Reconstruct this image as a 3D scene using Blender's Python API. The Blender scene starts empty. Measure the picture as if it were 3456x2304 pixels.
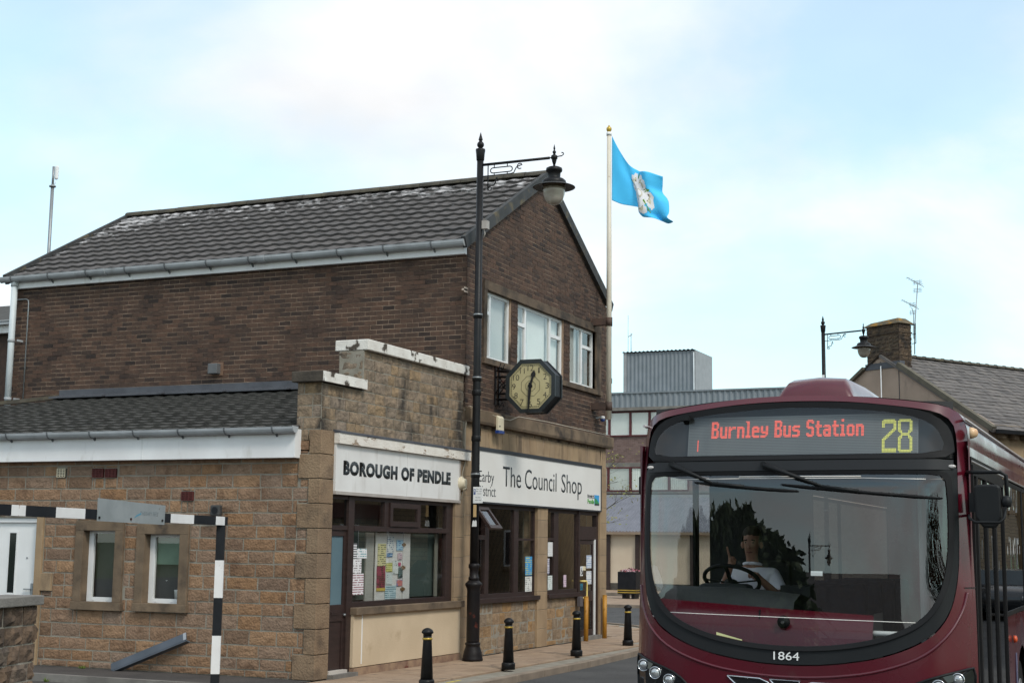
import bpy, bmesh, math, random
from math import sin, cos, pi, radians, sqrt, atan2, hypot
from mathutils import Vector, Matrix, noise

random.seed(7)
SC = bpy.context.scene
COL = SC.collection

# ------------------------------------------------------------------ camera
CAM = Vector((-17.56, -10.57, 1.85))
YAW, PITCH, ROLL = radians(24.07), radians(8.074), radians(0.705)
fw = Vector((cos(YAW)*cos(PITCH), sin(YAW)*cos(PITCH), sin(PITCH)))
rt = Vector((sin(YAW), -cos(YAW), 0)); up = rt.cross(fw)
rt, up = rt*cos(ROLL)+up*sin(ROLL), -rt*sin(ROLL)+up*cos(ROLL)
cam_d = bpy.data.cameras.new('camera'); cam = bpy.data.objects.new('camera', cam_d); COL.objects.link(cam)
cam.matrix_world = Matrix(((rt.x, up.x, -fw.x, CAM.x), (rt.y, up.y, -fw.y, CAM.y), (rt.z, up.z, -fw.z, CAM.z), (0, 0, 0, 1)))
cam_d.sensor_width = 36.0; cam_d.lens = 4857.4/3456*36; cam_d.clip_start = 0.1; cam_d.clip_end = 6000
SC.camera = cam

# ------------------------------------------------------------------ sky
SUN_DIR = Vector((-0.42, -0.60, 0.74)).normalized()      # towards the sun
W = bpy.data.worlds.new('World'); SC.world = W; W.use_nodes = True
nt = W.node_tree; nt.nodes.clear()
def wn(t, **k):
    n = nt.nodes.new(t)
    for a, b in k.items(): setattr(n, a, b)
    return n
def wl(a, b): nt.links.new(a, b)
out = wn('ShaderNodeOutputWorld'); bg = wn('ShaderNodeBackground'); bg.inputs[1].default_value = 0.1
sky = wn('ShaderNodeTexSky', sky_type='NISHITA'); sky.sun_disc = False
sky.sun_elevation = math.asin(SUN_DIR.z); sky.sun_rotation = atan2(SUN_DIR.x, SUN_DIR.y)
sky.air_density = 1.0; sky.dust_density = 1.2; sky.ozone_density = 1.5
tc = wn('ShaderNodeTexCoord'); sep = wn('ShaderNodeSeparateXYZ'); wl(tc.outputs['Generated'], sep.inputs[0])
den = wn('ShaderNodeMath', operation='MAXIMUM'); wl(sep.outputs[2], den.inputs[0]); den.inputs[1].default_value = 0.0
den2 = wn('ShaderNodeMath', operation='ADD'); wl(den.outputs[0], den2.inputs[0]); den2.inputs[1].default_value = 0.22
dx = wn('ShaderNodeMath', operation='DIVIDE'); wl(sep.outputs[0], dx.inputs[0]); wl(den2.outputs[0], dx.inputs[1])
dy = wn('ShaderNodeMath', operation='DIVIDE'); wl(sep.outputs[1], dy.inputs[0]); wl(den2.outputs[0], dy.inputs[1])
cmb = wn('ShaderNodeCombineXYZ'); wl(dx.outputs[0], cmb.inputs[0]); wl(dy.outputs[0], cmb.inputs[1]); cmb.inputs[2].default_value = 15.3
n1 = wn('ShaderNodeTexNoise'); n1.inputs['Scale'].default_value = 1.15; n1.inputs['Detail'].default_value = 9; n1.inputs['Roughness'].default_value = 0.52; n1.inputs['Distortion'].default_value = 0.35
wl(cmb.outputs[0], n1.inputs['Vector'])
r1 = wn('ShaderNodeMapRange', interpolation_type='SMOOTHSTEP'); wl(n1.outputs[0], r1.inputs[0])
r1.inputs[1].default_value = 0.36; r1.inputs[2].default_value = 0.68; r1.inputs[3].default_value = 0.38; r1.inputs[4].default_value = 1.0
# shading inside the cloud deck
n2 = wn('ShaderNodeTexNoise'); n2.inputs['Scale'].default_value = 2.4; n2.inputs['Detail'].default_value = 6; wl(cmb.outputs[0], n2.inputs['Vector'])
r2 = wn('ShaderNodeMapRange'); wl(n2.outputs[0], r2.inputs[0]); r2.inputs[1].default_value = 0.3; r2.inputs[2].default_value = 0.7; r2.inputs[3].default_value = 7.3; r2.inputs[4].default_value = 9.2
cc = wn('ShaderNodeCombineColor'); 
mB = wn('ShaderNodeMath', operation='MULTIPLY'); wl(r2.outputs[0], mB.inputs[0]); mB.inputs[1].default_value = 1.01
wl(r2.outputs[0], cc.inputs[0]); wl(r2.outputs[0], cc.inputs[1]); wl(mB.outputs[0], cc.inputs[2])
skg = wn('ShaderNodeVectorMath', operation='MULTIPLY'); wl(sky.outputs[0], skg.inputs[0]); skg.inputs[1].default_value = (1.7, 2.25, 2.0)
mix = wn('ShaderNodeMix', data_type='RGBA'); wl(r1.outputs[0], mix.inputs['Factor']); wl(skg.outputs[0], mix.inputs['A']); wl(cc.outputs[0], mix.inputs['B'])
wl(mix.outputs['Result'], bg.inputs[0]); wl(bg.outputs[0], out.inputs[0])

# ------------------------------------------------------------------ sun (soft, behind bright cloud)
sd = bpy.data.lights.new('sun', 'SUN'); sd.energy = 1.5; sd.angle = radians(14); sd.color = (1.0, 0.95, 0.88)
so = bpy.data.objects.new('sun', sd); COL.objects.link(so); so.location = (0, 0, 40)
so.rotation_euler = SUN_DIR.to_track_quat('Z', 'Y').to_euler()

SC.view_settings.view_transform = 'Standard'; SC.view_settings.look = 'None'
SC.view_settings.gamma = 1.0; SC.view_settings.exposure = 0.36; SC.view_settings.use_curve_mapping = False
SC.cycles.max_bounces = 8; SC.cycles.transparent_max_bounces = 16

# ------------------------------------------------------------------ materials
def new_mat(name):
    m = bpy.data.materials.new(name); m.use_nodes = True
    t = m.node_tree; b = t.nodes['Principled BSDF']
    return m, t, b
def nd(t, typ, **k):
    n = t.nodes.new(typ)
    for a, v in k.items(): setattr(n, a, v)
    return n
def rnd_value(t):
    """one random number for each piece, whether it is an object of its own or an island of a joined mesh"""
    g = nd(t, 'ShaderNodeNewGeometry'); oi = nd(t, 'ShaderNodeObjectInfo')
    a = nd(t, 'ShaderNodeMath', operation='ADD'); t.links.new(g.outputs['Random Per Island'], a.inputs[0]); t.links.new(oi.outputs['Random'], a.inputs[1])
    f = nd(t, 'ShaderNodeMath', operation='FRACT'); t.links.new(a.outputs[0], f.inputs[0])
    return f.outputs[0]
def mat(name, c1, c2=None, rough=0.7, metal=0.0, nscale=3.0, detail=6, lo=0.35, hi=0.65, rnd=None, bump=0.0, bscale=50.0,
        spec=0.4, coat=0.0, stain=None, stretch=(1, 1, 1), rvar=0.0, emit=None):
    """principled surface; c1..c2 mixed by noise, rnd = list of colours chosen per piece, stain = (colour, scale, lo, hi)"""
    m, t, b = new_mat(name); L = t.links.new
    geo = nd(t, 'ShaderNodeNewGeometry'); mp = nd(t, 'ShaderNodeMapping'); L(geo.outputs['Position'], mp.inputs[0]); mp.inputs['Scale'].default_value = stretch
    n = nd(t, 'ShaderNodeTexNoise'); n.inputs['Scale'].default_value = nscale; n.inputs['Detail'].default_value = detail; L(mp.outputs[0], n.inputs['Vector'])
    mr = nd(t, 'ShaderNodeMapRange'); L(n.outputs[0], mr.inputs[0]); mr.inputs[1].default_value = lo; mr.inputs[2].default_value = hi
    if c2 is None: c2 = tuple(min(1, v*0.86) for v in c1)
    if rnd:
        rr = nd(t, 'ShaderNodeValToRGB'); rr.color_ramp.interpolation = 'LINEAR'
        el = rr.color_ramp.elements
        while len(el) < len(rnd): el.new(0.5)
        for i, c in enumerate(rnd):
            el[i].position = i/(len(rnd)-1); el[i].color = (*c, 1)
        L(rnd_value(t), rr.inputs[0])
        dk = nd(t, 'ShaderNodeMix', data_type='RGBA', blend_type='MULTIPLY'); L(mr.outputs[0], dk.inputs['Factor'])
        L(rr.outputs[0], dk.inputs['A']); dk.inputs['B'].default_value = (*[b_/max(a_, 1e-3) for a_, b_ in zip(c1, c2)], 1)
        col = dk.outputs['Result']
    else:
        mx = nd(t, 'ShaderNodeMix', data_type='RGBA'); L(mr.outputs[0], mx.inputs['Factor'])
        mx.inputs['A'].default_value = (*c1, 1); mx.inputs['B'].default_value = (*c2, 1); col = mx.outputs['Result']
    if stain:
        sc, ss, slo, shi = stain[:4]
        mp2 = nd(t, 'ShaderNodeMapping'); L(geo.outputs['Position'], mp2.inputs[0]); mp2.inputs['Scale'].default_value = stain[4] if len(stain) > 4 else (1, 1, 1)
        mp2.inputs['Location'].default_value = (3.1, 7.7, 1.3)
        sn = nd(t, 'ShaderNodeTexNoise'); sn.inputs['Scale'].default_value = ss; sn.inputs['Detail'].default_value = 7; sn.inputs['Roughness'].default_value = 0.6; L(mp2.outputs[0], sn.inputs['Vector'])
        sr = nd(t, 'ShaderNodeMapRange'); L(sn.outputs[0], sr.inputs[0]); sr.inputs[1].default_value = slo; sr.inputs[2].default_value = shi
        sx = nd(t, 'ShaderNodeMix', data_type='RGBA'); L(sr.outputs[0], sx.inputs['Factor']); L(col, sx.inputs['A']); sx.inputs['B'].default_value = (*sc, 1); col = sx.outputs['Result']
    L(col, b.inputs['Base Color'])
    b.inputs['Metallic'].default_value = metal; b.inputs['Specular IOR Level'].default_value = spec
    b.inputs['Coat Weight'].default_value = coat; b.inputs['Coat Roughness'].default_value = 0.06
    if rvar:
        rm = nd(t, 'ShaderNodeMapRange'); L(n.outputs[0], rm.inputs[0]); rm.inputs[1].default_value = 0.3; rm.inputs[2].default_value = 0.7
        rm.inputs[3].default_value = max(0.02, rough-rvar); rm.inputs[4].default_value = min(1, rough+rvar); L(rm.outputs[0], b.inputs['Roughness'])
    else: b.inputs['Roughness'].default_value = rough
    if bump:
        bn = nd(t, 'ShaderNodeTexNoise'); bn.inputs['Scale'].default_value = bscale; bn.inputs['Detail'].default_value = 5; L(mp.outputs[0], bn.inputs['Vector'])
        bp = nd(t, 'ShaderNodeBump'); bp.inputs['Strength'].default_value = bump; bp.inputs['Distance'].default_value = 0.02
        L(bn.outputs[0], bp.inputs['Height']); L(bp.outputs[0], b.inputs['Normal'])
    if emit:
        b.inputs['Emission Color'].default_value = (*emit[0], 1); b.inputs['Emission Strength'].default_value = emit[1]
    return m
def glass_mat(name, tint=(0.8, 0.86, 0.84), ior=1.6, rough=0.0, wave=0.0):
    m = bpy.data.materials.new(name); m.use_nodes = True; t = m.node_tree; t.nodes.clear(); L = t.links.new
    o = nd(t, 'ShaderNodeOutputMaterial'); tr = nd(t, 'ShaderNodeBsdfTransparent'); tr.inputs[0].default_value = (*tint, 1)
    gl = nd(t, 'ShaderNodeBsdfGlossy'); gl.inputs[0].default_value = (1, 1, 1, 1); gl.inputs['Roughness'].default_value = rough
    fr = nd(t, 'ShaderNodeFresnel'); fr.inputs[0].default_value = ior
    if wave:
        g = nd(t, 'ShaderNodeNewGeometry'); n = nd(t, 'ShaderNodeTexNoise'); n.inputs['Scale'].default_value = 1.6; n.inputs['Detail'].default_value = 2; L(g.outputs['Position'], n.inputs['Vector'])
        bp = nd(t, 'ShaderNodeBump'); bp.inputs['Strength'].default_value = wave; bp.inputs['Distance'].default_value = 0.02; L(n.outputs[0], bp.inputs['Height'])
        L(bp.outputs[0], gl.inputs['Normal'])
    gb = nd(t, 'ShaderNodeNewGeometry'); iv = nd(t, 'ShaderNodeMath', operation='SUBTRACT'); iv.inputs[0].default_value = 1.0; L(gb.outputs['Backfacing'], iv.inputs[1])
    ml = nd(t, 'ShaderNodeMath', operation='MULTIPLY'); L(fr.outputs[0], ml.inputs[0]); L(iv.outputs[0], ml.inputs[1])
    mx = nd(t, 'ShaderNodeMixShader'); L(ml.outputs[0], mx.inputs[0]); L(tr.outputs[0], mx.inputs[1]); L(gl.outputs[0], mx.inputs[2]); L(mx.outputs[0], o.inputs[0])
    return m
def print_mat(name, paper, ink, axis='z', pitch=0.025, cover=0.5, blocks=None):
    """flat print: rows of broken ink on paper, optionally a few coloured picture blocks"""
    m, t, b = new_mat(name); L = t.links.new
    g = nd(t, 'ShaderNodeNewGeometry'); s = nd(t, 'ShaderNodeSeparateXYZ'); L(g.outputs['Position'], s.inputs[0])
    mu = nd(t, 'ShaderNodeMath', operation='MULTIPLY'); L(s.outputs[2], mu.inputs[0]); mu.inputs[1].default_value = 1/pitch
    fr = nd(t, 'ShaderNodeMath', operation='FRACT'); L(mu.outputs[0], fr.inputs[0])
    lt = nd(t, 'ShaderNodeMath', operation='LESS_THAN'); L(fr.outputs[0], lt.inputs[0]); lt.inputs[1].default_value = 0.45
    mp = nd(t, 'ShaderNodeMapping'); L(g.outputs['Position'], mp.inputs[0]); mp.inputs['Scale'].default_value = (22, 22, 0.55/pitch)
    n = nd(t, 'ShaderNodeTexNoise'); n.inputs['Scale'].default_value = 1; n.inputs['Detail'].default_value = 1; L(mp.outputs[0], n.inputs['Vector'])
    gt = nd(t, 'ShaderNodeMath', operation='GREATER_THAN'); L(n.outputs[0], gt.inputs[0]); gt.inputs[1].default_value = 1-cover
    ml = nd(t, 'ShaderNodeMath', operation='MULTIPLY'); L(lt.outputs[0], ml.inputs[0]); L(gt.outputs[0], ml.inputs[1])
    mx = nd(t, 'ShaderNodeMix', data_type='RGBA'); L(ml.outputs[0], mx.inputs['Factor']); mx.inputs['A'].default_value = (*paper, 1); mx.inputs['B'].default_value = (*ink, 1)
    col = mx.outputs['Result']
    if blocks:
        v = nd(t, 'ShaderNodeTexVoronoi', distance='CHEBYCHEV'); v.inputs['Scale'].default_value = blocks[1]; L(g.outputs['Position'], v.inputs['Vector'])
        sp = nd(t, 'ShaderNodeSeparateColor'); L(v.outputs['Color'], sp.inputs[0])
        gg = nd(t, 'ShaderNodeMath', operation='GREATER_THAN'); L(sp.outputs[0], gg.inputs[0]); gg.inputs[1].default_value = blocks[2]
        m2 = nd(t, 'ShaderNodeMix', data_type='RGBA'); L(gg.outputs[0], m2.inputs['Factor']); L(col, m2.inputs['A']); m2.inputs['B'].default_value = (*blocks[0], 1); col = m2.outputs['Result']
    L(col, b.inputs['Base Color']); b.inputs['Roughness'].default_value = 0.6
    return m

MT = {}
MT['brick'] = mat('brick', (0.10, 0.062, 0.045), (0.070, 0.046, 0.036), 0.9, nscale=9, rnd=[(0.036, 0.024, 0.02), (0.074, 0.044, 0.032), (0.086, 0.05, 0.035), (0.10, 0.057, 0.039), (0.11, 0.06, 0.04), (0.082, 0.048, 0.034), (0.055, 0.035, 0.028)], bump=0.5, bscale=70, stain=((0.04, 0.03, 0.025), 0.8, 0.60, 0.85))
MT['mortar_brown'] = mat('mortar_brown', (0.40, 0.285, 0.205), (0.25, 0.175, 0.125), 0.95, nscale=2.5, bump=0.3, bscale=90, stain=((0.05, 0.036, 0.03), 1.1, 0.5, 0.62))
STN = [(0.235, 0.138, 0.08), (0.305, 0.185, 0.112), (0.265, 0.175, 0.12), (0.35, 0.21, 0.118), (0.21, 0.138, 0.096), (0.30, 0.168, 0.086), (0.285, 0.198, 0.143), (0.19, 0.115, 0.07)]
MT['stone'] = mat('stone', (0.27, 0.16, 0.09), (0.205, 0.12, 0.066), 0.92, nscale=9, detail=9, rnd=STN, bump=1.0, bscale=30, stain=((0.12, 0.065, 0.038), 1.8, 0.55, 0.72))
STG = [(0.24, 0.18, 0.125), (0.29, 0.21, 0.14), (0.265, 0.205, 0.155), (0.32, 0.215, 0.12), (0.21, 0.165, 0.125)]
MT['stone_grey'] = mat('stone_grey', (0.25, 0.18, 0.12), (0.15, 0.11, 0.075), 0.93, nscale=9, detail=9, rnd=STG, bump=0.8, bscale=30, stain=((0.045, 0.037, 0.03), 1.9, 0.50, 0.63, (1, 1, 0.45)))
MT['stone_low'] = mat('stone_low', (0.19, 0.125, 0.08), (0.10, 0.067, 0.046), 0.95, nscale=8, detail=9, rnd=[(0.19, 0.125, 0.08), (0.15, 0.10, 0.066), (0.21, 0.14, 0.092), (0.17, 0.14, 0.112)], bump=0.9, bscale=28, stain=((0.035, 0.027, 0.022), 2.2, 0.5, 0.66))
MT['stone_pale'] = mat('stone_pale', (0.30, 0.225, 0.15), (0.2, 0.145, 0.095), 0.93, nscale=8, detail=9, rnd=[(0.27, 0.20, 0.135), (0.31, 0.225, 0.14), (0.245, 0.185, 0.13), (0.36, 0.215, 0.095), (0.29, 0.22, 0.16)], bump=0.7, bscale=30)
MT['ashlar'] = mat('ashlar', (0.36, 0.25, 0.148), (0.27, 0.185, 0.11), 0.9, nscale=2.4, detail=8, rnd=[(0.34, 0.235, 0.14), (0.37, 0.26, 0.155), (0.325, 0.23, 0.145)], bump=0.25, bscale=60, stain=((0.10, 0.07, 0.047), 1.6, 0.55, 0.75, (1.6, 1.6, 0.35)))
MT['ashlar_dark'] = mat('ashlar_dark', (0.20, 0.142, 0.092), (0.125, 0.09, 0.06), 0.92, nscale=3, detail=8, bump=0.3, bscale=50, stain=((0.05, 0.038, 0.03), 2.2, 0.5, 0.7))
MT['quoin'] = mat('quoin', (0.29, 0.205, 0.13), (0.22, 0.15, 0.095), 0.93, nscale=3.0, detail=9, rnd=[(0.255, 0.175, 0.108), (0.285, 0.195, 0.12), (0.225, 0.16, 0.105)], bump=0.8, bscale=34, stain=((0.10, 0.07, 0.048), 2.4, 0.50, 0.72))
MT['mortar_grey'] = mat('mortar_grey', (0.29, 0.265, 0.22), (0.22, 0.198, 0.16), 0.95, nscale=5, bump=0.4, bscale=60)
MT['tile'] = mat('tile', (0.088, 0.078, 0.074), (0.055, 0.05, 0.048), 0.85, nscale=6, rnd=[(0.10, 0.090, 0.086), (0.122, 0.110, 0.106), (0.11, 0.10, 0.097)], bump=0.2, bscale=80)
MT['tile_low'] = mat('tile_low', (0.062, 0.058, 0.053), (0.036, 0.034, 0.031), 0.9, nscale=7, rnd=[(0.06, 0.057, 0.052), (0.085, 0.08, 0.073), (0.07, 0.067, 0.061)], bump=0.2, bscale=80)
MT['slate'] = mat('slate', (0.18, 0.16, 0.15), (0.13, 0.118, 0.112), 0.8, nscale=3, rnd=[(0.10, 0.09, 0.085), (0.16, 0.142, 0.132), (0.13, 0.118, 0.112), (0.18, 0.158, 0.143)], bump=0.2)
MT['verge'] = mat('verge', (0.048, 0.049, 0.05), (0.033, 0.034, 0.034), 0.7, nscale=5, stain=((0.14, 0.11, 0.06), 3.5, 0.55, 0.7))
MT['ridge'] = mat('ridge', (0.085, 0.075, 0.06), (0.05, 0.046, 0.038), 0.9, nscale=5, stain=((0.11, 0.095, 0.06), 2.5, 0.5, 0.7))
MT['lead'] = mat('lead', (0.085, 0.09, 0.105), (0.06, 0.063, 0.074), 0.6, nscale=4)
MT['upvc'] = mat('upvc', (0.78, 0.78, 0.78), (0.70, 0.70, 0.69), 0.35, nscale=2)
MT['fascia'] = mat('fascia', (0.80, 0.80, 0.80), (0.72, 0.71, 0.71), 0.45, nscale=1.6, stain=((0.55, 0.53, 0.50), 2.4, 0.58, 0.8, (1, 1.6, 0.6)))
MT['surround'] = mat('surround', (0.15, 0.105, 0.07), (0.085, 0.062, 0.045), 0.92, nscale=3, detail=8, bump=0.3, bscale=50, stain=((0.04, 0.032, 0.026), 2.4, 0.48, 0.66))
MT['gutter'] = mat('gutter', (0.42, 0.44, 0.46), (0.33, 0.345, 0.36), 0.45, nscale=3, stain=((0.2, 0.2, 0.2), 2.5, 0.58, 0.8))
MT['gutter_dark'] = mat('gutter_dark', (0.16, 0.17, 0.18), (0.12, 0.127, 0.135), 0.5)
MT['downpipe'] = mat('downpipe', (0.60, 0.65, 0.67), (0.50, 0.54, 0.56), 0.45, nscale=2)
MT['old_white'] = mat('old_white', (0.74, 0.71, 0.66), (0.62, 0.58, 0.53), 0.8, nscale=5, bump=0.4, bscale=40, stain=((0.07, 0.055, 0.042), 4.5, 0.555, 0.61))
MT['peeling'] = mat('peeling', (0.74, 0.69, 0.63), (0.66, 0.60, 0.53), 0.8, nscale=5, bump=0.5, bscale=40, stain=((0.30, 0.22, 0.16), 3.2, 0.59, 0.63, (1, 1, 3.5)))
MT['sign_white'] = mat('sign_white', (0.74, 0.72, 0.70), (0.66, 0.635, 0.61), 0.35, nscale=1.6, stain=((0.46, 0.42, 0.38), 2.2, 0.56, 0.8, (2.2, 1, 0.4)))
MT['sign_white2'] = mat('sign_white2', (0.78, 0.755, 0.72), (0.72, 0.69, 0.65), 0.35, nscale=1.1)
MT['sign_dark'] = mat('sign_dark', (0.032, 0.04, 0.044), (0.024, 0.03, 0.034), 0.5)
MT['sign_frame'] = mat('sign_frame', (0.03, 0.033, 0.04), None, 0.4)
MT['sign_edge'] = mat('sign_edge', (0.42, 0.38, 0.35), (0.33, 0.29, 0.26), 0.4)
MT['brown_wood'] = mat('brown_wood', (0.042, 0.024, 0.021), (0.028, 0.017, 0.015), 0.45, nscale=6, stretch=(1, 1, 4))
MT['cream'] = mat('cream', (0.62, 0.49, 0.34), (0.54, 0.42, 0.285), 0.85, nscale=1.3, bump=0.15, bscale=40, stain=((0.30, 0.2, 0.11), 1.4, 0.60, 0.76, (1, 1, 0.7)))
MT['cream_wall'] = mat('cream_wall', (0.63, 0.53, 0.41), (0.56, 0.46, 0.35), 0.9, nscale=1.0)
MT['iron'] = mat('iron', (0.008, 0.008, 0.009), (0.013, 0.013, 0.014), 0.42, nscale=6, spec=0.22, bump=0.12, bscale=40)
MT['iron_rust'] = mat('iron_rust', (0.009, 0.008, 0.009), (0.014, 0.011, 0.011), 0.45, nscale=6, spec=0.22, stain=((0.10, 0.026, 0.018), 5, 0.60, 0.68))
MT['gold'] = mat('gold', (0.55, 0.38, 0.07), (0.42, 0.28, 0.05), 0.4, metal=0.4)
MT['galv'] = mat('galv', (0.33, 0.35, 0.36), (0.25, 0.265, 0.275), 0.45, metal=0.5)
MT['pole_white'] = mat('pole_white', (0.66, 0.60, 0.50), (0.58, 0.52, 0.43), 0.4, nscale=2, stain=((0.22, 0.11, 0.06), 3, 0.66, 0.72))
MT['flag_blue'] = mat('flag_blue', (0.07, 0.55, 0.95), (0.06, 0.50, 0.90), 0.75, nscale=2)
MT['white_paint'] = mat('white_paint', (0.76, 0.75, 0.74), (0.68, 0.66, 0.65), 0.5, nscale=4, stain=((0.22, 0.1, 0.06), 6, 0.68, 0.71))
MT['black_paint'] = mat('black_paint', (0.008, 0.009, 0.012), (0.014, 0.015, 0.018), 0.45, nscale=5, spec=0.25)
MT['asphalt'] = mat('asphalt', (0.085, 0.083, 0.082), (0.062, 0.061, 0.061), 0.95, nscale=1.1, detail=10, bump=0.8, bscale=90, stain=((0.04, 0.038, 0.037), 0.7, 0.58, 0.72))
MT['asphalt_dark'] = mat('asphalt_dark', (0.082, 0.072, 0.066), (0.055, 0.049, 0.047), 0.95, nscale=1.5, detail=8, bump=0.6, bscale=110)
MT['slab'] = mat('slab', (0.34, 0.245, 0.17), (0.27, 0.19, 0.13), 0.92, nscale=2.2, detail=8, rnd=[(0.31, 0.22, 0.15), (0.35, 0.25, 0.172), (0.325, 0.235, 0.165), (0.37, 0.265, 0.18)], bump=0.25, bscale=70, stain=((0.17, 0.125, 0.092), 3.5, 0.56, 0.68))
MT['kerb'] = mat('kerb', (0.27, 0.215, 0.165), (0.19, 0.15, 0.115), 0.93, nscale=3, bump=0.3, bscale=60)
MT['concrete'] = mat('concrete', (0.22, 0.205, 0.185), (0.15, 0.138, 0.125), 0.93, nscale=3, bump=0.4, bscale=50)
MT['grass_plain'] = mat('grass_plain', (0.06, 0.09, 0.03), (0.085, 0.10, 0.04), 0.95, nscale=0.2)
MT['glass'] = glass_mat('glass', (0.94, 0.95, 0.945), 2.05)
MT['glass_dark'] = glass_mat('glass_dark', (0.5, 0.53, 0.53), 2.0)
MT['glass_bus'] = glass_mat('glass_bus', (0.80, 0.82, 0.82), 1.82)
MT['glass_side'] = glass_mat('glass_side', (0.07, 0.075, 0.075), 2.2, wave=0.05)
MT['room'] = mat('room', (0.055, 0.058, 0.055), (0.04, 0.042, 0.04), 0.9)
MT['room_pale'] = mat('room_pale', (0.36, 0.36, 0.35), (0.3, 0.3, 0.29), 0.9)
MT['blind'] = mat('blind', (0.55, 0.56, 0.54), (0.48, 0.49, 0.48), 0.8, nscale=1.5)
MT['blind_white'] = mat('blind_white', (0.82, 0.83, 0.80), (0.76, 0.77, 0.74), 0.8, nscale=1.5)
MT['blind_green'] = mat('blind_green', (0.06, 0.085, 0.075), (0.045, 0.065, 0.058), 0.8)
MT['white'] = mat('white', (0.80, 0.80, 0.79), (0.75, 0.75, 0.74), 0.5)
MT['frosted'] = mat('frosted', (0.13, 0.20, 0.23), (0.10, 0.16, 0.19), 0.25, nscale=1.5)
MT['box_cream'] = mat('box_cream', (0.68, 0.60, 0.44), (0.6, 0.52, 0.38), 0.45)
MT['blue'] = mat('blue', (0.02, 0.05, 0.22), None, 0.4)
MT['yellow'] = mat('yellow', (0.46, 0.22, 0.025), (0.38, 0.17, 0.02), 0.5)
MT['red_clay'] = mat('red_clay', (0.12, 0.026, 0.022), (0.08, 0.018, 0.016), 0.7)
MT['grey_plate'] = mat('grey_plate', (0.27, 0.29, 0.295), (0.22, 0.24, 0.245), 0.6, nscale=5, stain=((0.1, 0.08, 0.06), 7, 0.66, 0.7))
MT['plank'] = mat('plank', (0.085, 0.10, 0.125), (0.06, 0.072, 0.09), 0.45)
MT['dial'] = mat('dial', (0.52, 0.45, 0.25), (0.45, 0.385, 0.205), 0.3)
MT['cable'] = mat('cable', (0.42, 0.36, 0.28), None, 0.6)
MT['leaf_sparse'] = mat('leaf_sparse', (0.12, 0.15, 0.03), (0.19, 0.19, 0.04), 0.7, rnd=[(0.10, 0.14, 0.03), (0.2, 0.2, 0.04), (0.14, 0.16, 0.03)])
MT['leaf'] = mat('leaf', (0.04, 0.07, 0.02), (0.06, 0.09, 0.03), 0.7, rnd=[(0.03, 0.055, 0.018), (0.06, 0.09, 0.03), (0.045, 0.07, 0.02)])
MT['bark'] = mat('bark', (0.075, 0.06, 0.048), (0.045, 0.037, 0.03), 0.9)

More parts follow.
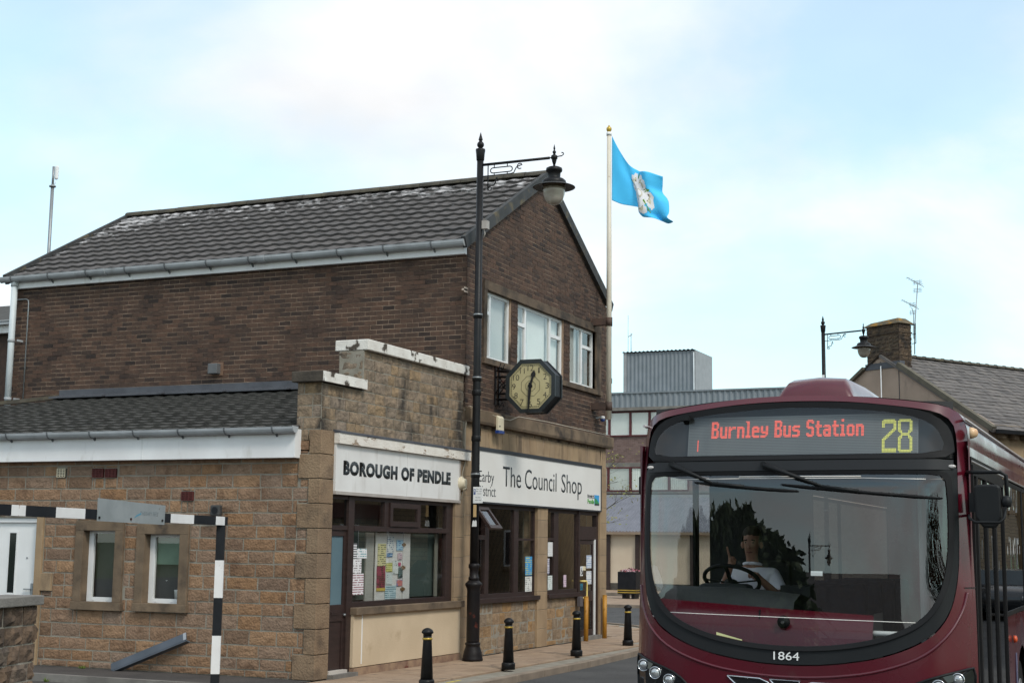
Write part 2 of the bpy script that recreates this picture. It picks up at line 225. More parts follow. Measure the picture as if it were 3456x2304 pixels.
# ------------------------------------------------------------------ mesh helpers
class MB:
    def __init__(s): s.v = []; s.f = []; s.sm = []
    def add(s, vs, fs, smooth=False):
        k = len(s.v); s.v += [tuple(v) for v in vs]; s.f += [tuple(i+k for i in f) for f in fs]; s.sm += [smooth]*len(fs); return s
    def box(s, x0, x1, y0, y1, z0, z1):
        x0, x1 = min(x0, x1), max(x0, x1); y0, y1 = min(y0, y1), max(y0, y1); z0, z1 = min(z0, z1), max(z0, z1)
        return s.add([(x0, y0, z0), (x1, y0, z0), (x1, y1, z0), (x0, y1, z0), (x0, y0, z1), (x1, y0, z1), (x1, y1, z1), (x0, y1, z1)],
                     [(0, 3, 2, 1), (4, 5, 6, 7), (0, 1, 5, 4), (1, 2, 6, 5), (2, 3, 7, 6), (3, 0, 4, 7)])
    def bar(s, a, b, w, h=None, upv=(0, 0, 1)):
        a, b = Vector(a), Vector(b); h = h or w; d = (b-a).normalized(); u = Vector(upv)
        if abs(d.dot(u)) > 0.95: u = Vector((1, 0, 0))
        r = d.cross(u).normalized(); u = r.cross(d)
        vs = [p + r*(i*w/2) + u*(j*h/2) for p in (a, b) for i, j in ((-1, -1), (1, -1), (1, 1), (-1, 1))]
        return s.add(vs, [(0, 1, 2, 3), (7, 6, 5, 4), (0, 4, 5, 1), (1, 5, 6, 2), (2, 6, 7, 3), (3, 7, 4, 0)])
    def tube(s, pts, r, n=8, cap=True):
        pts = [Vector(p) for p in pts]; rr = r if isinstance(r, (list, tuple)) else [r]*len(pts)
        k = len(s.v); prev = None
        for i, p in enumerate(pts):
            d = (pts[min(i+1, len(pts)-1)]-pts[max(i-1, 0)]).normalized()
            if prev is None:
                u = Vector((0, 0, 1)) if abs(d.z) < 0.9 else Vector((1, 0, 0))
                u = (u-d*u.dot(d)).normalized()
            else: u = (prev-d*prev.dot(d)).normalized()
            prev = u; w = d.cross(u)
            for j in range(n):
                a = 2*pi*j/n; s.v.append(tuple(p+(u*cos(a)+w*sin(a))*rr[i]))
        for i in range(len(pts)-1):
            for j in range(n):
                s.f.append((k+i*n+j, k+i*n+(j+1) % n, k+(i+1)*n+(j+1) % n, k+(i+1)*n+j)); s.sm.append(True)
        if cap:
            s.f.append(tuple(k+j for j in reversed(range(n)))); s.sm.append(False)
            m = k+(len(pts)-1)*n; s.f.append(tuple(m+j for j in range(n))); s.sm.append(False)
        return s
    def lathe(s, prof, c=(0, 0, 0), n=20, smooth=True):
        k = len(s.v)
        for r, z in prof:
            for j in range(n):
                a = 2*pi*j/n; s.v.append((c[0]+r*cos(a), c[1]+r*sin(a), c[2]+z))
        for i in range(len(prof)-1):
            for j in range(n):
                s.f.append((k+i*n+j, k+i*n+(j+1) % n, k+(i+1)*n+(j+1) % n, k+(i+1)*n+j)); s.sm.append(smooth)
        s.f.append(tuple(k+j for j in reversed(range(n)))); s.sm.append(False)
        m = k+(len(prof)-1)*n; s.f.append(tuple(m+j for j in range(n))); s.sm.append(False)
        return s
    def prism(s, poly, o, u, v, w, d0, d1):
        """polygon (a,b) in plane o+a*u+b*v, from depth d0 to d1 along w"""
        o, u, v, w = map(Vector, (o, u, v, w)); n = len(poly)
        vs = [o+u*a+v*b+w*d0 for a, b in poly]+[o+u*a+v*b+w*d1 for a, b in poly]
        fs = [tuple(range(n)), tuple(reversed(range(n, 2*n)))]+[(i, i+n, (i+1) % n+n, (i+1) % n) for i in range(n)]
        return s.add(vs, fs)
    def mesh(s, name, m=None):
        me = bpy.data.meshes.new(name); me.from_pydata(s.v, [], s.f); me.update()
        me.polygons.foreach_set('use_smooth', s.sm)
        if m: me.materials.append(MT[m] if isinstance(m, str) else m)
        bm = bmesh.new(); bm.from_mesh(me); bmesh.ops.recalc_face_normals(bm, faces=bm.faces); bm.to_mesh(me); bm.free()
        return me

def parent_to(o, p):
    o.parent = p
    w = Matrix.Identity(4)
    q = p
    while q is not None:
        w = q.matrix_basis @ w if q.parent is None else q.matrix_parent_inverse @ q.matrix_basis @ w
        q = q.parent
    o.matrix_parent_inverse = w.inverted()
def part(name, mb, m, p=None, local=False, bevel=0):
    """one mesh object; verts are world coordinates unless local"""
    me = mb.mesh(name, m) if isinstance(mb, MB) else mb
    o = bpy.data.objects.new(name, me); COL.objects.link(o)
    if p is not None:
        if local: o.parent = p
        else: parent_to(o, p)
    if bevel:
        bv = o.modifiers.new('bevel', 'BEVEL'); bv.width = bevel; bv.segments = 2; bv.limit_method = 'ANGLE'
    return o
def tag(o, label, cat, group=None, kind=None):
    o['label'] = label; o['category'] = cat
    if group: o['group'] = group
    return o
def struct(o): o['kind'] = 'structure'; return o
def empty(name, loc, label=None, cat=None, group=None, rz=0):
    o = bpy.data.objects.new(name, None); COL.objects.link(o); o.location = loc; o.rotation_euler = (0, 0, rz); o.empty_display_size = 0.2
    if label: tag(o, label, cat, group)
    return o
def thing(name, mb, m, label, cat, group=None, loc=None, bevel=0):
    o = part(name, mb, m, bevel=bevel); tag(o, label, cat, group)
    return o
def copy_tree(root, loc, rz=0, label=None):
    r = root.copy(); COL.objects.link(r); r.location = loc; r.rotation_euler = (0, 0, rz)
    if label: r['label'] = label
    def rec(a, b):
        for ch in list(a.children):
            c = ch.copy(); COL.objects.link(c); c.parent = b; rec(ch, c)
    rec(root, r)
    return r
def place(name, me, p, mtx):
    """a piece that shares mesh data; mtx is its world matrix; p must have identity world transform or be an Empty"""
    o = bpy.data.objects.new(name, me); COL.objects.link(o); parent_to(o, p); o.matrix_basis = mtx
    return o
def text_mesh(body, bold=0.0, extrude=0.004, spacing=1.0, shear=0.0):
    cu = bpy.data.curves.new('lettering', 'FONT'); cu.body = body; cu.offset = bold; cu.extrude = 0; cu.space_character = spacing; cu.shear = shear
    cu.resolution_u = 3
    ob = bpy.data.objects.new('lettering', cu); COL.objects.link(ob)
    me = bpy.data.meshes.new_from_object(ob.evaluated_get(bpy.context.evaluated_depsgraph_get()))
    bpy.data.objects.remove(ob); bpy.data.curves.remove(cu)
    return me
def lettering(body, o, u, v, w0, w1, h0, h1, m, p, bold=0.0, name='lettering', depth=0.004, spacing=1.0, ref=None, plane=None):
    """text filling u:w0..w1, v:h0..h1 (h0 = baseline, h1 = cap height); real raised letters.  plane(a,b,d) may map to a curved surface"""
    me = text_mesh(body, bold, spacing=spacing)
    xs = [q.co.x for q in me.vertices]; x0, x1 = min(xs), max(xs)
    rm = text_mesh(ref or 'H', bold); ys = [q.co.y for q in rm.vertices]; y0, y1 = min(ys), max(ys); bpy.data.meshes.remove(rm)
    o, u, v = map(Vector, (o, u, v)); n = u.cross(v).normalized()
    bm = bmesh.new(); bm.from_mesh(me); bpy.data.meshes.remove(me)
    r = bmesh.ops.extrude_face_region(bm, geom=bm.faces[:])
    topv = {e for e in r['geom'] if isinstance(e, bmesh.types.BMVert)}
    for q in bm.verts:
        a = w0+(q.co.x-x0)/(x1-x0)*(w1-w0); b = h0+(q.co.y-y0)/(y1-y0)*(h1-h0); d = depth if q in topv else 0.0005
        q.co = plane(a, b, d) if plane else o+u*a+v*b+n*d
    bmesh.ops.recalc_face_normals(bm, faces=bm.faces)
    me = bpy.data.meshes.new(name); bm.to_mesh(me); bm.free(); me.materials.append(MT[m] if isinstance(m, str) else m)
    ob = bpy.data.objects.new(name, me); COL.objects.link(ob)
    if p is not None: parent_to(ob, p)
    return ob
def sub_rect(r, holes):
    rs = [r]
    for h in holes:
        nx = []
        for (a0, a1, b0, b1) in rs:
            if h[0] >= a1 or h[1] <= a0 or h[2] >= b1 or h[3] <= b0: nx.append((a0, a1, b0, b1)); continue
            if a0 < h[0]: nx.append((a0, h[0], b0, b1))
            if a1 > h[1]: nx.append((h[1], a1, b0, b1))
            c0, c1 = max(a0, h[0]), min(a1, h[1])
            if b0 < h[2]: nx.append((c0, c1, b0, h[2]))
            if b1 > h[3]: nx.append((c0, c1, h[3], b1))
        rs = nx
    return rs
def clip(poly, a, b, c):
    """keep a*x+b*y<=c"""
    out_ = []
    for i in range(len(poly)):
        p, q = poly[i], poly[(i+1) % len(poly)]
        dp, dq = a*p[0]+b*p[1]-c, a*q[0]+b*q[1]-c
        if dp <= 0: out_.append(p)
        if dp*dq < 0:
            t = dp/(dp-dq); out_.append((p[0]+(q[0]-p[0])*t, p[1]+(q[1]-p[1])*t))
    return out_
def frame_mtx(o, u, v, w):
    return Matrix(((u.x, v.x, w.x, o.x), (u.y, v.y, w.y, o.y), (u.z, v.z, w.z, o.z), (0, 0, 0, 1)))

# rock-faced stone templates: unit block, front face bulging along +z
def stone_templates(n, amp, flat=False, seed=0, nx=5, ny=4):
    rs = []
    for k in range(n):
        mb = MB(); off = Vector((k*3.7+seed, seed*1.3, 0))
        vs = []
        for j in range(ny+1):
            for i in range(nx+1):
                a, b = i/nx, j/ny
                e = min(min(a, 1-a)*nx, min(b, 1-b)*ny, 1.0)
                z = 0.0 if e < 0.5 else amp*(0.45+0.9*noise.noise(Vector((a*3.1, b*2.3, 0))+off))
                ja = 0 if i in (0, nx) and False else 0
                rx = (noise.noise(Vector((a*2, b*2, 5))+off))*0.02*(1 if e < .5 else 2.5)
                ry = (noise.noise(Vector((a*2, b*2, 9))+off))*0.05*(1 if e < .5 else 1.6)
                vs.append((a+rx, b+ry, max(z, -amp*0.2)))
        fs = [(j*(nx+1)+i, j*(nx+1)+i+1, (j+1)*(nx+1)+i+1, (j+1)*(nx+1)+i) for j in range(ny) for i in range(nx)]
        k0 = len(vs)
        rim = [i for i in range(nx+1)]+[j*(nx+1)+nx for j in range(1, ny+1)]+[ny*(nx+1)+i for i in reversed(range(nx))]+[j*(nx+1) for j in reversed(range(1, ny))]
        for i in rim: vs.append((vs[i][0], vs[i][1], -1.0))
        for q in range(len(rim)):
            q2 = (q+1) % len(rim); fs.append((rim[q], k0+q, k0+q2, rim[q2]))
        mb.add(vs, fs)
        rs.append(mb)
    return rs
def stone_wall(p, o, u, v, width, courses, mname, holes=(), lens=(0.28, 0.5), joint=0.016, amp=0.03, name='stone', z0=0.0, tmpl=None, seed=1, limit=300, depth=0.05, clipf=None):
    """coursed stones as separate parts of p.  u,v unit vectors; normal = u x v.  Returns the list"""
    o, u, v = map(Vector, (o, u, v)); w = u.cross(v).normalized(); rg = random.Random(seed); outl = []
    b = z0; items = []
    for h in courses:
        a = -rg.uniform(0, lens[0])
        while a < width:
            l = rg.uniform(*lens); r = (max(a, 0), min(a+l, width), b, b+h); a += l
            if r[1]-r[0] < 0.05: continue
            for q in sub_rect(r, holes):
                if q[1]-q[0] > 0.04 and q[3]-q[2] > 0.04:
                    if clipf and not clipf(q): continue
                    items.append(q)
        b += h
    for q in items:
        me = tmpl[rg.randrange(len(tmpl))]
        s = Vector((q[1]-q[0]-joint, q[3]-q[2]-joint, 1))
        m = frame_mtx(o+u*(q[0]+joint/2)+v*(q[2]+joint/2)+w*rg.uniform(-0.004, 0.004), u, v, w) @ Matrix.Diagonal((s.x, s.y, depth, 1))
        outl.append((me, m))
    for me, m in outl[:limit]: place(name, me, p, m)
    if len(outl) > limit: join_rest(name+'s', outl[limit:], p, mname)
    return outl
def join_rest(name, items, p, mname):
    mb = MB()
    for me, m in items:
        mb.add([m @ q.co for q in me.vertices], [tuple(f.vertices) for f in me.polygons], me.polygons[0].use_smooth)
    ob = part(name, mb, mname, p); ob['kind'] = 'stuff'
    return ob
X, Y, Z = Vector((1, 0, 0)), Vector((0, 1, 0)), Vector((0, 0, 1))
TPL_STONE = [m.mesh('stone', 'stone') for m in stone_templates(12, 0.42, seed=1)]
TPL_GREY = [m.mesh('stone', 'stone_grey') for m in stone_templates(10, 0.45, seed=2)]
TPL_LOW = [m.mesh('stone', 'stone_low') for m in stone_templates(8, 1.0, seed=3)]
TPL_PALE = [m.mesh('stone', 'stone_pale') for m in stone_templates(8, 0.4, seed=4)]
def set_mat_templates(src, m):
    r = []
    for me in src:
        c = me.copy(); c.materials.clear(); c.materials.append(MT[m]); r.append(c)
    return r
def block(p, name, m, x0, x1, y0, y1, z0, z1, bevel=0.006):
    return part(name, MB().box(x0, x1, y0, y1, z0, z1), m, p, bevel=bevel)
# ================================================================== ground, road, pavement
struct(part('ground', MB().add([(-1500, -1500, -0.16), (1500, -1500, -0.16), (1500, 1500, -0.16), (-1500, 1500, -0.16)], [(0, 1, 2, 3)]), 'grass_plain'))
struct(part('road', MB().add([(-90, -13.3, -0.10), (130, -13.3, -0.10), (130, 40, -0.10), (-90, 40, -0.10)], [(0, 1, 2, 3)]), 'asphalt'))

KERB = [(-4.2, -1.98), (-1.0, -1.98), (2.0, -1.96), (5.0, -1.93), (7.5, -1.80), (9.5, -1.60), (11.3, -1.30), (13.0, -0.72), (14.6, 0.05), (15.8, 0.95), (16.6, 2.0), (17.0, 3.4), (17.1, 5.2), (17.1, 12.0)]
pv_poly = KERB + [(11.0, 12.0), (11.0, -0.02), (-0.36, -0.02), (-4.2, -0.02)]
pv = MB().prism([(a, b) for a, b in pv_poly], (0, 0, 0), X, Y, Z, -0.155, -0.03)
pavement = struct(part('pavement', pv, 'mortar_grey'))
# paving slabs, each its own piece
SLAB_C = {}
def slab_mesh(l, d):
    k = (round(l, 2), round(d, 2))
    if k not in SLAB_C:
        b = 0.006
        vs = [(0, 0, -0.04), (l, 0, -0.04), (l, d, -0.04), (0, d, -0.04), (b*0, 0, -b), (l, 0, -b), (l, d, -b), (0, d, -b), (b, b, 0), (l-b, b, 0), (l-b, d-b, 0), (b, d-b, 0)]
        fs = [(8, 9, 10, 11)]+[(4+i, 4+(i+1) % 4, 8+(i+1) % 4, 8+i) for i in range(4)]+[(i, (i+1) % 4, 4+(i+1) % 4, 4+i) for i in range(4)]
        SLAB_C[k] = MB().add(vs, fs).mesh('slab', 'slab')
    return SLAB_C[k]
rg = random.Random(3)
def in_poly(x, y):
    c = False
    for i in range(len(pv_poly)):
        (a, b), (d, e) = pv_poly[i], pv_poly[i-1]
        if (b > y) != (e > y) and x < (d-a)*(y-b)/(e-b)+a: c = not c
    return c
def in_kerb(x, y):
    if not in_poly(x, y) and y < -0.03: return False
    if not in_poly(x, y) and x > 11.05: return False
    for (a, b), (c, d) in zip(KERB[:-1], KERB[1:]):
        if (c-a)*(y-b)-(d-b)*(x-a) < 0.17*hypot(c-a, d-b) and min(a, c)-1 < x < max(a, c)+1 and min(b, d)-2 < y < max(b, d)+2: return False
    return True
for j in range(0, 18):
    y1 = -0.03-0.455*j + (5.46 if True else 0); y0 = y1-0.45
    x = -1.4 - rg.uniform(0, .5)
    while x < 17.2:
        l = rg.choice((0.45, 0.6, 0.6, 0.75)); x1 = x+l-0.008
        ok = (y1 <= 0.0 or x > 11.06) and all(in_kerb(a, b) for a in (x, x1) for b in (y0, y1)) and (y1 < 5.2)
        if ok: place('slab', slab_mesh(l-0.008, 0.447), pavement, Matrix.Translation((x, y0, rg.uniform(-0.003, 0.002))) @ Matrix.Rotation(rg.uniform(-.004, .004), 4, 'Y'))
        x += l
# strip of finer setts along the kerb
# kerb stones
kerb = struct(part('kerb', MB().box(-4.2, -4.1, -2.0, -1.9, -0.2, -0.15), 'kerb'))
def kerb_run(pts, parent, lenk=0.91, w=0.14, top=0.004):
    seg = []
    for (a, b), (c, d) in zip(pts[:-1], pts[1:]):
        L_ = hypot(c-a, d-b); n = max(1, round(L_/lenk))
        for i in range(n):
            p = Vector((a+(c-a)*i/n, b+(d-b)*i/n, 0)); q = Vector((a+(c-a)*(i+1)/n, b+(d-b)*(i+1)/n, 0)); seg.append((p, q))
    for p, q in seg:
        d = (q-p).normalized(); p2 = p+d*0.004; q2 = q-d*0.004
        mb = MB().bar(p2+Z*(top-0.09), q2+Z*(top-0.09), w, 0.18)
        part('kerb_stone', mb, 'kerb', parent, bevel=0.012)
kerb_run([(a, b+0.02) for a, b in KERB], kerb)
# yellow paint mark on the paving near the corner
mk = part('paint_mark', MB().box(0.35, 0.75, -1.69, -1.64, 0.0045, 0.0065), mat('yellow_paint', (0.6, 0.47, 0.05), (0.4, 0.3, 0.06), 0.8, nscale=14, lo=0.4, hi=0.6), pavement)
# tarmac strip and edging along the side wall
side_path = struct(part('side_path', MB().box(-1.36, -0.36, 0.05, 14, -0.155, 0.0), 'asphalt_dark'))
edging = struct(part('path_edging', MB().box(-1.46, -1.36, -0.4, 14, -0.155, 0.006), 'concrete'))
yard = struct(part('yard', MB().add([(-30, -1.9, -0.094), (-1.46, -1.9, -0.094), (-1.46, 30, -0.094), (-30, 30, -0.094)], [(0, 1, 2, 3)]), 'asphalt_dark'))
# far side of the side street
fp = struct(part('far_pavement', MB().box(27.6, 35.2, -0.2, 26, -0.155, 0.0), 'slab'))
kerb_run([(27.55, 26), (27.55, -0.2)], fp, lenk=1.6)
fp2 = struct(part('shop_pavement', MB().box(38.5, 46, -2, 30, -0.155, 0.02), 'slab'))
kerb_run([(38.45, 30), (38.45, -2)], fp2, lenk=1.6, top=0.024)
rp = struct(part('right_pavement', MB().box(-60, 130, -15.0, -13.3, -0.155, 0.02), 'slab'))
# weeds in the joints at the wall foot
wd = MB()
for (wx, wy, wz, s_) in ((-0.42, 3.95, 0.0, 0.05), (-0.43, 3.88, 0.0, 0.04), (-1.5, 3.62, -0.094, 0.06), (-0.45, 3.9, 0, 0.045)):
    for k in range(16):
        a = rg.uniform(0, 2*pi); r_ = rg.uniform(.2, 1)*s_; h = rg.uniform(.4, 1.2)*s_
        p = Vector((wx+cos(a)*r_*.4, wy+sin(a)*r_*.4, wz)); q = p+Vector((cos(a)*r_, sin(a)*r_, h)); t_ = Vector((-sin(a), cos(a), 0))*s_*.18
        wd.add([p-t_, p+t_, q], [(0, 1, 2)])
wo = part('weeds', wd, mat('weed', (0.10, 0.16, 0.02), (0.14, 0.19, 0.03), 0.7)); tag(wo, 'tiny green weeds at the foot of the stone side wall', 'weeds'); wo['kind'] = 'stuff'
# ================================================================== two-storey brick building
BX = 4.18  # wall, window and sign positions back-projected from image pixels, written in as numbers
bb = empty('brick_building', (BX, 0, 0), 'two-storey brown brick building with tiled gable roof and white upper windows', 'building')
# --- roof geometry
EX, EZ, RX, RZ = 4.02, 7.02, 7.60, 9.02
Y0, Y1 = -0.05, 10.06
SL = Vector((RX-EX, 0, RZ-EZ)); SLEN = SL.length; SLD = SL.normalized()
# --- brick walls
mort = MB()
mort.prism([(BX+0.03, 6.30), (11.05, 6.30), (11.05, 6.90), (7.6, 8.88), (BX+0.03, 6.93)], (0, 0, 0), X, Z, Y, 0.005, 0.25)     # gable
mort.box(BX+.03, 11.05, .005, .25, 3.6, 5.07).box(BX+.03, 4.96, .005, .25, 5.07, 6.30).box(10.37, 11.05, .005, .25, 5.07, 6.30)
brick_wall = part('wall', mort, 'mortar_brown', bb)
side_wall = part('wall', MB().box(BX+0.005, BX+0.25, 0.012, 10.0, 2.5, 6.95), 'mortar_brown', bb)
part('rear_wall', MB().box(BX+.02, 11.04, 9.8, 9.99, 0, 6.9).box(10.82, 11.05, 0.25, 9.8, 0, 6.9), 'mortar_brown', bb)
CH, BL = 0.0829, 0.236
BRK = MB().box(0, BL-0.009, 0, CH-0.0125, -0.02, 0).mesh('brick', 'brick'); HBR = MB().box(0, BL/2-0.009, 0, CH-0.0085, -0.02, 0).mesh('brick', 'brick')
def bricks(o, u, v, width, z0, z1, holes, polyclip, wall, limit, seed, minv=None):
    o, u, v = map(Vector, (o, u, v)); w = u.cross(v).normalized(); rg = random.Random(seed); full = []; odd = []
    n = int((z1-z0)/CH)+1
    for j in range(n):
        b = z0+j*CH; a = -(BL/2 if j % 2 else 0)
        while a < width-0.02:
            l = BL
            r = (max(0, a), min(a+l, width), b, min(b+CH, z1)); a += l
            for q in sub_rect(r, holes):
                if q[1]-q[0] < 0.03 or q[3]-q[2] < 0.03: continue
                poly = [(q[0]+.0045, q[2]+.004), (q[1]-.0045, q[2]+.004), (q[1]-.0045, q[3]-.0045), (q[0]+.0045, q[3]-.0045)]
                if polyclip:
                    for h in polyclip: poly = clip(poly, *h)
                    if len(poly) < 3: continue
                c = o+u*(q[0]+.0045)+v*(q[2]+.004)+w*rg.uniform(-0.002, 0.003)
                if len(poly) == 4 and abs((q[1]-q[0])-BL) < 1e-4 and abs(q[3]-q[2]-CH) < 1e-4 and all(abs(poly[i][0]-pp[0]) < 1e-6 for i, pp in enumerate([(q[0]+.0045, 0), (q[1]-.0045, 0), (q[1]-.0045, 0), (q[0]+.0045, 0)])):
                    full.append(((c-CAM).length, BRK, frame_mtx(c, u, v, w)))
                else: odd.append((poly, rg.uniform(-0.002, 0.003)))
    full.sort(key=lambda t: t[0])
    for _, me, m in full[:limit]: place('brick', me, wall, m)
    mb = MB()
    for _, me, m in full[limit:]: mb.add([m @ q.co for q in me.vertices], [tuple(f.vertices) for f in me.polygons])
    for poly, dz in odd: mb.prism(poly, o, u, v, w, -0.02, dz)
    ob = part('bricks', mb, 'brick', wall); ob['kind'] = 'stuff'
# gable holes: window band with stone surround
WB = (4.84, 10.66, 4.98, 6.45)
slope = (8.88-6.93)/(7.6-BX)
bricks((BX, 0, 0), X, Z, 11.05-BX, 4.15, 8.95, [(WB[0]-BX, WB[1]-BX, WB[2], WB[3])],
       [(-slope, 1, 6.93), (slope, 1, 6.93+slope*2*(7.6-BX))], brick_wall, 150, 11)
# side wall: u must give outward normal -X :  u = -Y, v = Z
bricks((BX, 10.0, 0), -Y, Z, 10.0, 4.15, 6.80, [], None, side_wall, 150, 12)
# flat brick piers between the gable windows come from the window band below
# --- roof: deck, tiles, ridge, verges
roof = part('roof', MB().prism([(EX+.10, EZ-0.01), (RX, RZ-0.07), (2*RX-EX-.1, EZ-0.01), (2*RX-EX-.1, EZ-0.06), (RX, RZ-0.12), (EX+.10, EZ-0.06)], (0, Y0, 0), X, Z, Y, 0, Y1-Y0), 'verge', bb)
TW, NR = 0.292, 12
EXPO = SLEN/NR
def tile_mesh(w, l, amp, waves, th, m, nseg=8):
    mb = MB(); n = nseg*waves; vs = []
    for k, (yy, zz) in enumerate(((0, 0.052), (l, 0.0))):
        for i in range(n+1):
            a = i/n; zz2 = amp*(0.5+0.5*cos(2*pi*(a*waves+0.30)))**1.3
            vs.append((a*w, yy, zz+zz2))
    b0 = len(vs)
    for i in range(n+1): vs.append((vs[i][0], 0.0, vs[i][2]-th))
    fs = [(i, i+1, n+1+i+1, n+1+i) for i in range(n)]
    ff = [(b0+i, b0+i+1, i+1, i) for i in range(n)]
    mb.add(vs, fs, True); mb.add([vs[i] for i in range(n+1)]+[vs[b0+i] for i in range(n+1)], [(n+1+i, n+2+i, i+1, i) for i in range(n)])
    me = bpy.data.meshes.new('tile'); me.from_pydata(mb.v, [], mb.f); me.polygons.foreach_set('use_smooth', mb.sm); me.materials.append(m); me.update()
    return me
def roof_tile_mat(name, base, y0, y1, ridge_x, lich):
    """concrete tile with lichen and droppings that gather under the ridge and along the end verge"""
    m = MT[base].copy(); m.name = name; t = m.node_tree; L = t.links.new; b = t.nodes['Principled BSDF']
    lk = b.inputs['Base Color'].links[0]; col = lk.from_socket
    g = nd(t, 'ShaderNodeNewGeometry'); s = nd(t, 'ShaderNodeSeparateXYZ'); L(g.outputs['Position'], s.inputs[0])
    mp = nd(t, 'ShaderNodeMapping'); L(g.outputs['Position'], mp.inputs[0]); mp.inputs['Scale'].default_value = (1, 1.0, 1)
    n = nd(t, 'ShaderNodeTexNoise'); n.inputs['Scale'].default_value = 4.2; n.inputs['Detail'].default_value = 8; n.inputs['Roughness'].default_value = 0.65; L(mp.outputs[0], n.inputs['Vector'])
    hx = nd(t, 'ShaderNodeMapRange'); L(s.outputs[0], hx.inputs[0]); hx.inputs[1].default_value = ridge_x-1.9; hx.inputs[2].default_value = ridge_x; hx.inputs[3].default_value = 0; hx.inputs[4].default_value = 0.24
    hy = nd(t, 'ShaderNodeMapRange'); L(s.outputs[1], hy.inputs[0]); hy.inputs[1].default_value = y1-1.5; hy.inputs[2].default_value = y1; hy.inputs[3].default_value = 0; hy.inputs[4].default_value = 0.17
    a = nd(t, 'ShaderNodeMath', operation='ADD'); L(n.outputs[0], a.inputs[0]); L(hx.outputs[0], a.inputs[1])
    a2 = nd(t, 'ShaderNodeMath', operation='ADD'); L(a.outputs[0], a2.inputs[0]); L(hy.outputs[0], a2.inputs[1])
    r = nd(t, 'ShaderNodeMapRange'); L(a2.outputs[0], r.inputs[0]); r.inputs[1].default_value = 0.70; r.inputs[2].default_value = 0.80; r.inputs[4].default_value = 0.85
    mx = nd(t, 'ShaderNodeMix', data_type='RGBA'); L(r.outputs[0], mx.inputs['Factor']); L(col, mx.inputs['A']); mx.inputs['B'].default_value = (*lich, 1)
    L(mx.outputs['Result'], b.inputs['Base Color'])
    return m
MT['tile_main'] = roof_tile_mat('tile_main', 'tile', Y0, Y1, RX, (0.52, 0.50, 0.50))
TILE = tile_mesh(TW+0.012, EXPO+0.06, 0.020, 1, 0.045, MT['tile_main'])
tl = []
nw = int((Y1-Y0)/TW)
wv = (Y1-Y0)/nw
for j in range(NR):
    for i in range(nw):
        o = Vector((EX, Y1-i*wv, EZ-0.055))+SLD*(j*EXPO)
        m = frame_mtx(o, -Y, SLD, (-Y).cross(SLD)) @ Matrix.Rotation(rg.uniform(-.006, .006), 4, 'Z')
        tl.append(((o-CAM).length, TILE, m))
tl.sort(key=lambda t: t[0])
for _, me, m in tl[:300]: place('tile', me, roof, m)
join_rest('tiles', [(me, m) for _, me, m in tl[300:]], roof, 'tile_main')
# far slope as plain tiled surface
part('rear_slope', MB().add([(RX, Y0, RZ-0.03), (2*RX-EX, Y0, EZ-0.03), (2*RX-EX, Y1, EZ-0.03), (RX, Y1, RZ-0.03)], [(0, 1, 2, 3)]), 'tile', roof)
for i in range(22):
    a = Y0-0.02+i*(Y1-Y0+0.04)/22; b = a+(Y1-Y0+0.04)/22-0.012
    pr = [(0.135*cos(t_), 0.105*sin(t_)) for t_ in [pi*k/8 for k in range(9)]]
    part('ridge_tile', MB().prism([(p[0], p[1]) for p in pr], (RX, a, RZ-0.035+rg.uniform(-.004, .004)), X, Z, Y, 0, b-a), 'ridge', roof)
for yy in (Y0-0.02, Y1-0.04):       # verges
    mb = MB()
    for sx in (1, -1):
        a = Vector((RX, yy, RZ)); e = Vector((RX-sx*(RX-EX+0.05), yy, EZ-0.03))
        mb.bar(a+Vector((0, .03, -.06)), e+Vector((0, .03, -.05)), 0.08, 0.20, upv=(0, 0, 1))
    part('verge', mb, 'verge', roof)
# --- fascia board, gutter with brackets, downpipe, conduit
part('fascia', MB().box(4.08, 4.165, 0.0, 9.98, 6.765, 6.955), 'fascia', bb)
gut = MB()
def half_gutter(mb, x, z, y0, y1, r):
    dp = 1.25
    prof = [(r*cos(pi+pi*k/8), dp*r*sin(pi+pi*k/8)) for k in range(9)]; prof += [(r*.86*cos(2*pi-pi*k/8), dp*r*.86*sin(2*pi-pi*k/8)) for k in range(9)]
    mb.prism(prof, (x, y0, z), X, Z, Y, 0, y1-y0)
half_gutter(gut, 3.985, 6.985, -0.04, 10.16, 0.085)
for ye in (-0.05, 10.155): gut.prism([(0.088*cos(pi+pi*k/8), 0.112*sin(pi+pi*k/8)) for k in range(9)], (3.985, ye, 6.987), X, Z, Y, 0, 0.012)
gutter = part('gutter', gut, 'gutter', bb)
for k in range(11):
    yy = 0.55+k*0.93
    part('gutter_bracket', MB().prism([(0.097*cos(pi+pi*q/8), 0.122*sin(pi+pi*q/8)) for q in range(9)]+[(0.097, 0.004), (-0.097, 0.004)], (3.985, yy, 6.983), X, Z, Y, 0, 0.028).bar((4.03, yy+.014, 6.87), (4.09, yy+.014, 6.83), 0.022, 0.03), 'gutter_dark', gutter)
for yy in (3.95, 7.55): part('gutter_joint', MB().prism([(0.095*cos(pi+pi*q/8), 0.12*sin(pi+pi*q/8)) for q in range(9)], (3.985, yy, 6.987), X, Z, Y, 0, 0.16), 'gutter', gutter)
dp = part('downpipe', MB().tube([(4.03, 9.86, 6.93), (4.03, 9.86, 4.2)], 0.062, 14).tube([(4.03, 9.86, 6.95), (4.03, 9.86, 6.80)], 0.074, 14), 'downpipe', bb)
for zz in (5.75, 4.6): part('pipe_clip', MB().tube([(4.03, 9.86, zz), (4.03, 9.86, zz-.06)], 0.07, 14).box(4.03, 4.18, 9.70, 9.72, zz-.05, zz-.01), 'gutter', dp)
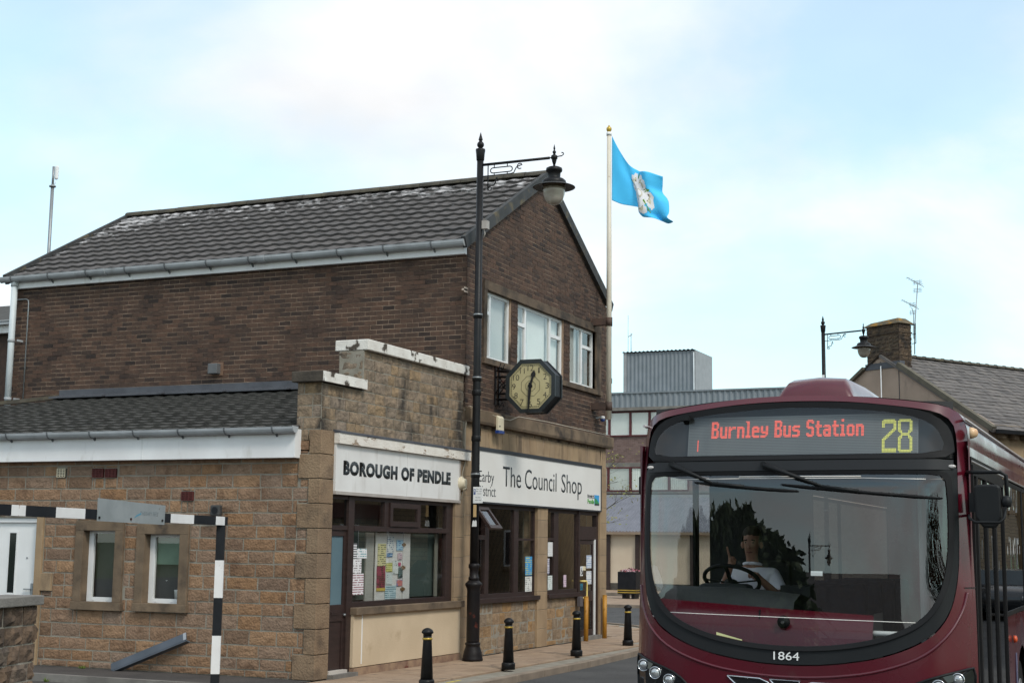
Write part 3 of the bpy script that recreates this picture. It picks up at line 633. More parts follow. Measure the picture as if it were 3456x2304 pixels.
part('conduit', MB().tube([(4.165, 10.0, 6.56), (4.165, 9.66, 6.56), (4.165, 9.61, 6.53), (4.165, 9.60, 6.45), (4.165, 9.60, 4.4)], 0.013, 8), 'galv', bb)
# small grey box on the side wall
vb = empty('vent_box', (BX, 5.08, 4.9), 'small grey square box fixed to the brick side wall above the low roof', 'vent')
part('housing', MB().box(BX-0.13, BX+0.0, 4.975, 5.18, 4.895, 5.085), mat('vent_grey', (0.13, 0.135, 0.14), (0.09, 0.095, 0.1), 0.6), vb, bevel=0.012)
part('back_plate', MB().box(BX-0.016, BX+0.002, 4.92, 5.20, 4.87, 5.11), mat('vent_plate', (0.2, 0.12, 0.08), None, 0.8), vb)
# --- upper window band
sw = part('window_surround', MB().box(4.84, 10.66, -0.035, 0.10, 6.29, 6.45).box(10.37, 10.66, -0.03, 0.10, 5.08, 6.29).box(4.84, 4.965, -0.03, 0.10, 5.08, 6.29).box(4.82, 10.68, -0.06, 0.10, 4.98, 5.08), 'surround', bb)
for (a, b) in ((6.07, 6.36), (8.63, 8.95)):
    pier = part('window_pier', MB().box(a, b, 0.012, 0.12, 5.08, 6.29), 'mortar_brown', bb)
    bricks((a, 0, 0), X, Z, b-a, 5.08, 6.29, [], None, pier, 0, 5)
def upvc_window(name, p, x0, x1, z0, z1, mull, trans, yf=0.055, fm='upvc', gm='glass', bead=0.055, d=0.06):
    """frame bars plus one pane for each light; mull = x positions, trans = {light index: z}"""
    w = part(name, MB().box(x0, x1, yf, yf+d, z1-bead, z1).box(x0, x1, yf, yf+d, z0, z0+bead).box(x0, x0+bead, yf, yf+d, z0+bead, z1-bead).box(x1-bead, x1, yf, yf+d, z0+bead, z1-bead), fm, p)
    xs = [x0+bead]+[c for m_ in mull for c in (m_-bead*0.6, m_+bead*0.6)]+[x1-bead]
    for m_ in mull: part('mullion', MB().box(m_-bead*0.6, m_+bead*0.6, yf-0.004, yf+d, z0+bead, z1-bead), fm, w)
    for k in range(len(mull)+1):
        a, b = xs[2*k], xs[2*k+1]; zs = [(z0+bead, z1-bead)]
        if k in trans:
            zt = trans[k]; part('transom', MB().box(a, b, yf-0.004, yf+d, zt-bead*0.6, zt+bead*0.6), fm, w); zs = [(z0+bead, zt-bead*0.6), (zt+bead*0.6, z1-bead)]
        for (c, e) in zs: part('pane', MB().box(a, b, yf+0.02, yf+0.026, c, e), gm, w)
    return w
upvc_window('window', bb, 4.965, 6.065, 5.085, 6.285, [5.24], {0: 5.91})
upvc_window('window', bb, 6.365, 8.63, 5.085, 6.285, [6.82, 8.02], {0: 5.91, 2: 5.91})
upvc_window('window', bb, 8.955, 10.365, 5.085, 6.285, [9.72], {1: 5.92})
# rooms and blinds behind the upper windows
part('upper_room', MB().add([(4.5, 0.3, 4.9), (10.8, 0.3, 4.9), (10.8, 4, 4.9), (4.5, 4, 4.9), (4.5, 0.3, 6.6), (10.8, 0.3, 6.6), (10.8, 4, 6.6), (4.5, 4, 6.6)], [(0, 1, 2, 3), (4, 5, 6, 7), (2, 3, 7, 6), (0, 3, 7, 4), (1, 2, 6, 5)]), 'room_pale', bb)
for (a, b, m_) in ((4.99, 5.22, 'blind'), (5.28, 6.02, 'blind'), (6.40, 6.80, 'blind'), (6.86, 7.12, 'blind'), (7.13, 7.98, 'blind_white'), (8.06, 8.6, 'blind_white'), (8.98, 9.30, 'blind_white'), (9.31, 9.66, 'blind')):
    mb = MB(); n = max(2, round((b-a)/0.09))
    for i in range(n):
        c = a+(b-a)*(i+.5)/n; mb.add([(c-.047, .17+.012, 5.1), (c+.047, .17-.012, 5.1), (c+.047, .17-.012, 6.28), (c-.047, .17+.012, 6.28)], [(0, 1, 2, 3)])
    part('blind', mb, m_, bb)
part('curtain', MB().prism([(9.78+.02*k, 0.17+0.012*sin(k*1.7)) for k in range(12)]+[(9.78+.02*k, 0.18+0.012*sin(k*1.7)) for k in reversed(range(12))], (0, 0, 5.1), X, Y, Z, 0, 1.15), mat('curtain', (0.28, 0.22, 0.16), (0.2, 0.15, 0.11), 0.9), bb)
part('window_paper', MB().box(6.41, 6.58, 0.10, 0.102, 5.16, 5.50), 'white', bb); part('window_paper', MB().box(6.88, 7.05, 0.10, 0.102, 5.12, 5.62), 'white', bb)
# --- ground floor shop front : ledge, voussoir band, piers, stallrisers
part('ledge', MB().prism([(-0.09, 3.905), (-0.11, 3.95), (-0.11, 4.14), (0.05, 4.185), (0.05, 3.905)], (BX+0.02, 0, 0), Y, Z, X, 0, 7.02), 'ashlar_dark', bb, bevel=0.006)
band = part('lintel_band', MB().box(BX+0.0, 11.05, 0.006, 0.25, 3.40, 3.91), 'mortar_grey', bb)
# flat-arch stones
xs = [BX+0.02]
while xs[-1] < 11.0: xs.append(xs[-1]+rg.uniform(0.26, 0.36))
xs[-1] = 11.04
for i, (a, b) in enumerate(zip(xs[:-1], xs[1:])):
    t = 0.05*math.copysign(1, 7.6-(a+b)/2)*(0.4+abs((a+b)/2-7.6)/3.5) if 4.6 < a < 10.6 else 0
    part('lintel_stone', MB().prism([(a+.004+t*.0, 3.50), (b-.004, 3.50), (b-.004-t, 3.845), (a+.004-t, 3.845)], (0, 0, 0), X, Z, Y, -0.002, 0.02), 'ashlar', band)
x = BX+0.05
while x < 10.9:       # small packing stones under the ledge
    l = rg.uniform(0.3, 0.55)
    part('packing_stone', MB().box(x, x+l-.06, -0.004+rg.uniform(-.012, .006), 0.02, 3.85, 3.902), 'ashlar_dark', band); x += l
def pier(x0, x1, z1, name='pier', y0=-0.012, hb=0.335, m='ashlar', zb=0.0):
    p = part(name, MB().box(x0+.006, x1-.006, y0+.006, 0.3, zb, z1), 'mortar_grey', bb)
    z = zb
    while z < z1-0.05:
        h = min(hb*rg.uniform(.94, 1.06), z1-z)
        if z1-z-h < 0.1: h = z1-z
        part('stone', MB().box(x0, x1, y0, 0.28, z+.003, z+h-.003), m, p, bevel=0.005); z += h
    return p
pier(4.19, 4.62, 3.50); pier(3.86, 4.185, 3.245, y0=-0.02)
pier(7.37, 7.85, 2.56); pier(10.665, 11.05, 3.50)
part('return_wall', MB().box(10.8, 11.05, 0.3, 9.8, 0, 3.5), 'ashlar', bb)
for (a, b) in ((4.62, 7.37), (7.85, 9.62)):
    w_ = part('stallriser', MB().box(a, b, 0.03, 0.22, 0.0, 0.88), 'mortar_grey', bb)
    stone_wall(w_, (a, 0.028, 0), X, Z, b-a, [0.09, 0.2, 0.2, 0.2, 0.17], 'stone_pale', lens=(0.2, 0.5), tmpl=TPL_PALE, seed=int(a*10), depth=0.02, joint=0.012)
# dark brown timber shop windows
def timber(name, x0, x1, z0, z1, mulls, rails, y=0.05, f=0.075, d=0.08, p=bb, gm='glass'):
    """mulls: list of (x0,x1); rails: {light: [(z0,z1),..]}"""
    w = part(name, MB().box(x0, x1, y, y+d, z1-f, z1).box(x0, x1, y, y+d, z0, z0+f).box(x0, x0+f*.6, y, y+d, z0+f, z1-f).box(x1-f*.6, x1, y, y+d, z0+f, z1-f), 'brown_wood', p)
    ed = [x0+f*.6]+[c for a, b in mulls for c in (a, b)]+[x1-f*.6]
    for a, b in mulls: part('mullion', MB().box(a, b, y-.004, y+d, z0+f, z1-f), 'brown_wood', w)
    for k in range(len(mulls)+1):
        a, b = ed[2*k], ed[2*k+1]; cuts = [z0+f]
        for (c, e) in rails.get(k, []):
            part('rail', MB().box(a, b, y-.002, y+d, c, e), 'brown_wood', w); cuts += [c, e]
        cuts.append(z1-f)
        for c, e in zip(cuts[::2], cuts[1::2]):
            if gm: part('pane', MB().box(a, b, y+.03, y+.036, c, e), gm, w)
    return w
w1 = timber('window', 4.62, 7.37, 0.95, 2.57, [(5.17, 5.33), (6.40, 6.60)], {2: [(1.95, 1.99)]}, gm=None)
# panes with the left top light hung open
for a, b, c, e in ((5.33, 6.40, 1.025, 2.495), (6.60, 7.325, 1.025, 1.95), (6.60, 7.325, 1.99, 2.495), (4.665, 5.17, 1.025, 1.95)):
    part('pane', MB().box(a, b, 0.08, 0.086, c, e), 'glass', w1)
part('rail', MB().box(4.665, 5.17, 0.048, 0.13, 1.95, 2.03), 'brown_wood', w1)
def hung(x0, x1, zt, h, ang, p):
    c, s_ = cos(ang), sin(ang); o = Vector((x0, 0.03, zt)); v = Vector((0, -s_, -c)); n = Vector((0, -c, s_)); l = x1-x0
    mb = MB(); f = 0.065
    for r in ((0, l, 0, f), (0, l, h-f, h), (0, f, f, h-f), (l-f, l, f, h-f)):
        mb.prism([(r[0], r[2]), (r[1], r[2]), (r[1], r[3]), (r[0], r[3])], o, X, v, n, 0, 0.05)
    w = part('top_light', mb, 'brown_wood', p)
    part('pane', MB().prism([(f, f), (l-f, f), (l-f, h-f), (f, h-f)], o, X, v, n, 0.02, 0.026), 'glass', w)
    part('stay', MB().bar(o+v*h*.8+X*.06, o+Vector((0.06, .04, -h*.9)), 0.012), 'brown_wood', w)
hung(4.68, 5.16, 2.48, 0.46, radians(38), w1)
w2 = timber('window', 7.85, 9.56, 0.95, 2.57, [(8.29, 8.53)], {0: [(1.96, 2.01)]})
part('window_sill', MB().box(4.60, 7.43, -0.05, 0.10, 0.875, 0.95), 'brown_wood', bb); part('window_sill', MB().box(7.85, 9.62, -0.05, 0.10, 0.88, 0.952), 'brown_wood', bb)
# entrance door with transom panel
dr = part('door_frame', MB().box(9.56, 9.64, 0.03, 0.13, 0.06, 2.57).box(10.58, 10.665, 0.03, 0.13, 0.06, 2.57).box(9.64, 10.58, 0.03, 0.13, 2.49, 2.57).box(9.64, 10.58, 0.03, 0.13, 1.99, 2.26), 'brown_wood', bb)
part('pane', MB().box(9.64, 10.58, 0.08, 0.086, 2.26, 2.49), 'glass', dr)
door = part('door', MB().box(9.64, 9.71, 0.05, 0.10, 0.08, 1.985).box(10.40, 10.46, 0.05, 0.10, 0.08, 1.985).box(9.71, 10.40, 0.05, 0.10, 1.90, 1.985).box(9.71, 10.40, 0.05, 0.10, 0.76, 0.97).box(9.71, 10.40, 0.05, 0.10, 0.08, 0.2), 'brown_wood', bb)
part('pane', MB().box(9.71, 10.40, 0.072, 0.078, 0.97, 1.90), 'glass', door); part('pane', MB().box(9.71, 10.40, 0.072, 0.078, 0.2, 0.76), 'glass_dark', door)
part('white_edge', MB().box(10.462, 10.50, 0.02, 0.10, 0.08, 2.0), 'white', door)
part('handle', MB().tube([(9.66, 0.05, 1.17), (9.66, -0.04, 1.17), (9.80, -0.05, 1.17), (9.83, -0.05, 1.12), (9.83, -0.05, 0.88), (9.80, -0.05, 0.84), (9.70, 0.05, 0.84)], 0.018, 8), mat('handle_yellow', (0.8, 0.62, 0.2), None, 0.35), door)
part('door_step', MB().box(9.5, 10.7, -0.06, 0.2, -0.02, 0.075), 'concrete', bb)
part('shop_room', MB().add([(4.3, 0.2, 0.02), (10.8, 0.2, 0.02), (10.8, 5, 0.02), (4.3, 5, 0.02), (4.3, 0.2, 3.3), (10.8, 0.2, 3.3), (10.8, 5, 3.3), (4.3, 5, 3.3)], [(0, 1, 2, 3), (4, 5, 6, 7), (2, 3, 7, 6), (0, 3, 7, 4), (1, 2, 6, 5)]), 'room', bb)
part('counter', MB().box(5.2, 9.0, 2.4, 2.9, 0.02, 1.05), mat('counter', (0.12, 0.09, 0.06), None, 0.6), bb)
part('curtain', MB().box(6.95, 7.05, 0.25, 0.27, 1.0, 2.5), 'blind', bb)
# ================================================================== single-storey stone annex
AX = -0.36
an = empty('stone_annex', (AX, 0, 0), 'single-storey sandstone annex with low tiled roof, white fascia and stepped parapet', 'building')
# --- side wall
awall_mb = MB()
for q_ in sub_rect((0.03, 6.9, 0.0, 3.12), [(4.9, 6.06, -1, 2.19), (3.45, 4.10, 0.93, 2.03), (2.29, 2.97, 0.93, 1.98)]): awall_mb.box(AX+0.03, AX+0.3, *q_)
awall = part('wall', awall_mb, 'mortar_grey', an)
part('wall_beyond', MB().box(AX+0.0, AX+0.3, 6.9, 13.5, 0.0, 3.2), 'stone', an)
W1 = (3.33, 4.22, 0.84, 2.145); W2 = (2.165, 3.09, 0.845, 2.10)
VENTS = [(4.48, 4.66, 2.79, 2.93), (3.765, 3.985, 2.78, 2.925), (3.525, 3.745, 2.78, 2.92), (2.12, 2.34, 2.435, 2.575)]
# u = -Y from y=4.84 : a = 4.84 - y
YW = 6.9
def flip(h): return (YW-h[1], YW-h[0], h[2], h[3])
courses = [0.10, 0.155, 0.18, 0.205, 0.20, 0.172, 0.178, 0.182, 0.185, 0.178, 0.175, 0.18, 0.178, 0.18, 0.175, 0.185, 0.16, 0.17, 0.14]
QH = 0.343; quoin_holes = []
for k in range(10):
    L_ = 0.20 if k % 2 else 0.37
    quoin_holes.append((YW-L_, YW, k*QH, (k+1)*QH))
stone_wall(awall, (AX+0.025, YW, 0), -Y, Z, YW, courses, 'stone', holes=[flip(W1), flip(W2), flip((4.84, 6.10, -1, 2.2)), flip((4.64, 4.85, 1.1, 1.36))]+[flip(v) for v in VENTS]+quoin_holes, lens=(0.30, 0.54), tmpl=TPL_STONE, seed=21, depth=0.025, joint=0.021)
for k in range(10):     # dressed corner stones
    L_ = 0.20 if k % 2 else 0.37
    z1 = min((k+1)*QH-.006, 3.42)
    part('quoin', MB().box(AX, 0.0, 0.0, L_-.01, k*QH+.004, z1), 'quoin', awall, bevel=0.008)
    part('rough_face', MB().box(AX-.004, AX+.02, 0.03, L_-.03, k*QH+.03, z1-.03), 'ashlar_dark', awall, bevel=0.003) if k in () else None
# stone window surrounds with white windows
for (y0, y1, z0, z1), half in ((W1, False), (W2, True)):
    s_ = part('window_surround', MB().box(AX-.012, AX+.2, y0, y1, z1-.145, z1).box(AX-.012, AX+.2, y0, y0+.155, z0+.12, z1-.145).box(AX-.012, AX+.2, y1-.15, y1, z0+.12, z1-.145).box(AX-.05, AX+.22, y0-.03, y1+.0, z0, z0+.12), 'ashlar_dark', an, bevel=0.006)
    a, b, c, d = y0+.155, y1-.15, z0+.12, z1-.145; xf = AX+.13; f = 0.065
    w = part('window', MB().box(xf, xf+.05, a, b, c, c+f).box(xf, xf+.05, a, b, d-f*.6, d).box(xf, xf+.05, b-f*1.3, b, c+f, d-f*.6).box(xf, xf+.05, a, a+f*.4, c+f, d-f*.6), 'upvc', an)
    part('pane', MB().box(xf+.02, xf+.026, a+f*.4, b-f*1.3, c+f, d-f*.6), 'glass', w)
    for q in (0.3, 0.75): part('drain_cap', MB().box(xf-.008, xf, a+(b-a)*q, a+(b-a)*q+.03, c+.02, c+.032), 'white', w)
    if half: part('roller_blind', MB().box(xf+.08, xf+.085, a, b, 1.52, d), mat('roller', (0.16, 0.25, 0.2), (0.13, 0.21, 0.17), 0.8), an)
part('side_room', MB().box(AX+.32, 2.0, 0.4, 4.8, 0.1, 0.12).box(1.9, 2.0, 0.4, 4.8, 0.12, 2.9).box(AX+.32, 1.9, 0.4, 0.5, .12, 2.9).box(AX+.32, 1.9, 4.7, 4.8, .12, 2.9).box(AX+.32, 1.9, .5, 4.7, 2.9, 3.0), 'room', an)
tub = empty('white_tub', (AX+.35, 2.85, 0.95), 'white round tubs standing inside the right small side window', 'tub')
part('tub', MB().lathe([(0.07, 0), (0.085, 0.16), (0.09, 0.17), (0.08, 0.18)], (AX+.30, 2.50, 0.98), 14), 'white', tub); part('tub', MB().lathe([(0.06, 0), (0.06, 0.3), (0.065, 0.31)], (AX+.32, 2.72, 0.98), 14), 'white', tub)
# air bricks
for i, v in enumerate(VENTS):
    m_ = 'box_cream' if i == 0 else 'red_clay'
    vb_ = part('air_brick', MB().box(AX+.012, AX+.05, v[0]+.008, v[1]-.008, v[2]+.006, v[3]-.006), mat('vent_hole', (0.008, 0.006, 0.006), None, 0.9) if i == 0 else 'red_clay', an)
    mb = MB()
    n = 5
    for k in range(n+1):
        z = v[2]+.006+(v[3]-v[2]-.02)*k/n; mb.box(AX-.002, AX+.012, v[0]+.008, v[1]-.008, z, z+.011)
    for k in range(4):
        y = v[0]+.008+(v[1]-v[0]-.026)*k/3; mb.box(AX-.003, AX+.012, y, y+.011, v[2]+.006, v[3]-.006)
    part('grille', mb, m_, vb_)
# --- white door in its stone jamb, far left
part('door_jamb', MB().box(AX-.012, AX+.2, 4.85, 4.975, 0.0, 2.2).box(AX-.01, AX+.2, 4.64, 4.85, 1.10, 1.36), 'ashlar', an, bevel=.004)
jd = part('door', MB().box(AX+.1, AX+.15, 5.03, 6.02, 0.02, 2.11), 'white', an)
part('door_frame', MB().box(AX+.06, AX+.16, 4.975, 5.03, 0.0, 2.18).box(AX+.06, AX+.16, 6.02, 6.09, 0, 2.18).box(AX+.06, AX+.16, 5.03, 6.02, 2.115, 2.18), 'upvc', jd)
part('door_bead', MB().box(AX+.092, AX+.1, 5.425, 5.45, 1.02, 1.98).box(AX+.092, AX+.1, 5.58, 5.605, 1.02, 1.98).box(AX+.092, AX+.1, 5.45, 5.58, 1.955, 1.98).box(AX+.092, AX+.1, 5.45, 5.58, 1.02, 1.05), 'upvc', jd)
part('pane', MB().box(AX+.094, AX+.099, 5.45, 5.58, 1.05, 1.955), mat('door_pane', (0.012, 0.016, 0.016), None, 0.05), jd)
part('handle', MB().bar((AX+.06, 5.09, 1.11), (AX+.06, 5.22, 1.11), 0.02).box(AX+.08, AX+.1, 5.07, 5.11, 1.03, 1.2), 'galv', jd)
part('lock', MB().lathe([(0.014, 0), (0.014, 0.01)], (0, 0, 0), 10), 'galv', jd).matrix_basis = Matrix.Translation((AX+.1, 5.22, 1.58)) @ Matrix.Rotation(-pi/2, 4, 'Y')
part('letter_plate', MB().box(AX+.09, AX+.1, 5.25, 5.52, 0.95, 0.99), 'galv', jd)
# --- fascia, gutter
part('fascia', MB().box(-0.50, AX+.02, 0.34, 13.5, 3.03, 3.43), 'fascia', an)
g2 = MB(); half_gutter(g2, -0.575, 3.45, 0.30, 13.5, 0.072)
g2.prism([(0.074*cos(pi+pi*k/8), 0.094*sin(pi+pi*k/8)) for k in range(9)], (-0.57, 0.292, 3.458), X, Z, Y, 0, 0.012)
gut2 = part('gutter', g2, 'gutter', an)
for yy in (2.95, 6.0, 9.0): part('fascia_joint', MB().box(-.503, -.499, yy, yy+.03, 3.032, 3.425), 'upvc', an)
for k in range(9):
    yy = 0.62+k*0.80
    part('gutter_bracket', MB().prism([(0.082*cos(pi+pi*q/8), 0.102*sin(pi+pi*q/8)) for q in range(9)]+[(0.082, .004), (-0.082, .004)], (-0.57, yy, 3.453), X, Z, Y, 0, 0.026).bar((-.55, yy+.013, 3.385), (-.5, yy+.013, 3.33), .02, .03), 'gutter_dark', gut2)
part('gutter_joint', MB().prism([(0.078*cos(pi+pi*q/8), 0.078*sin(pi+pi*q/8)) for q in range(9)], (-.57, 4.55, 3.457), X, Z, Y, 0, 0.16), 'gutter', gut2)
# --- roof
AE, AZ, FX, FZ = -0.52, 3.47, BX, 4.56
ASL = Vector((FX-AE, 0, FZ-AZ)); AL = ASL.length; ASD = ASL.normalized()
aroof = part('roof', MB().add([(AE+.1, .42, AZ-.045), (FX, .42, FZ-.07), (FX, 8.70, FZ-.07), (AE+.1, 13.4, AZ-.045), (AE+.1, .42, AZ-.09), (FX, .42, FZ-.12), (FX, 8.70, FZ-.12), (AE+.1, 13.4, AZ-.09)],
     [(0, 1, 2, 3), (7, 6, 5, 4), (0, 4, 5, 1), (1, 5, 6, 2), (2, 6, 7, 3), (3, 7, 4, 0)]), 'tile_low', an)
ANR = 15; AEX = AL/ANR; ATW = 0.30
ATILE = tile_mesh(ATW+.008, AEX+.06, 0.020, 1, 0.034, MT['tile_low'], nseg=6)
tl = []
for j in range(ANR):
    y = 0.42
    xo = AE+ASD.x*(j+.5)*AEX; ymax = 8.70+(FX-xo)*1.0
    off = (j % 2)*ATW*0.33
    k = 0
    while True:
        yb = 0.36+off+(k+1)*ATW-(ATW if off else 0)*0; k += 1
        if yb > ymax: break
        o = Vector((AE, yb, AZ-.06))+ASD*(j*AEX)
        tl.append(((o-CAM).length, ATILE, frame_mtx(o, -Y, ASD, (-Y).cross(ASD)) @ Matrix.Rotation(rg.uniform(-.008, .008), 4, 'Z')))
tl.sort(key=lambda t: t[0])
for _, me, m in tl[:300]: place('tile', me, aroof, m)
join_rest('tiles', [(me, m) for _, me, m in tl[300:]], aroof, 'tile_low')
part('hip', MB().bar((FX, 8.72, FZ+.03), (AE, 13.42, AZ+.03), 0.12, 0.07), 'ridge', aroof)
fl = part('flashing', MB().box(BX-.022, BX, 0.5, 8.70, FZ-.04, 4.72), 'lead', aroof)
for k in range(6):
    y0 = 0.55+k*1.36
    part('apron', MB().add([(BX-.02, y0, FZ+.05), (BX-.02, y0+1.40, FZ+.05), (BX-.33, y0+1.38-.05, FZ-.005), (BX-.34, y0+.05, FZ-.003), (BX-.02, y0, FZ+.02), (BX-.02, y0+1.4, FZ+.02), (BX-.33, y0+1.33, FZ-.035), (BX-.34, y0+.05, FZ-.033)], [(0, 1, 2, 3), (4, 7, 6, 5), (2, 1, 5, 6), (3, 2, 6, 7), (0, 3, 7, 4)]), 'lead', fl)
# --- parapet and front
par = part('parapet', MB().box(AX+.03, 0.80, 0.03, 0.40, 3.35, 4.08).box(0.80, 4.17, 0.03, 0.44, 3.3, 4.68), 'mortar_grey', an)
pc = [0.165, 0.165, 0.165, 0.165, 0.165]
stone_wall(par, (AX+.025, 0.025, 0), X, Z, 4.53, [0.145]+[0.165]*8, 'stone_grey', holes=[(1.16, 9, 4.685, 9), (-1, 1.16, 4.085, 9)], lens=(0.2, 0.42), tmpl=TPL_GREY, seed=31, z0=3.27, depth=0.025, joint=0.014)
stone_wall(par, (AX+.025, 0.43, 0), -Y, Z, 0.40, [0.165]*5, 'stone_grey', lens=(0.18, 0.36), tmpl=TPL_GREY, seed=32, z0=3.27, depth=0.025, joint=0.014)
stone_wall(par, (0.805, 0.46, 0), -Y, Z, 0.43, [0.15]*4, 'stone_grey', lens=(0.18, 0.36), tmpl=TPL_GREY, seed=33, z0=4.09, depth=0.025, joint=0.014)
for nm, (a, b, z0, z1, y0, y1) in (('a', (-.44, .79, 4.09, 4.24, -.05, .47)), ('b', (.80, 4.25, 4.69, 4.85, -.05, .52))):
    if nm == 'a': part('coping', MB().box(a, b, y0, y1, z0, z1), mat('coping_dark', (0.085, 0.07, 0.055), (0.05, 0.042, 0.034), 0.95, nscale=6, bump=.5, bscale=30), par, bevel=0.012)
    else: part('coping', MB().box(a, b, y0, y1, z0, z1), 'old_white', par, bevel=0.012)
part('painted_face', MB().box(-.438, .788, -.058, -.048, 4.094, 4.236), 'old_white', par)
# door and shop window
af = part('door_frame', MB().box(0.0, 0.045, 0.03, 0.11, 0.1, 2.55).box(0.485, 0.62, 0.02, 0.12, 0.06, 2.55).box(0.045, 0.485, 0.03, 0.11, 2.045, 2.11).box(0.045, .485, .03, .11, 2.48, 2.55), 'brown_wood', an)
part('pane', MB().box(0.045, 0.485, 0.06, 0.066, 2.11, 2.48), 'glass_dark', af)
ad = part('door', MB().box(0.045, 0.085, 0.05, 0.10, 0.1, 2.04).box(0.42, 0.485, 0.05, 0.10, 0.1, 2.04).box(0.085, 0.42, 0.05, 0.10, 1.96, 2.04).box(0.085, 0.42, 0.05, 0.10, 0.77, 1.0).box(0.085, .42, .065, .10, .1, .77), 'brown_wood', an)
part('pane', MB().box(0.085, 0.42, 0.07, 0.08, 1.0, 1.96), 'frosted', ad)
part('letter_flap', MB().box(0.12, 0.36, 0.042, 0.05, 0.86, 0.90), 'brown_wood', ad); part('handle', MB().lathe([(0.02, 0), (0.02, .03)], (0.455, .03, 0.84), 10), 'galv', ad)
part('door_step', MB().box(-.02, 0.66, -.10, .1, -.02, .055), 'concrete', an); part('threshold', MB().box(0.0, .49, -.02, .1, .055, .098), mat('threshold', (0.55, 0.5, 0.45), None, .8), an)
aw = timber('window', 0.62, 3.86, 0.955, 2.55, [], {}, y=0.03, f=0.07, p=an, gm=None)
part('rail', MB().box(0.66, 3.82, 0.022, 0.11, 2.04, 2.115), 'brown_wood', aw)
for a, b in ((1.55, 1.68), (2.65, 2.72)): part('mullion', MB().box(a, b, 0.026, 0.11, 2.115, 2.48), 'brown_wood', aw)
for a, b, c, e in ((0.665, 3.63, 1.025, 2.04), (0.665, 1.55, 2.115, 2.48), (2.72, 3.63, 2.115, 2.48)): part('pane', MB().box(a, b, .06, .066, c, e), 'glass', aw)
part('mullion', MB().box(3.63, 3.82, .028, .11, 1.025, 2.48), 'brown_wood', aw)
tlw = part('top_light', MB().box(1.69, 2.64, .0, .05, 2.12, 2.20).box(1.69, 2.64, 0, .05, 2.40, 2.475).box(1.69, 1.77, 0, .05, 2.20, 2.40).box(2.56, 2.64, 0, .05, 2.20, 2.40), 'brown_wood', aw); part('pane', MB().box(1.77, 2.56, .02, .026, 2.20, 2.40), 'glass', tlw)
part('window_sill', MB().box(0.60, 4.13, -.09, .12, .845, .95), 'ashlar_dark', an, bevel=.008)
sr = part('stallriser', MB().box(0.62, 4.08, -.03, .15, 0.11, .845), 'cream', an, bevel=.004)
part('cover_strip', MB().box(0.845, 0.862, -.04, -.03, .15, .84), 'white', sr)
part('plinth', MB().box(0.61, 4.10, -.05, .15, 0.0, .10), mat('plinth', (0.33, 0.22, 0.14), (0.2, 0.12, 0.085), .9, nscale=6, stain=((.12, .03, .02), 4, .6, .66)), an)
part('room', MB().add([(-.1, .2, .02), (4.0, .2, .02), (4.0, 4, .02), (-.1, 4, .02), (-.1, .2, 3.2), (4.0, .2, 3.2), (4.0, 4, 3.2), (-.1, 4, 3.2)], [(0, 1, 2, 3), (4, 5, 6, 7), (2, 3, 7, 6), (0, 3, 7, 4), (1, 2, 6, 5)]), 'room', an)
for a, b in ((0.70, 1.32), (2.72, 3.62)):
    n = int((b-a)/.075)
    for i in range(n):
        c = a+(b-a)*(i+.5)/n
        part('blind_slat', MB().add([(c-.035, .24, 1.04), (c+.03, .215, 1.04), (c+.03, .215, 2.02), (c-.035, .24, 2.02), (c-.035, .242, 1.04), (c+.03, .217, 1.04), (c+.03, .217, 2.02), (c-.035, .242, 2.02)], [(0, 1, 2, 3), (7, 6, 5, 4), (0, 4, 5, 1), (2, 6, 7, 3), (1, 5, 6, 2), (3, 7, 4, 0)]), 'blind_green', an)
part('end_panel', MB().box(3.50, 3.60, .16, .18, 1.03, 2.03), mat('endp', (0.25, 0.24, 0.2), None, .8), an)
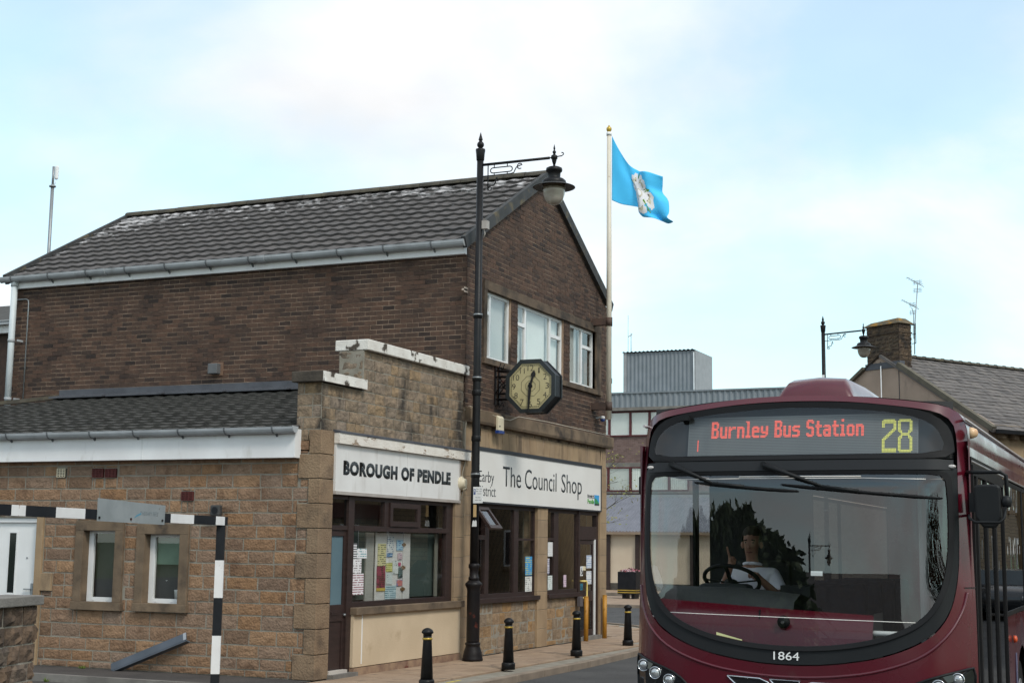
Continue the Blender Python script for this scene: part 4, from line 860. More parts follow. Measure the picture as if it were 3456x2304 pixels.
# ================================================================== notices in the annex window
nb = empty('notice_board', (2.0, .2, 1.02), 'tall white hinged notice board covered in leaflets behind the annex shop window', 'notice board')
part('panel', MB().box(1.57, 2.66, .17, .19, 1.01, 2.02), 'sign_white2', nb); part('side_leaf', MB().box(1.32, 1.56, .20, .22, 1.01, 2.02), mat('leafgrey', (.45, .44, .40), None, .7), nb)
part('stile', MB().box(2.418, 2.426, .165, .17, 1.01, 2.02), 'sign_edge', nb)
for z in (1.15, 1.48, 1.83): part('hinge', MB().box(2.36, 2.49, .155, .17, z, z+.035).box(2.40, 2.44, .15, .17, z-.015, z+.05), mat('brass%d' % int(z*100), (.22, .13, .06), None, .4), nb)
PAP = [  # x0,x1,z0,z1, name, paper, ink, cover, blocks, label
 (1.62, 1.86, 1.53, 1.86, 'poster', (.72, .66, .36), (.2, .2, .1), .5, None, 'pale yellow notice pinned on the notice board above the dark red poster'),
 (1.60, 1.85, 1.20, 1.53, 'poster', (.10, .035, .03), (.25, .04, .06), .6, ((.32, .05, .09), 14, .62), 'dark red and black event poster low on the notice board'),
 (1.60, 1.86, 1.155, 1.20, 'leaflet', (.62, .45, .08), (.4, .1, .05), .4, None, 'narrow yellow strip under the dark red poster on the notice board'),
 (1.90, 2.10, 1.72, 1.97, 'leaflet', (.70, .71, .70), (.15, .2, .3), .45, None, 'white leaflet with grey print near the top of the notice board'),
 (1.90, 2.07, 1.66, 1.72, 'leaflet', (.10, .22, .42), (.5, .6, .7), .4, None, 'narrow blue strip under the top white leaflet on the notice board'),
 (1.88, 2.07, 1.44, 1.57, 'leaflet', (.68, .66, .24), (.35, .35, .05), .6, None, 'small white leaflet striped with yellow on the notice board'),
 (1.88, 2.08, 1.25, 1.42, 'leaflet', (.68, .73, .71), (.2, .25, .3), .35, None, 'pale leaflet with small drawings right of the dark red poster'),
 (1.86, 2.2, 1.03, 1.23, 'poster', (.58, .71, .74), (.12, .25, .3), .6, None, 'light blue sheet of printed boxes at the bottom of the notice board'),
 (2.09, 2.26, 1.40, 1.60, 'leaflet', (.72, .75, .72), (.15, .18, .18), .4, None, 'white sheet overlapping the middle of the notice board'),
 (2.2, 2.40, 1.76, 1.92, 'leaflet', (.42, .60, .72), (.1, .25, .5), .5, None, 'light blue leaflet at the top right of the notice board'),
 (2.26, 2.40, 1.34, 1.50, 'leaflet', (.06, .09, .09), (.2, .3, .28), .5, None, 'small dark green leaflet right of centre on the notice board'),
 (2.23, 2.40, 1.22, 1.31, 'leaflet', (.20, .24, .50), (.6, .2, .2), .5, ((.62, .22, .2), 12, .5), 'small red and blue leaflet near the lower hinge of the notice board'),
 (2.25, 2.34, 1.52, 1.575, 'leaflet', (.60, .10, .2), (.7, .4, .4), .3, None, 'tiny pink card on the notice board'),
 (2.24, 2.38, 1.62, 1.72, 'leaflet', (.68, .52, .55), (.4, .3, .35), .5, None, 'pale pink leaflet right of the narrow blue strip on the notice board')]
for i, (a, b, c, e, nm, pa, ink, cv, bl, lb) in enumerate(PAP):
    thing(nm, MB().box(a, b, .158-.001*(i % 4), .1665-.001*(i % 4), c, e), print_mat('print%d' % i, pa, ink, pitch=.03, cover=cv, blocks=bl), lb, nm, 'leaflets on the notice board')
WN = [(.645, .79, 1.65, 1.855, 'narrow white notice with bold print at the left edge of the annex shop window', (.05, .05, .06), .7),
      (.80, 1.085, 1.645, 1.785, 'wide white notice with teal heading beside the narrow one in the annex window', (.1, .3, .32), .5),
      (.64, .935, 1.43, 1.638, 'white typed notice, second from the bottom at the left of the annex window', (.25, .2, .2), .5),
      (.635, 1.01, 1.125, 1.425, 'large white notice with pictures, lowest at the left of the annex window', (.3, .12, .15), .6)]
for i, (a, b, c, e, lb, ink, cv) in enumerate(WN):
    thing('notice', MB().box(a, b, .05, .053, c, e), print_mat('win_notice%d' % i, (.74, .72, .72), ink, pitch=.034, cover=cv), lb, 'notice', 'notices taped in the annex window')
CN = [(6.98, 7.29, 1.32, 1.66, (.05, .30, .60), (.6, .55, .1), 'bright blue poster in the right light of the first council shop window', 'poster'),
      (6.98, 7.29, 1.02, 1.30, (.70, .70, .66), (.2, .2, .2), 'white printed list under the bright blue poster', 'notice'),
      (8.05, 8.29, 1.66, 1.93, (.72, .71, .70), (.6, .6, .6), 'curled blank white sheet high in the narrow light right of the middle stone pier', 'notice'),
      (8.06, 8.28, 1.03, 1.30, (.66, .70, .68), (.4, .45, .4), 'white sheet low in the narrow light right of the middle stone pier', 'notice'),
      (7.96, 8.13, 1.33, 1.62, (.62, .60, .66), (.1, .1, .2), 'notice with large dark lettering in the middle of the narrow light', 'notice'),
      (8.86, 9.0, 1.07, 1.30, (.66, .50, .58), (.4, .3, .35), 'small pink notice at the bottom of the light beside the entrance', 'notice'),
      (10.10, 10.38, 1.42, 1.68, (.70, .72, .74), (.2, .3, .5), 'white and blue notice high on the entrance door glass', 'notice'),
      (10.10, 10.38, 1.10, 1.36, (.72, .72, .72), (.3, .35, .45), 'white notice low on the entrance door glass', 'notice'),
      (9.90, 10.06, 1.38, 1.46, (.7, .62, .42), (.3, .2, .1), 'small cream sticker on the entrance door glass', 'sticker'),
      (9.72, 9.9, 0.985, 1.12, (.02, .16, .24), (.1, .3, .4), 'teal panel sticker low at the left of the entrance door glass', 'sticker')]
for i, (a, b, c, e, pa, ink, lb, nm) in enumerate(CN):
    thing(nm, MB().box(a, b, .066, .0695, c, e), print_mat('council_notice%d' % i, pa, ink, pitch=.036, cover=.5), lb, nm, 'notices in the council shop windows')
wc = empty('access_sticker', (9.82, .066, 1.27), 'white square sticker with black wheelchair symbol on the entrance door', 'sticker')
part('card', MB().box(9.74, 9.90, .066, .0695, 1.27, 1.46), 'white', wc)
part('symbol', MB().tube([(9.83, .064, 1.44), (9.82, .064, 1.38), (9.86, .064, 1.36), (9.875, .064, 1.30)], .008, 6).tube([(9.82+.035*cos(t_/10*2*pi), .064, 1.335+.04*sin(t_/10*2*pi)) for t_ in range(3, 11)], .006, 6), 'sign_dark', wc)
# ================================================================== shop signs
s1 = empty('shop_sign', (2.0, 0, 2.54), 'white board with dark capitals BOROUGH OF PENDLE over the annex window', 'sign')
part('board', MB().box(0.0, 2.13, -.03, .03, 2.585, 3.25).box(2.138, 3.965, -.03, .03, 2.585, 3.25), 'sign_white', s1)
part('bottom_trim', MB().box(0.0, 3.995, -.045, .03, 2.54, 2.585), 'sign_edge', s1); part('end_trim', MB().box(3.965, 3.995, -.04, .03, 2.585, 3.25), 'sign_edge', s1)
lettering('BOROUGH OF PENDLE', (0, -.03, 0), X, Z, 0.21, 3.635, 2.822, 3.025, 'sign_dark', s1, bold=0.062, spacing=1.12)
part('canopy_board', MB().box(-.01, 4.275, -.09, .03, 3.255, 3.40), 'peeling', an); part('canopy_flashing', MB().prism([(-.10, 3.40), (.028, 3.40), (.028, 3.455), (-.10, 3.425)], (-.012, 0, 0), Y, Z, X, 0, 4.30), 'lead', an)
s2 = empty('shop_sign', (7.7, 0, 2.58), 'white board reading The Council Shop with small logo, over the right-hand shop front', 'sign')
part('board', MB().box(4.60, 10.635, -.035, .03, 2.595, 3.46), 'sign_white2', s2)
part('frame', MB().box(4.58, 10.67, -.05, .03, 3.46, 3.525).box(10.635, 10.67, -.045, .03, 2.595, 3.46).box(4.58, 10.67, -.045, .03, 2.565, 2.595).box(4.58, 4.60, -.045, .03, 2.595, 3.46), 'sign_frame', s2)
lettering('The', (0, -.035, 0), X, Z, 5.70, 6.50, 2.893, 3.243, 'sign_dark', s2, bold=-.004)
lettering('Council', (0, -.035, 0), X, Z, 6.68, 8.20, 2.893, 3.243, 'sign_dark', s2, bold=-.004)
lettering('Shop', (0, -.035, 0), X, Z, 8.46, 9.545, 2.893, 3.243, 'sign_dark', s2, bold=-.004)
lettering('Earby', (0, -.035, 0), X, Z, 4.71, 5.325, 2.935, 3.12, 'sign_dark', s2, bold=-.008)
lettering('District', (0, -.035, 0), X, Z, 4.66, 5.40, 2.695, 2.875, 'sign_dark', s2, bold=-.008)
lg = part('logo', MB().box(10.27, 10.53, -.041, -.035, 2.70, 2.905), mat('logo_blue', (.05, .33, .66), None, .5), s2)
part('logo_hill', MB().prism([(10.27, 2.72), (10.53, 2.72), (10.53, 2.74), (10.40, 2.81), (10.33, 2.835), (10.27, 2.835)], (0, 0, 0), X, Z, Y, -.044, -.0412), mat('logo_green', (.04, .27, .10), None, .5), lg)
part('logo_foot', MB().box(10.27, 10.53, -.045, -.0415, 2.70, 2.728), 'sign_dark', lg); part('logo_rule', MB().box(9.87, 10.27, -.039, -.035, 2.838, 2.850), 'sign_dark', lg)
lettering('Borough of', (0, -.035, 0), X, Z, 9.875, 10.25, 2.862, 2.905, 'sign_dark', s2, bold=.01)
lettering('Pendle', (0, -.035, 0), X, Z, 9.875, 10.25, 2.72, 2.815, mat('logo_lime', (.10, .40, .07), None, .5), s2, bold=.02)
# ================================================================== wall fittings
al = empty('alarm_box', (5.45, 0, 3.8), 'cream alarm box with blue base under the stone ledge', 'alarm')
part('housing', MB().prism([(-.16, 3.84), (-.16, 4.06), (-.13, 4.10), (-.105, 4.10), (-.105, 3.84)], (5.22, 0, 0), Y, Z, X, 0, .23), 'box_cream', al, bevel=.008)
part('base', MB().box(5.215, 5.455, -.165, -.10, 3.79, 3.842), 'blue', al); part('lock', MB().box(5.25, 5.28, -.168, -.16, 3.90, 3.925), 'sign_dark', al)
sr_ = empty('siren', (4.05, 0, 2.78), 'round cream siren on the stone pier between the two signs', 'siren')
part('sounder', MB().tube([(4.03, -.02, 2.87), (4.03, -.05, 2.87), (4.03, -.055, 2.87), (4.03, -.11, 2.87), (4.03, -.12, 2.87)], [.115, .115, .085, .075, .05], 18), 'box_cream', sr_)
part('bell_lip', MB().tube([(4.06, -.06, 2.80), (4.06, -.10, 2.76)], [.04, .045], 10), 'box_cream', sr_)
tag(part('cable', MB().tube([(4.16, -.01, 4.10), (4.22, -.01, 4.12), (4.215, -.02, 3.95), (4.17, -.02, 3.75), (4.15, -.03, 3.5), (4.18, -.03, 3.3), (4.16, -.03, 3.2), (4.09, -.035, 3.1), (4.06, -.03, 3.0), (4.09, -.03, 2.85), (4.08, -.03, 2.7), (4.04, -.03, 2.6)], .011, 6), 'cable'), 'thin pale cable running down the pier to the round siren', 'cable')
tag(part('cable', MB().tube([(4.22, -.06, 4.175), (4.8, -.09, 4.13), (5.4, -.115, 4.06), (5.8, -.115, 4.06), (6.2, -.11, 4.16), (7.5, -.10, 4.18), (9.0, -.10, 4.175), (11.0, -.09, 4.175)], .010, 6), 'cable'), 'thin pale cable draped along the top of the stone ledge', 'cable')
cc_ = empty('wall_camera', (10.5, 0, 4.5), 'small white and blue dome lamp on the brick gable near the corner', 'camera')
part('bracket', MB().bar((10.42, 0, 4.50), (10.50, -.10, 4.53), .03), 'galv', cc_); part('dome', MB().lathe([(.02, .06), (.045, .05), (.055, 0)], (10.53, -.11, 4.49), 14), 'white', cc_); part('lens', MB().lathe([(.02, -.06), (.045, -.04), (.052, 0)], (10.53, -.11, 4.488), 14), 'blue', cc_)
sp = empty('speaker_box', (AX, 1.66, 2.22), 'small dark square speaker on the stone wall above the barrier post', 'speaker')
part('housing', MB().box(AX-.10, AX-.02, 1.585, 1.75, 2.22, 2.375), mat('spk', (.055, .055, .055), (.04, .04, .04), .6), sp, bevel=.02); part('cone', MB().tube([(AX-.105, 1.667, 2.297), (AX-.099, 1.667, 2.297)], .052, 16), 'black_paint', sp)
bk = tag(part('wall_bracket', MB().box(4.05, 4.18, -.02, .03, 6.13, 6.16).box(4.05, 4.20, -.02, -.015, 6.10, 6.19), mat('rusty', (.3, .17, .11), (.5, .42, .35), .8)), 'small rusty bracket sticking out at the brick corner by the lamp column', 'bracket')
lb_ = tag(part('door_box', MB().box(9.35, 9.50, -.10, -.02, .68, .875), mat('doorbox', (.10, .09, .095), None, .5), bevel=.01), 'small dark box fixed left of the council shop entrance', 'box')
for i, (x_, lb) in enumerate(((9.66, 'yellow round guard post left of the council shop entrance'), (10.72, 'yellow round guard post right of the council shop entrance'))):
    gp = empty('guard_post', (x_, -.10, 0), lb, 'post', 'yellow guard posts at the entrance')
    part('tube', MB().tube([(x_, -.10, .0), (x_, -.10, .86)], .046, 14), 'yellow', gp); part('cap', MB().tube([(x_, -.10, .86), (x_, -.10, .875)], [.049, .042], 14), 'yellow', gp)
    for z_ in (.25, .6): part('bolt', MB().tube([(x_-.05, -.12, z_), (x_-.066, -.125, z_)], .012, 6), 'yellow', gp)
# loose grey length of trim leaning on the side wall
pk = empty('leaning_trim', (-.6, 3.2, 0), 'length of dark grey plastic trim leaning against the stone side wall', 'trim')
a_, b_ = Vector((-.52, 3.30, .03)), Vector((-.45, 2.06, .51)); d_ = (b_-a_).normalized(); n_ = Vector((-.93, -.02, .37)).normalized(); n_ = (n_-d_*n_.dot(d_)).normalized(); w_ = d_.cross(n_)
part('face_board', MB().prism([(0, -.075), ((b_-a_).length, -.075), ((b_-a_).length, .035), (0, .035)], a_, d_, w_, n_, 0, .014), 'plank', pk)
part('return_edge', MB().prism([(0.02, .035), ((b_-a_).length, .035), ((b_-a_).length, .055), (0.02, .055)], a_, d_, w_, n_, -.07, .010), 'plank', pk)
part('end_cap', MB().prism([((b_-a_).length-.05, -.075), ((b_-a_).length, -.075), ((b_-a_).length, .03), ((b_-a_).length-.05, .03)], a_, d_, w_, n_, .0145, .018), mat('trim_end', (.35, .37, .4), None, .4), pk)

# ================================================================== octagonal clock on iron brackets
CX, CY, CZ, CR = 5.30, -.715, 4.605, .5
ck = empty('clock', (CX, 0, 4.3), 'black octagonal projecting clock with cream dial on scrolled iron brackets', 'clock')
def octo(r, o=pi/8): return [(r*cos(o+k*pi/4), r*sin(o+k*pi/4)) for k in range(8)]
cu_, cv_ = -Y, Z      # seen from -x : right = -y
co = Vector((CX, CY, CZ)); DEP = .34
def ring(ro, ri, d0, d1, mb=None):
    mb = mb or MB(); A, B = octo(ro), octo(ri); vs = []
    for d in (d0, d1):
        for q in A+B: vs.append(co+cu_*q[0]+cv_*q[1]+X*d)
    fs = []
    for k in range(8):
        l = (k+1) % 8
        fs += [(k, l, 8+l, 8+k), (16+k, 24+k, 24+l, 16+l), (k, 16+k, 16+l, l), (8+k, 8+l, 24+l, 24+k)]
    return mb.add(vs, fs)
part('case', ring(.485, .45, .03, DEP-.03), 'iron', ck)
for d0, d1 in ((0, .03), (DEP-.03, DEP)):
    part('bezel', ring(.505, .428, d0, d1), mat('bezel', (.016, .02, .022), (.03, .034, .036), .35), ck)
for d, nrm in ((.02, -1), (DEP-.02, 1)):
    part('dial', MB().prism(octo(.432), co, cu_, cv_, X, d-.004, d+.004), 'dial', ck)
dl = ck.children[-2] if ck.children[-2].name.startswith('dial') else ck.children[-1]
dl = [c for c in ck.children if c.name.startswith('dial')][0]
mk_ = MB()
for r_ in (.19, .10): ring(r_, r_-.006, .012, .0155, mk_)
ring(.405, .401, .0125, .0155, mk_); ring(.385, .381, .0125, .0155, mk_)
for k in range(60):
    a = k*pi/30; c = cos(pi/8)
    f_ = c/max(cos(((a+pi/8) % (pi/4))-pi/8), .1)
    q0, q1 = .405*f_, .385*f_; 
    mk_.bar(co+cu_*sin(a)*q0+cv_*cos(a)*q0+X*.0135, co+cu_*sin(a)*q1+cv_*cos(a)*q1+X*.0135, .004 if k % 5 else .012, .003, upv=X)
part('dial_lines', mk_, mat('dial_ink', (.10, .085, .05), None, .6), dl)
for h in range(1, 13):
    a = h*pi/6; r_ = .315; c = co+cu_*sin(a)*r_+cv_*cos(a)*r_+X*.0155
    w_ = .032 if h < 10 else (.056 if h in (10, 12) else .042); w_ = .012 if h == 1 else w_
    lettering(str(h), c, cu_, cv_, -w_, w_, -.048, .048, mat('num%d' % h, (.055, .05, .035), None, .5), dl, bold=-.01, name='numeral', depth=.003)
def hand(a, l, w, poly, d, nm):
    dv = cu_*sin(a)+cv_*cos(a); pv_ = cu_*cos(a)-cv_*sin(a)
    part(nm, MB().prism(poly, co, pv_, dv, X, d, d+.006), mat(nm, (.016, .015, .014), None, .5), ck)
hand(radians(16), .25, .03, [(-.02, -.05), (.02, -.05), (.018, .16), (.045, .19), (.038, .23), (.0, .285), (-.038, .23), (-.045, .19), (-.018, .16)], -.006, 'hour_hand')
hand(radians(184), .43, .02, [(-.028, -.06), (.028, -.06), (.024, .2), (.012, .45), (-.012, .45), (-.024, .2)], -.014, 'minute_hand')
part('hub', MB().tube([(CX-.016, CY, CZ), (CX+.02, CY, CZ)], .038, 14), 'iron', ck)
part('dial_glass', MB().prism(octo(.455), co, cu_, cv_, X, -.002+.0, .0), glass_mat('clock_glass', (.95, .95, .93), 1.25), ck) if False else None
bm_ = MB()
for x_ in (CX+.07, CX+.23): bm_.box(x_-.018, x_+.018, -.03, .012, 4.31, 4.99)
part('wall_plate', bm_, 'iron_rust', ck)
for x_ in (CX+.07, CX+.23):
    m_ = MB()
    for z_ in (4.90, 4.80, 4.50, 4.40): m_.tube([(x_, -.02, z_), (x_, -.40 if z_ in (4.9, 4.4) else -.30, z_)], .011, 6)
    m_.tube([(x_, -.02, 4.80), (x_, -.14, 4.66), (x_, -.28, 4.50)], .009, 6).tube([(x_, -.02, 4.50), (x_, -.14, 4.66), (x_, -.28, 4.80)], .009, 6)
    m_.tube([(x_, -.14+.055*cos(t_*pi/8), 4.655+.06*sin(t_*pi/8)) for t_ in range(17)], .009, 6)
    for s_ in (1, -1): m_.tube([(x_, -.02-.10*t_/8-.02*sin(t_/8*pi), 4.655+s_*(.34+.04*cos(t_*.9))) for t_ in range(9)], .008, 6)
    part('bracket', m_, 'iron_rust', ck)
# ================================================================== cast-iron street lamps
def street_lamp(label):
    r = empty('street_lamp', (0, 0, 0), label, 'street lamp', 'black cast-iron street lamps')
    part('base', MB().lathe([(.165, 0), (.17, .03), (.162, .05), (.158, .09), (.142, .16), (.12, .22), (.117, .25), (.124, .26), (.124, .285), (.105, .30)], n=24), 'iron_rust', r, True)
    part('pedestal', MB().lathe([(.105, .30), (.108, .32), (.108, 1.12), (.115, 1.16), (.138, 1.20), (.142, 1.235), (.115, 1.26), (.085, 1.29)], n=20), 'iron_rust', r, True)
    part('collar', MB().lathe([(.08, 1.29), (.09, 1.30), (.09, 1.335), (.073, 1.35), (.073, 1.47), (.09, 1.49), (.09, 1.54), (.073, 1.56)], n=20), 'iron_rust', r, True)
    col = part('column', MB().lathe([(.071, 1.56), (.068, 3.1), (.063, 4.7), (.056, 8.35)], n=18), 'iron', r, True)
    for z_, s_ in ((3.00, 1), (3.60, 0), (4.36, 0), (4.60, 1), (5.66, 1)):
        part('band', MB().lathe([(.066, z_-.05), (.078, z_-.04), (.078, z_+.03), (.072, z_+.045), (.066, z_+.05)], n=18), 'iron', col, True)
        if s_: part('strap', MB().lathe([(.079, z_+.0), (.08, z_+.025)], n=18), 'galv', col, True)
    part('head_cap', MB().lathe([(.056, 8.32), (.066, 8.33), (.074, 8.44), (.082, 8.50), (.080, 8.525), (.035, 8.535)], n=18), 'iron', r, True)
    part('finial', MB().lathe([(.034, 8.535), (.036, 8.55), (.055, 8.575), (.061, 8.60), (.055, 8.63), (.034, 8.655), (.026, 8.66), (.026, 8.675), (.037, 8.685), (.035, 8.70), (.003, 8.82)], n=16), 'iron', r, True)
    def U(P): return [(p[0], p[1]*1.10, p[2]+.075) for p in P]
    arm = part('arm', MB().tube(U([(0, -.04, 8.17), (0, -1.16, 8.17)]), .024, 10).tube(U([(0, -1.15, 8.17), (0, -1.36, 8.185), (0, -1.39, 8.21), (0, -1.38, 8.235), (0, -1.355, 8.24)]), .010, 6), 'iron', r, True)
    sc = MB(); f = .010
    sc.tube(U([(0, -.135, 8.16), (0, -.135, 7.72)]), f, 6); sc.tube(U([(0, -.05, 7.97), (0, -.52, 7.97), (0, -.57, 7.985), (0, -.59, 8.03), (0, -.61, 8.07), (0, -.64, 8.085)]), f, 6)
    sc.tube(U([(0, -.64, 8.085)]+[(0, -.67-.045*cos(t_), 8.085+.045*sin(t_)) for t_ in [k*pi/6 for k in range(1, 11)]]), f, 6)
    lp = [(0, -.22, 8.10), (0, -.50, 8.10)]+[(0, -.50-.045*sin(t_), 8.055+.045*cos(t_)) for t_ in [k*pi/6 for k in range(1, 7)]]+[(0, -.22, 8.01)]+[(0, -.22+.045*sin(t_), 8.055-.045*cos(t_)) for t_ in [k*pi/6 for k in range(1, 7)]]
    sc.tube(U(lp), f, 6)
    for y_ in (-.24, -.46): sc.tube(U([(0, y_, 8.15), (0, y_, 8.10)]), f*.8, 6).tube(U([(0, y_, 8.01), (0, y_, 7.97)]), f*.8, 6)
    sc.tube(U([(0, -.135, 7.97), (0, -.135, 7.77), (0, -.18, 7.80), (0, -.24, 7.80), (0, -.26, 7.84), (0, -.275, 7.90), (0, -.30, 7.93)]+[(0, -.30+.03*sin(t_), 7.90+.03*cos(t_)) for t_ in [k*pi/5 for k in range(7)]]), f, 6)
    sc.tube(U([(0, -.17+.028*cos(t_), 7.745+.028*sin(t_)) for t_ in [k*pi/6 for k in range(12)]]), f*.8, 6)
    part('scroll_bracket', sc, 'iron', arm, True)
    ly, dz = -1.36, .10
    def V(P): return [(a, b+dz) for a, b in P]
    lan = part('lantern_hood', MB().lathe(V([(.014, 8.00), (.04, 8.09), (.04, 8.11), (.055, 8.12), (.055, 8.17), (.03, 8.19)]), (0, ly, 0), 14).lathe(V([(.02, 8.03), (.02, 7.985), (.09, 7.98), (.132, 7.96), (.138, 7.925), (.13, 7.90), (.108, 7.885), (.105, 7.80), (.11, 7.785), (.16, 7.775), (.195, 7.745), (.205, 7.70), (.198, 7.685)]), (0, ly, 0), 24), 'iron', r, True)
    part('lantern_finial', MB().lathe(V([(.018, 8.18), (.018, 8.205), (.03, 8.225), (.03, 8.245), (.013, 8.265), (.013, 8.285), (.018, 8.295), (.002, 8.37)]), (0, ly, 0), 12), 'iron', lan, True)
    part('lantern_brim', MB().lathe(V([(.19, 7.70), (.35, 7.64), (.354, 7.633), (.348, 7.628), (.19, 7.685)]), (0, ly, 0), 30), mat('brim', (.022, .022, .024), (.035, .035, .035), .45), lan, True)
    part('reflector', MB().lathe(V([(.17, 7.682), (.18, 7.67), (.183, 7.60), (.18, 7.57)]), (0, ly, 0), 24), mat('reflector', (.30, .25, .19), (.2, .15, .1), .4), lan, True)
    part('globe', MB().lathe(V([(.187, 7.63), (.186, 7.58), (.176, 7.51), (.15, 7.43), (.11, 7.37), (.06, 7.342), (.03, 7.338)]), (0, ly, 0), 24), mat('globe', (.46, .42, .36), (.26, .22, .18), .15, nscale=2.5, spec=.6, stretch=(1, 1, 2)), lan, True)
    return r
lamp = street_lamp('tall black cast-iron street lamp in front of the two shop signs')
LX, LY = 3.95, -.33
lamp2 = copy_tree(lamp, (25.2, -1.68, -.02), -.35, 'more distant black street lamp whose lantern stands against the stone chimney')
lamp3 = copy_tree(lamp, (-57.5, 3.0, -.1), 0, 'black street lamp seen mirrored in the bus windscreen')
lamp.location = (LX, LY, 0)
thing('sensor_box', MB().box(LX-.04, LX+.06, LY-.16, LY-.062, 7.13, 7.27).tube([(LX+.0, LY-.09, 7.14), (LX, LY-.11, 7.05), (LX, LY-.08, 6.98)], .010, 6), 'sign_edge', 'small pale sensor box strapped to the near street lamp column', 'sensor')
tag(part('post_label', MB().box(25.08, 25.11, -1.72, -1.64, 6.9, 7.0), 'white'), 'white label on the distant street lamp column', 'label')
ps = empty('parking_sign', (LX, LY, 2.5), 'small white parking plate with blue P on the near lamp column', 'sign')
part('plate', MB().box(LX-.115, LX-.108, LY-.19, LY-.02, 2.535, 2.80), 'white', ps)
pso = (LX-.1152, LY-.02, 2.535)
part('blue_panel', MB().box(LX-.1175, LX-.115, LY-.062, LY-.028, 2.675, 2.765), mat('p_blue', (.015, .07, .27), None, .4), ps)
lettering('P', (LX-.1176, LY-.02, 2.535), -Y, Z, .014, .034, .15, .22, 'white', ps, bold=.02, depth=.001)
for i, (tx, a, b, z_) in enumerate((('Mon - Sat', .055, .155, .222), ('8am - 6pm', .055, .155, .185), ('2 hours', .065, .15, .148), ('No return', .045, .13, .085), ('within 1 hour', .035, .145, .04))):
    lettering(tx, pso, -Y, Z, a, b, z_, z_+.018, 'sign_dark', ps, bold=0, depth=.001)
nt_ = empty('post_notice', (LX, LY, 2.2), 'narrow yellowed notice and torn white scrap on the lamp column below the parking plate', 'notice')
part('yellow_paper', MB().box(LX-.101, LX-.098, LY-.075, LY-.02, 2.31, 2.51), mat('yp', (.62, .42, .2), None, .7), nt_); part('torn_scrap', MB().prism([(-.085, 2.155), (-.0, 2.155), (-.01, 2.24), (-.03, 2.26), (-.05, 2.235), (-.065, 2.262), (-.08, 2.24)], (LX-.101, LY, 0), Y, Z, X, 0, .003), 'white', nt_)
# ================================================================== bollards
def bollard(label):
    r = empty('bollard', (0, 0, 0), label, 'bollard', 'black and gold bollards along the kerb')
    part('foot', MB().lathe([(.105, 0), (.105, .085), (.095, .10), (.085, .105)], n=14), 'iron', r, True)
    part('shaft', MB().lathe([(.085, .10), (.058, .62), (.058, .66)], n=14), 'iron', r, True)
    part('gold_ring', MB().lathe([(.058, .612), (.068, .617), (.068, .635), (.058, .640)], n=16), 'gold', r, True)
    part('head', MB().lathe([(.056, .66), (.058, .685), (.078, .70), (.080, .715), (.062, .745), (.025, .765), (.004, .768)], n=16), 'iron', r, True)
    return r
bl0 = bollard('bollard nearest the camera, cut off by the bottom edge of the picture')
copy_tree(bl0, (2.80, -1.48, 0), .3, 'second nearest bollard, standing right of the lamp column base')
copy_tree(bl0, (5.88, -1.38, 0), .7, 'third bollard along the kerb, in front of the council shop entrance post')
copy_tree(bl0, (8.92, -1.24, 0), 1.1, 'farthest bollard, beside the left edge of the bus')
bl0.location = (-.32, -1.70, 0)
# ================================================================== height barrier
hb = empty('height_barrier', (-3.28, -.42, -.1), 'black and white striped height barrier frame in front of the stone side wall', 'barrier')
A_, B_ = Vector((-7.40, -.93, 2.12)), Vector((-3.22, -.42, 2.10)); dv = (B_-A_).normalized(); Lb = (B_-A_).length
# positions along the bar found from the image pixels of the stripe edges
edges = [(-.05, .028, 'black_paint'), (.028, .079, 'white_paint'), (.079, .192, 'black_paint'), (.192, .309, 'white_paint'), (.309, .70, 'black_paint'), (.70, .822, 'white_paint'), (.822, .943, 'black_paint'), (.943, .995, 'white_paint'), (.995, 1.012, 'black_paint')]
for a, b, m_ in edges:
    part('bar_stripe', MB().bar(A_+dv*(Lb*a+.0), A_+dv*(Lb*b-.0), .10, .10), m_, hb)
def stripe_post(px, py, cuts, name):
    for a, b, m_ in cuts: part(name, MB().prism([(-.05, -.05), (.05, -.05), (.05, .05), (-.05, .05)], (px, py, 0), Vector((cos(.55), sin(.55), 0)), Vector((-sin(.55), cos(.55), 0)), Z, a, b), m_, hb)
stripe_post(-3.24, -.425, [(1.64, 2.05, 'black_paint'), (1.205, 1.64, 'white_paint'), (.768, 1.205, 'black_paint'), (.331, .768, 'white_paint'), (-.1, .331, 'black_paint')], 'post_stripe')
stripe_post(-7.42, -.84, [(1.76, 2.07, 'black_paint'), (1.42, 1.76, 'white_paint'), (1.07, 1.42, 'black_paint'), (.72, 1.07, 'white_paint'), (.36, .72, 'black_paint'), (-.1, .36, 'white_paint')], 'post_stripe')
plate = empty('barrier_plate', (-5.2, -.75, 2.1), 'blank grey metal plate bolted askew to the striped barrier bar', 'plate')
pa = A_+dv*(Lb*.357); pn = dv.cross(Z).normalized()
part('sheet', MB().prism([(0, -.065), (Lb*.309, -.075), (Lb*.309+.01, .135), (.0, .165)], pa+pn*.052, dv, Z, pn, 0, .006), 'grey_plate', plate)
for a in (.03, .62, 1.25): part('bolt', MB().tube([pa+dv*a+pn*.058-Z*.03, pa+dv*a+pn*.068-Z*.03], .014, 6), 'iron_rust', plate)
lettering('THERAPY FEET', pa+pn*.058, dv, Z, .80, 1.17, .015, .055, mat('faded_ink', (.12, .16, .18), None, .8), plate, bold=-.01, depth=.0006)
part('blue_smear', MB().prism([(.68, -.02), (.82, .025), (.82, .042), (.73, .015)], pa+pn*.058, dv, Z, pn, 0.0002, .0008), mat('smear', (.08, .25, .36), None, .8), plate)
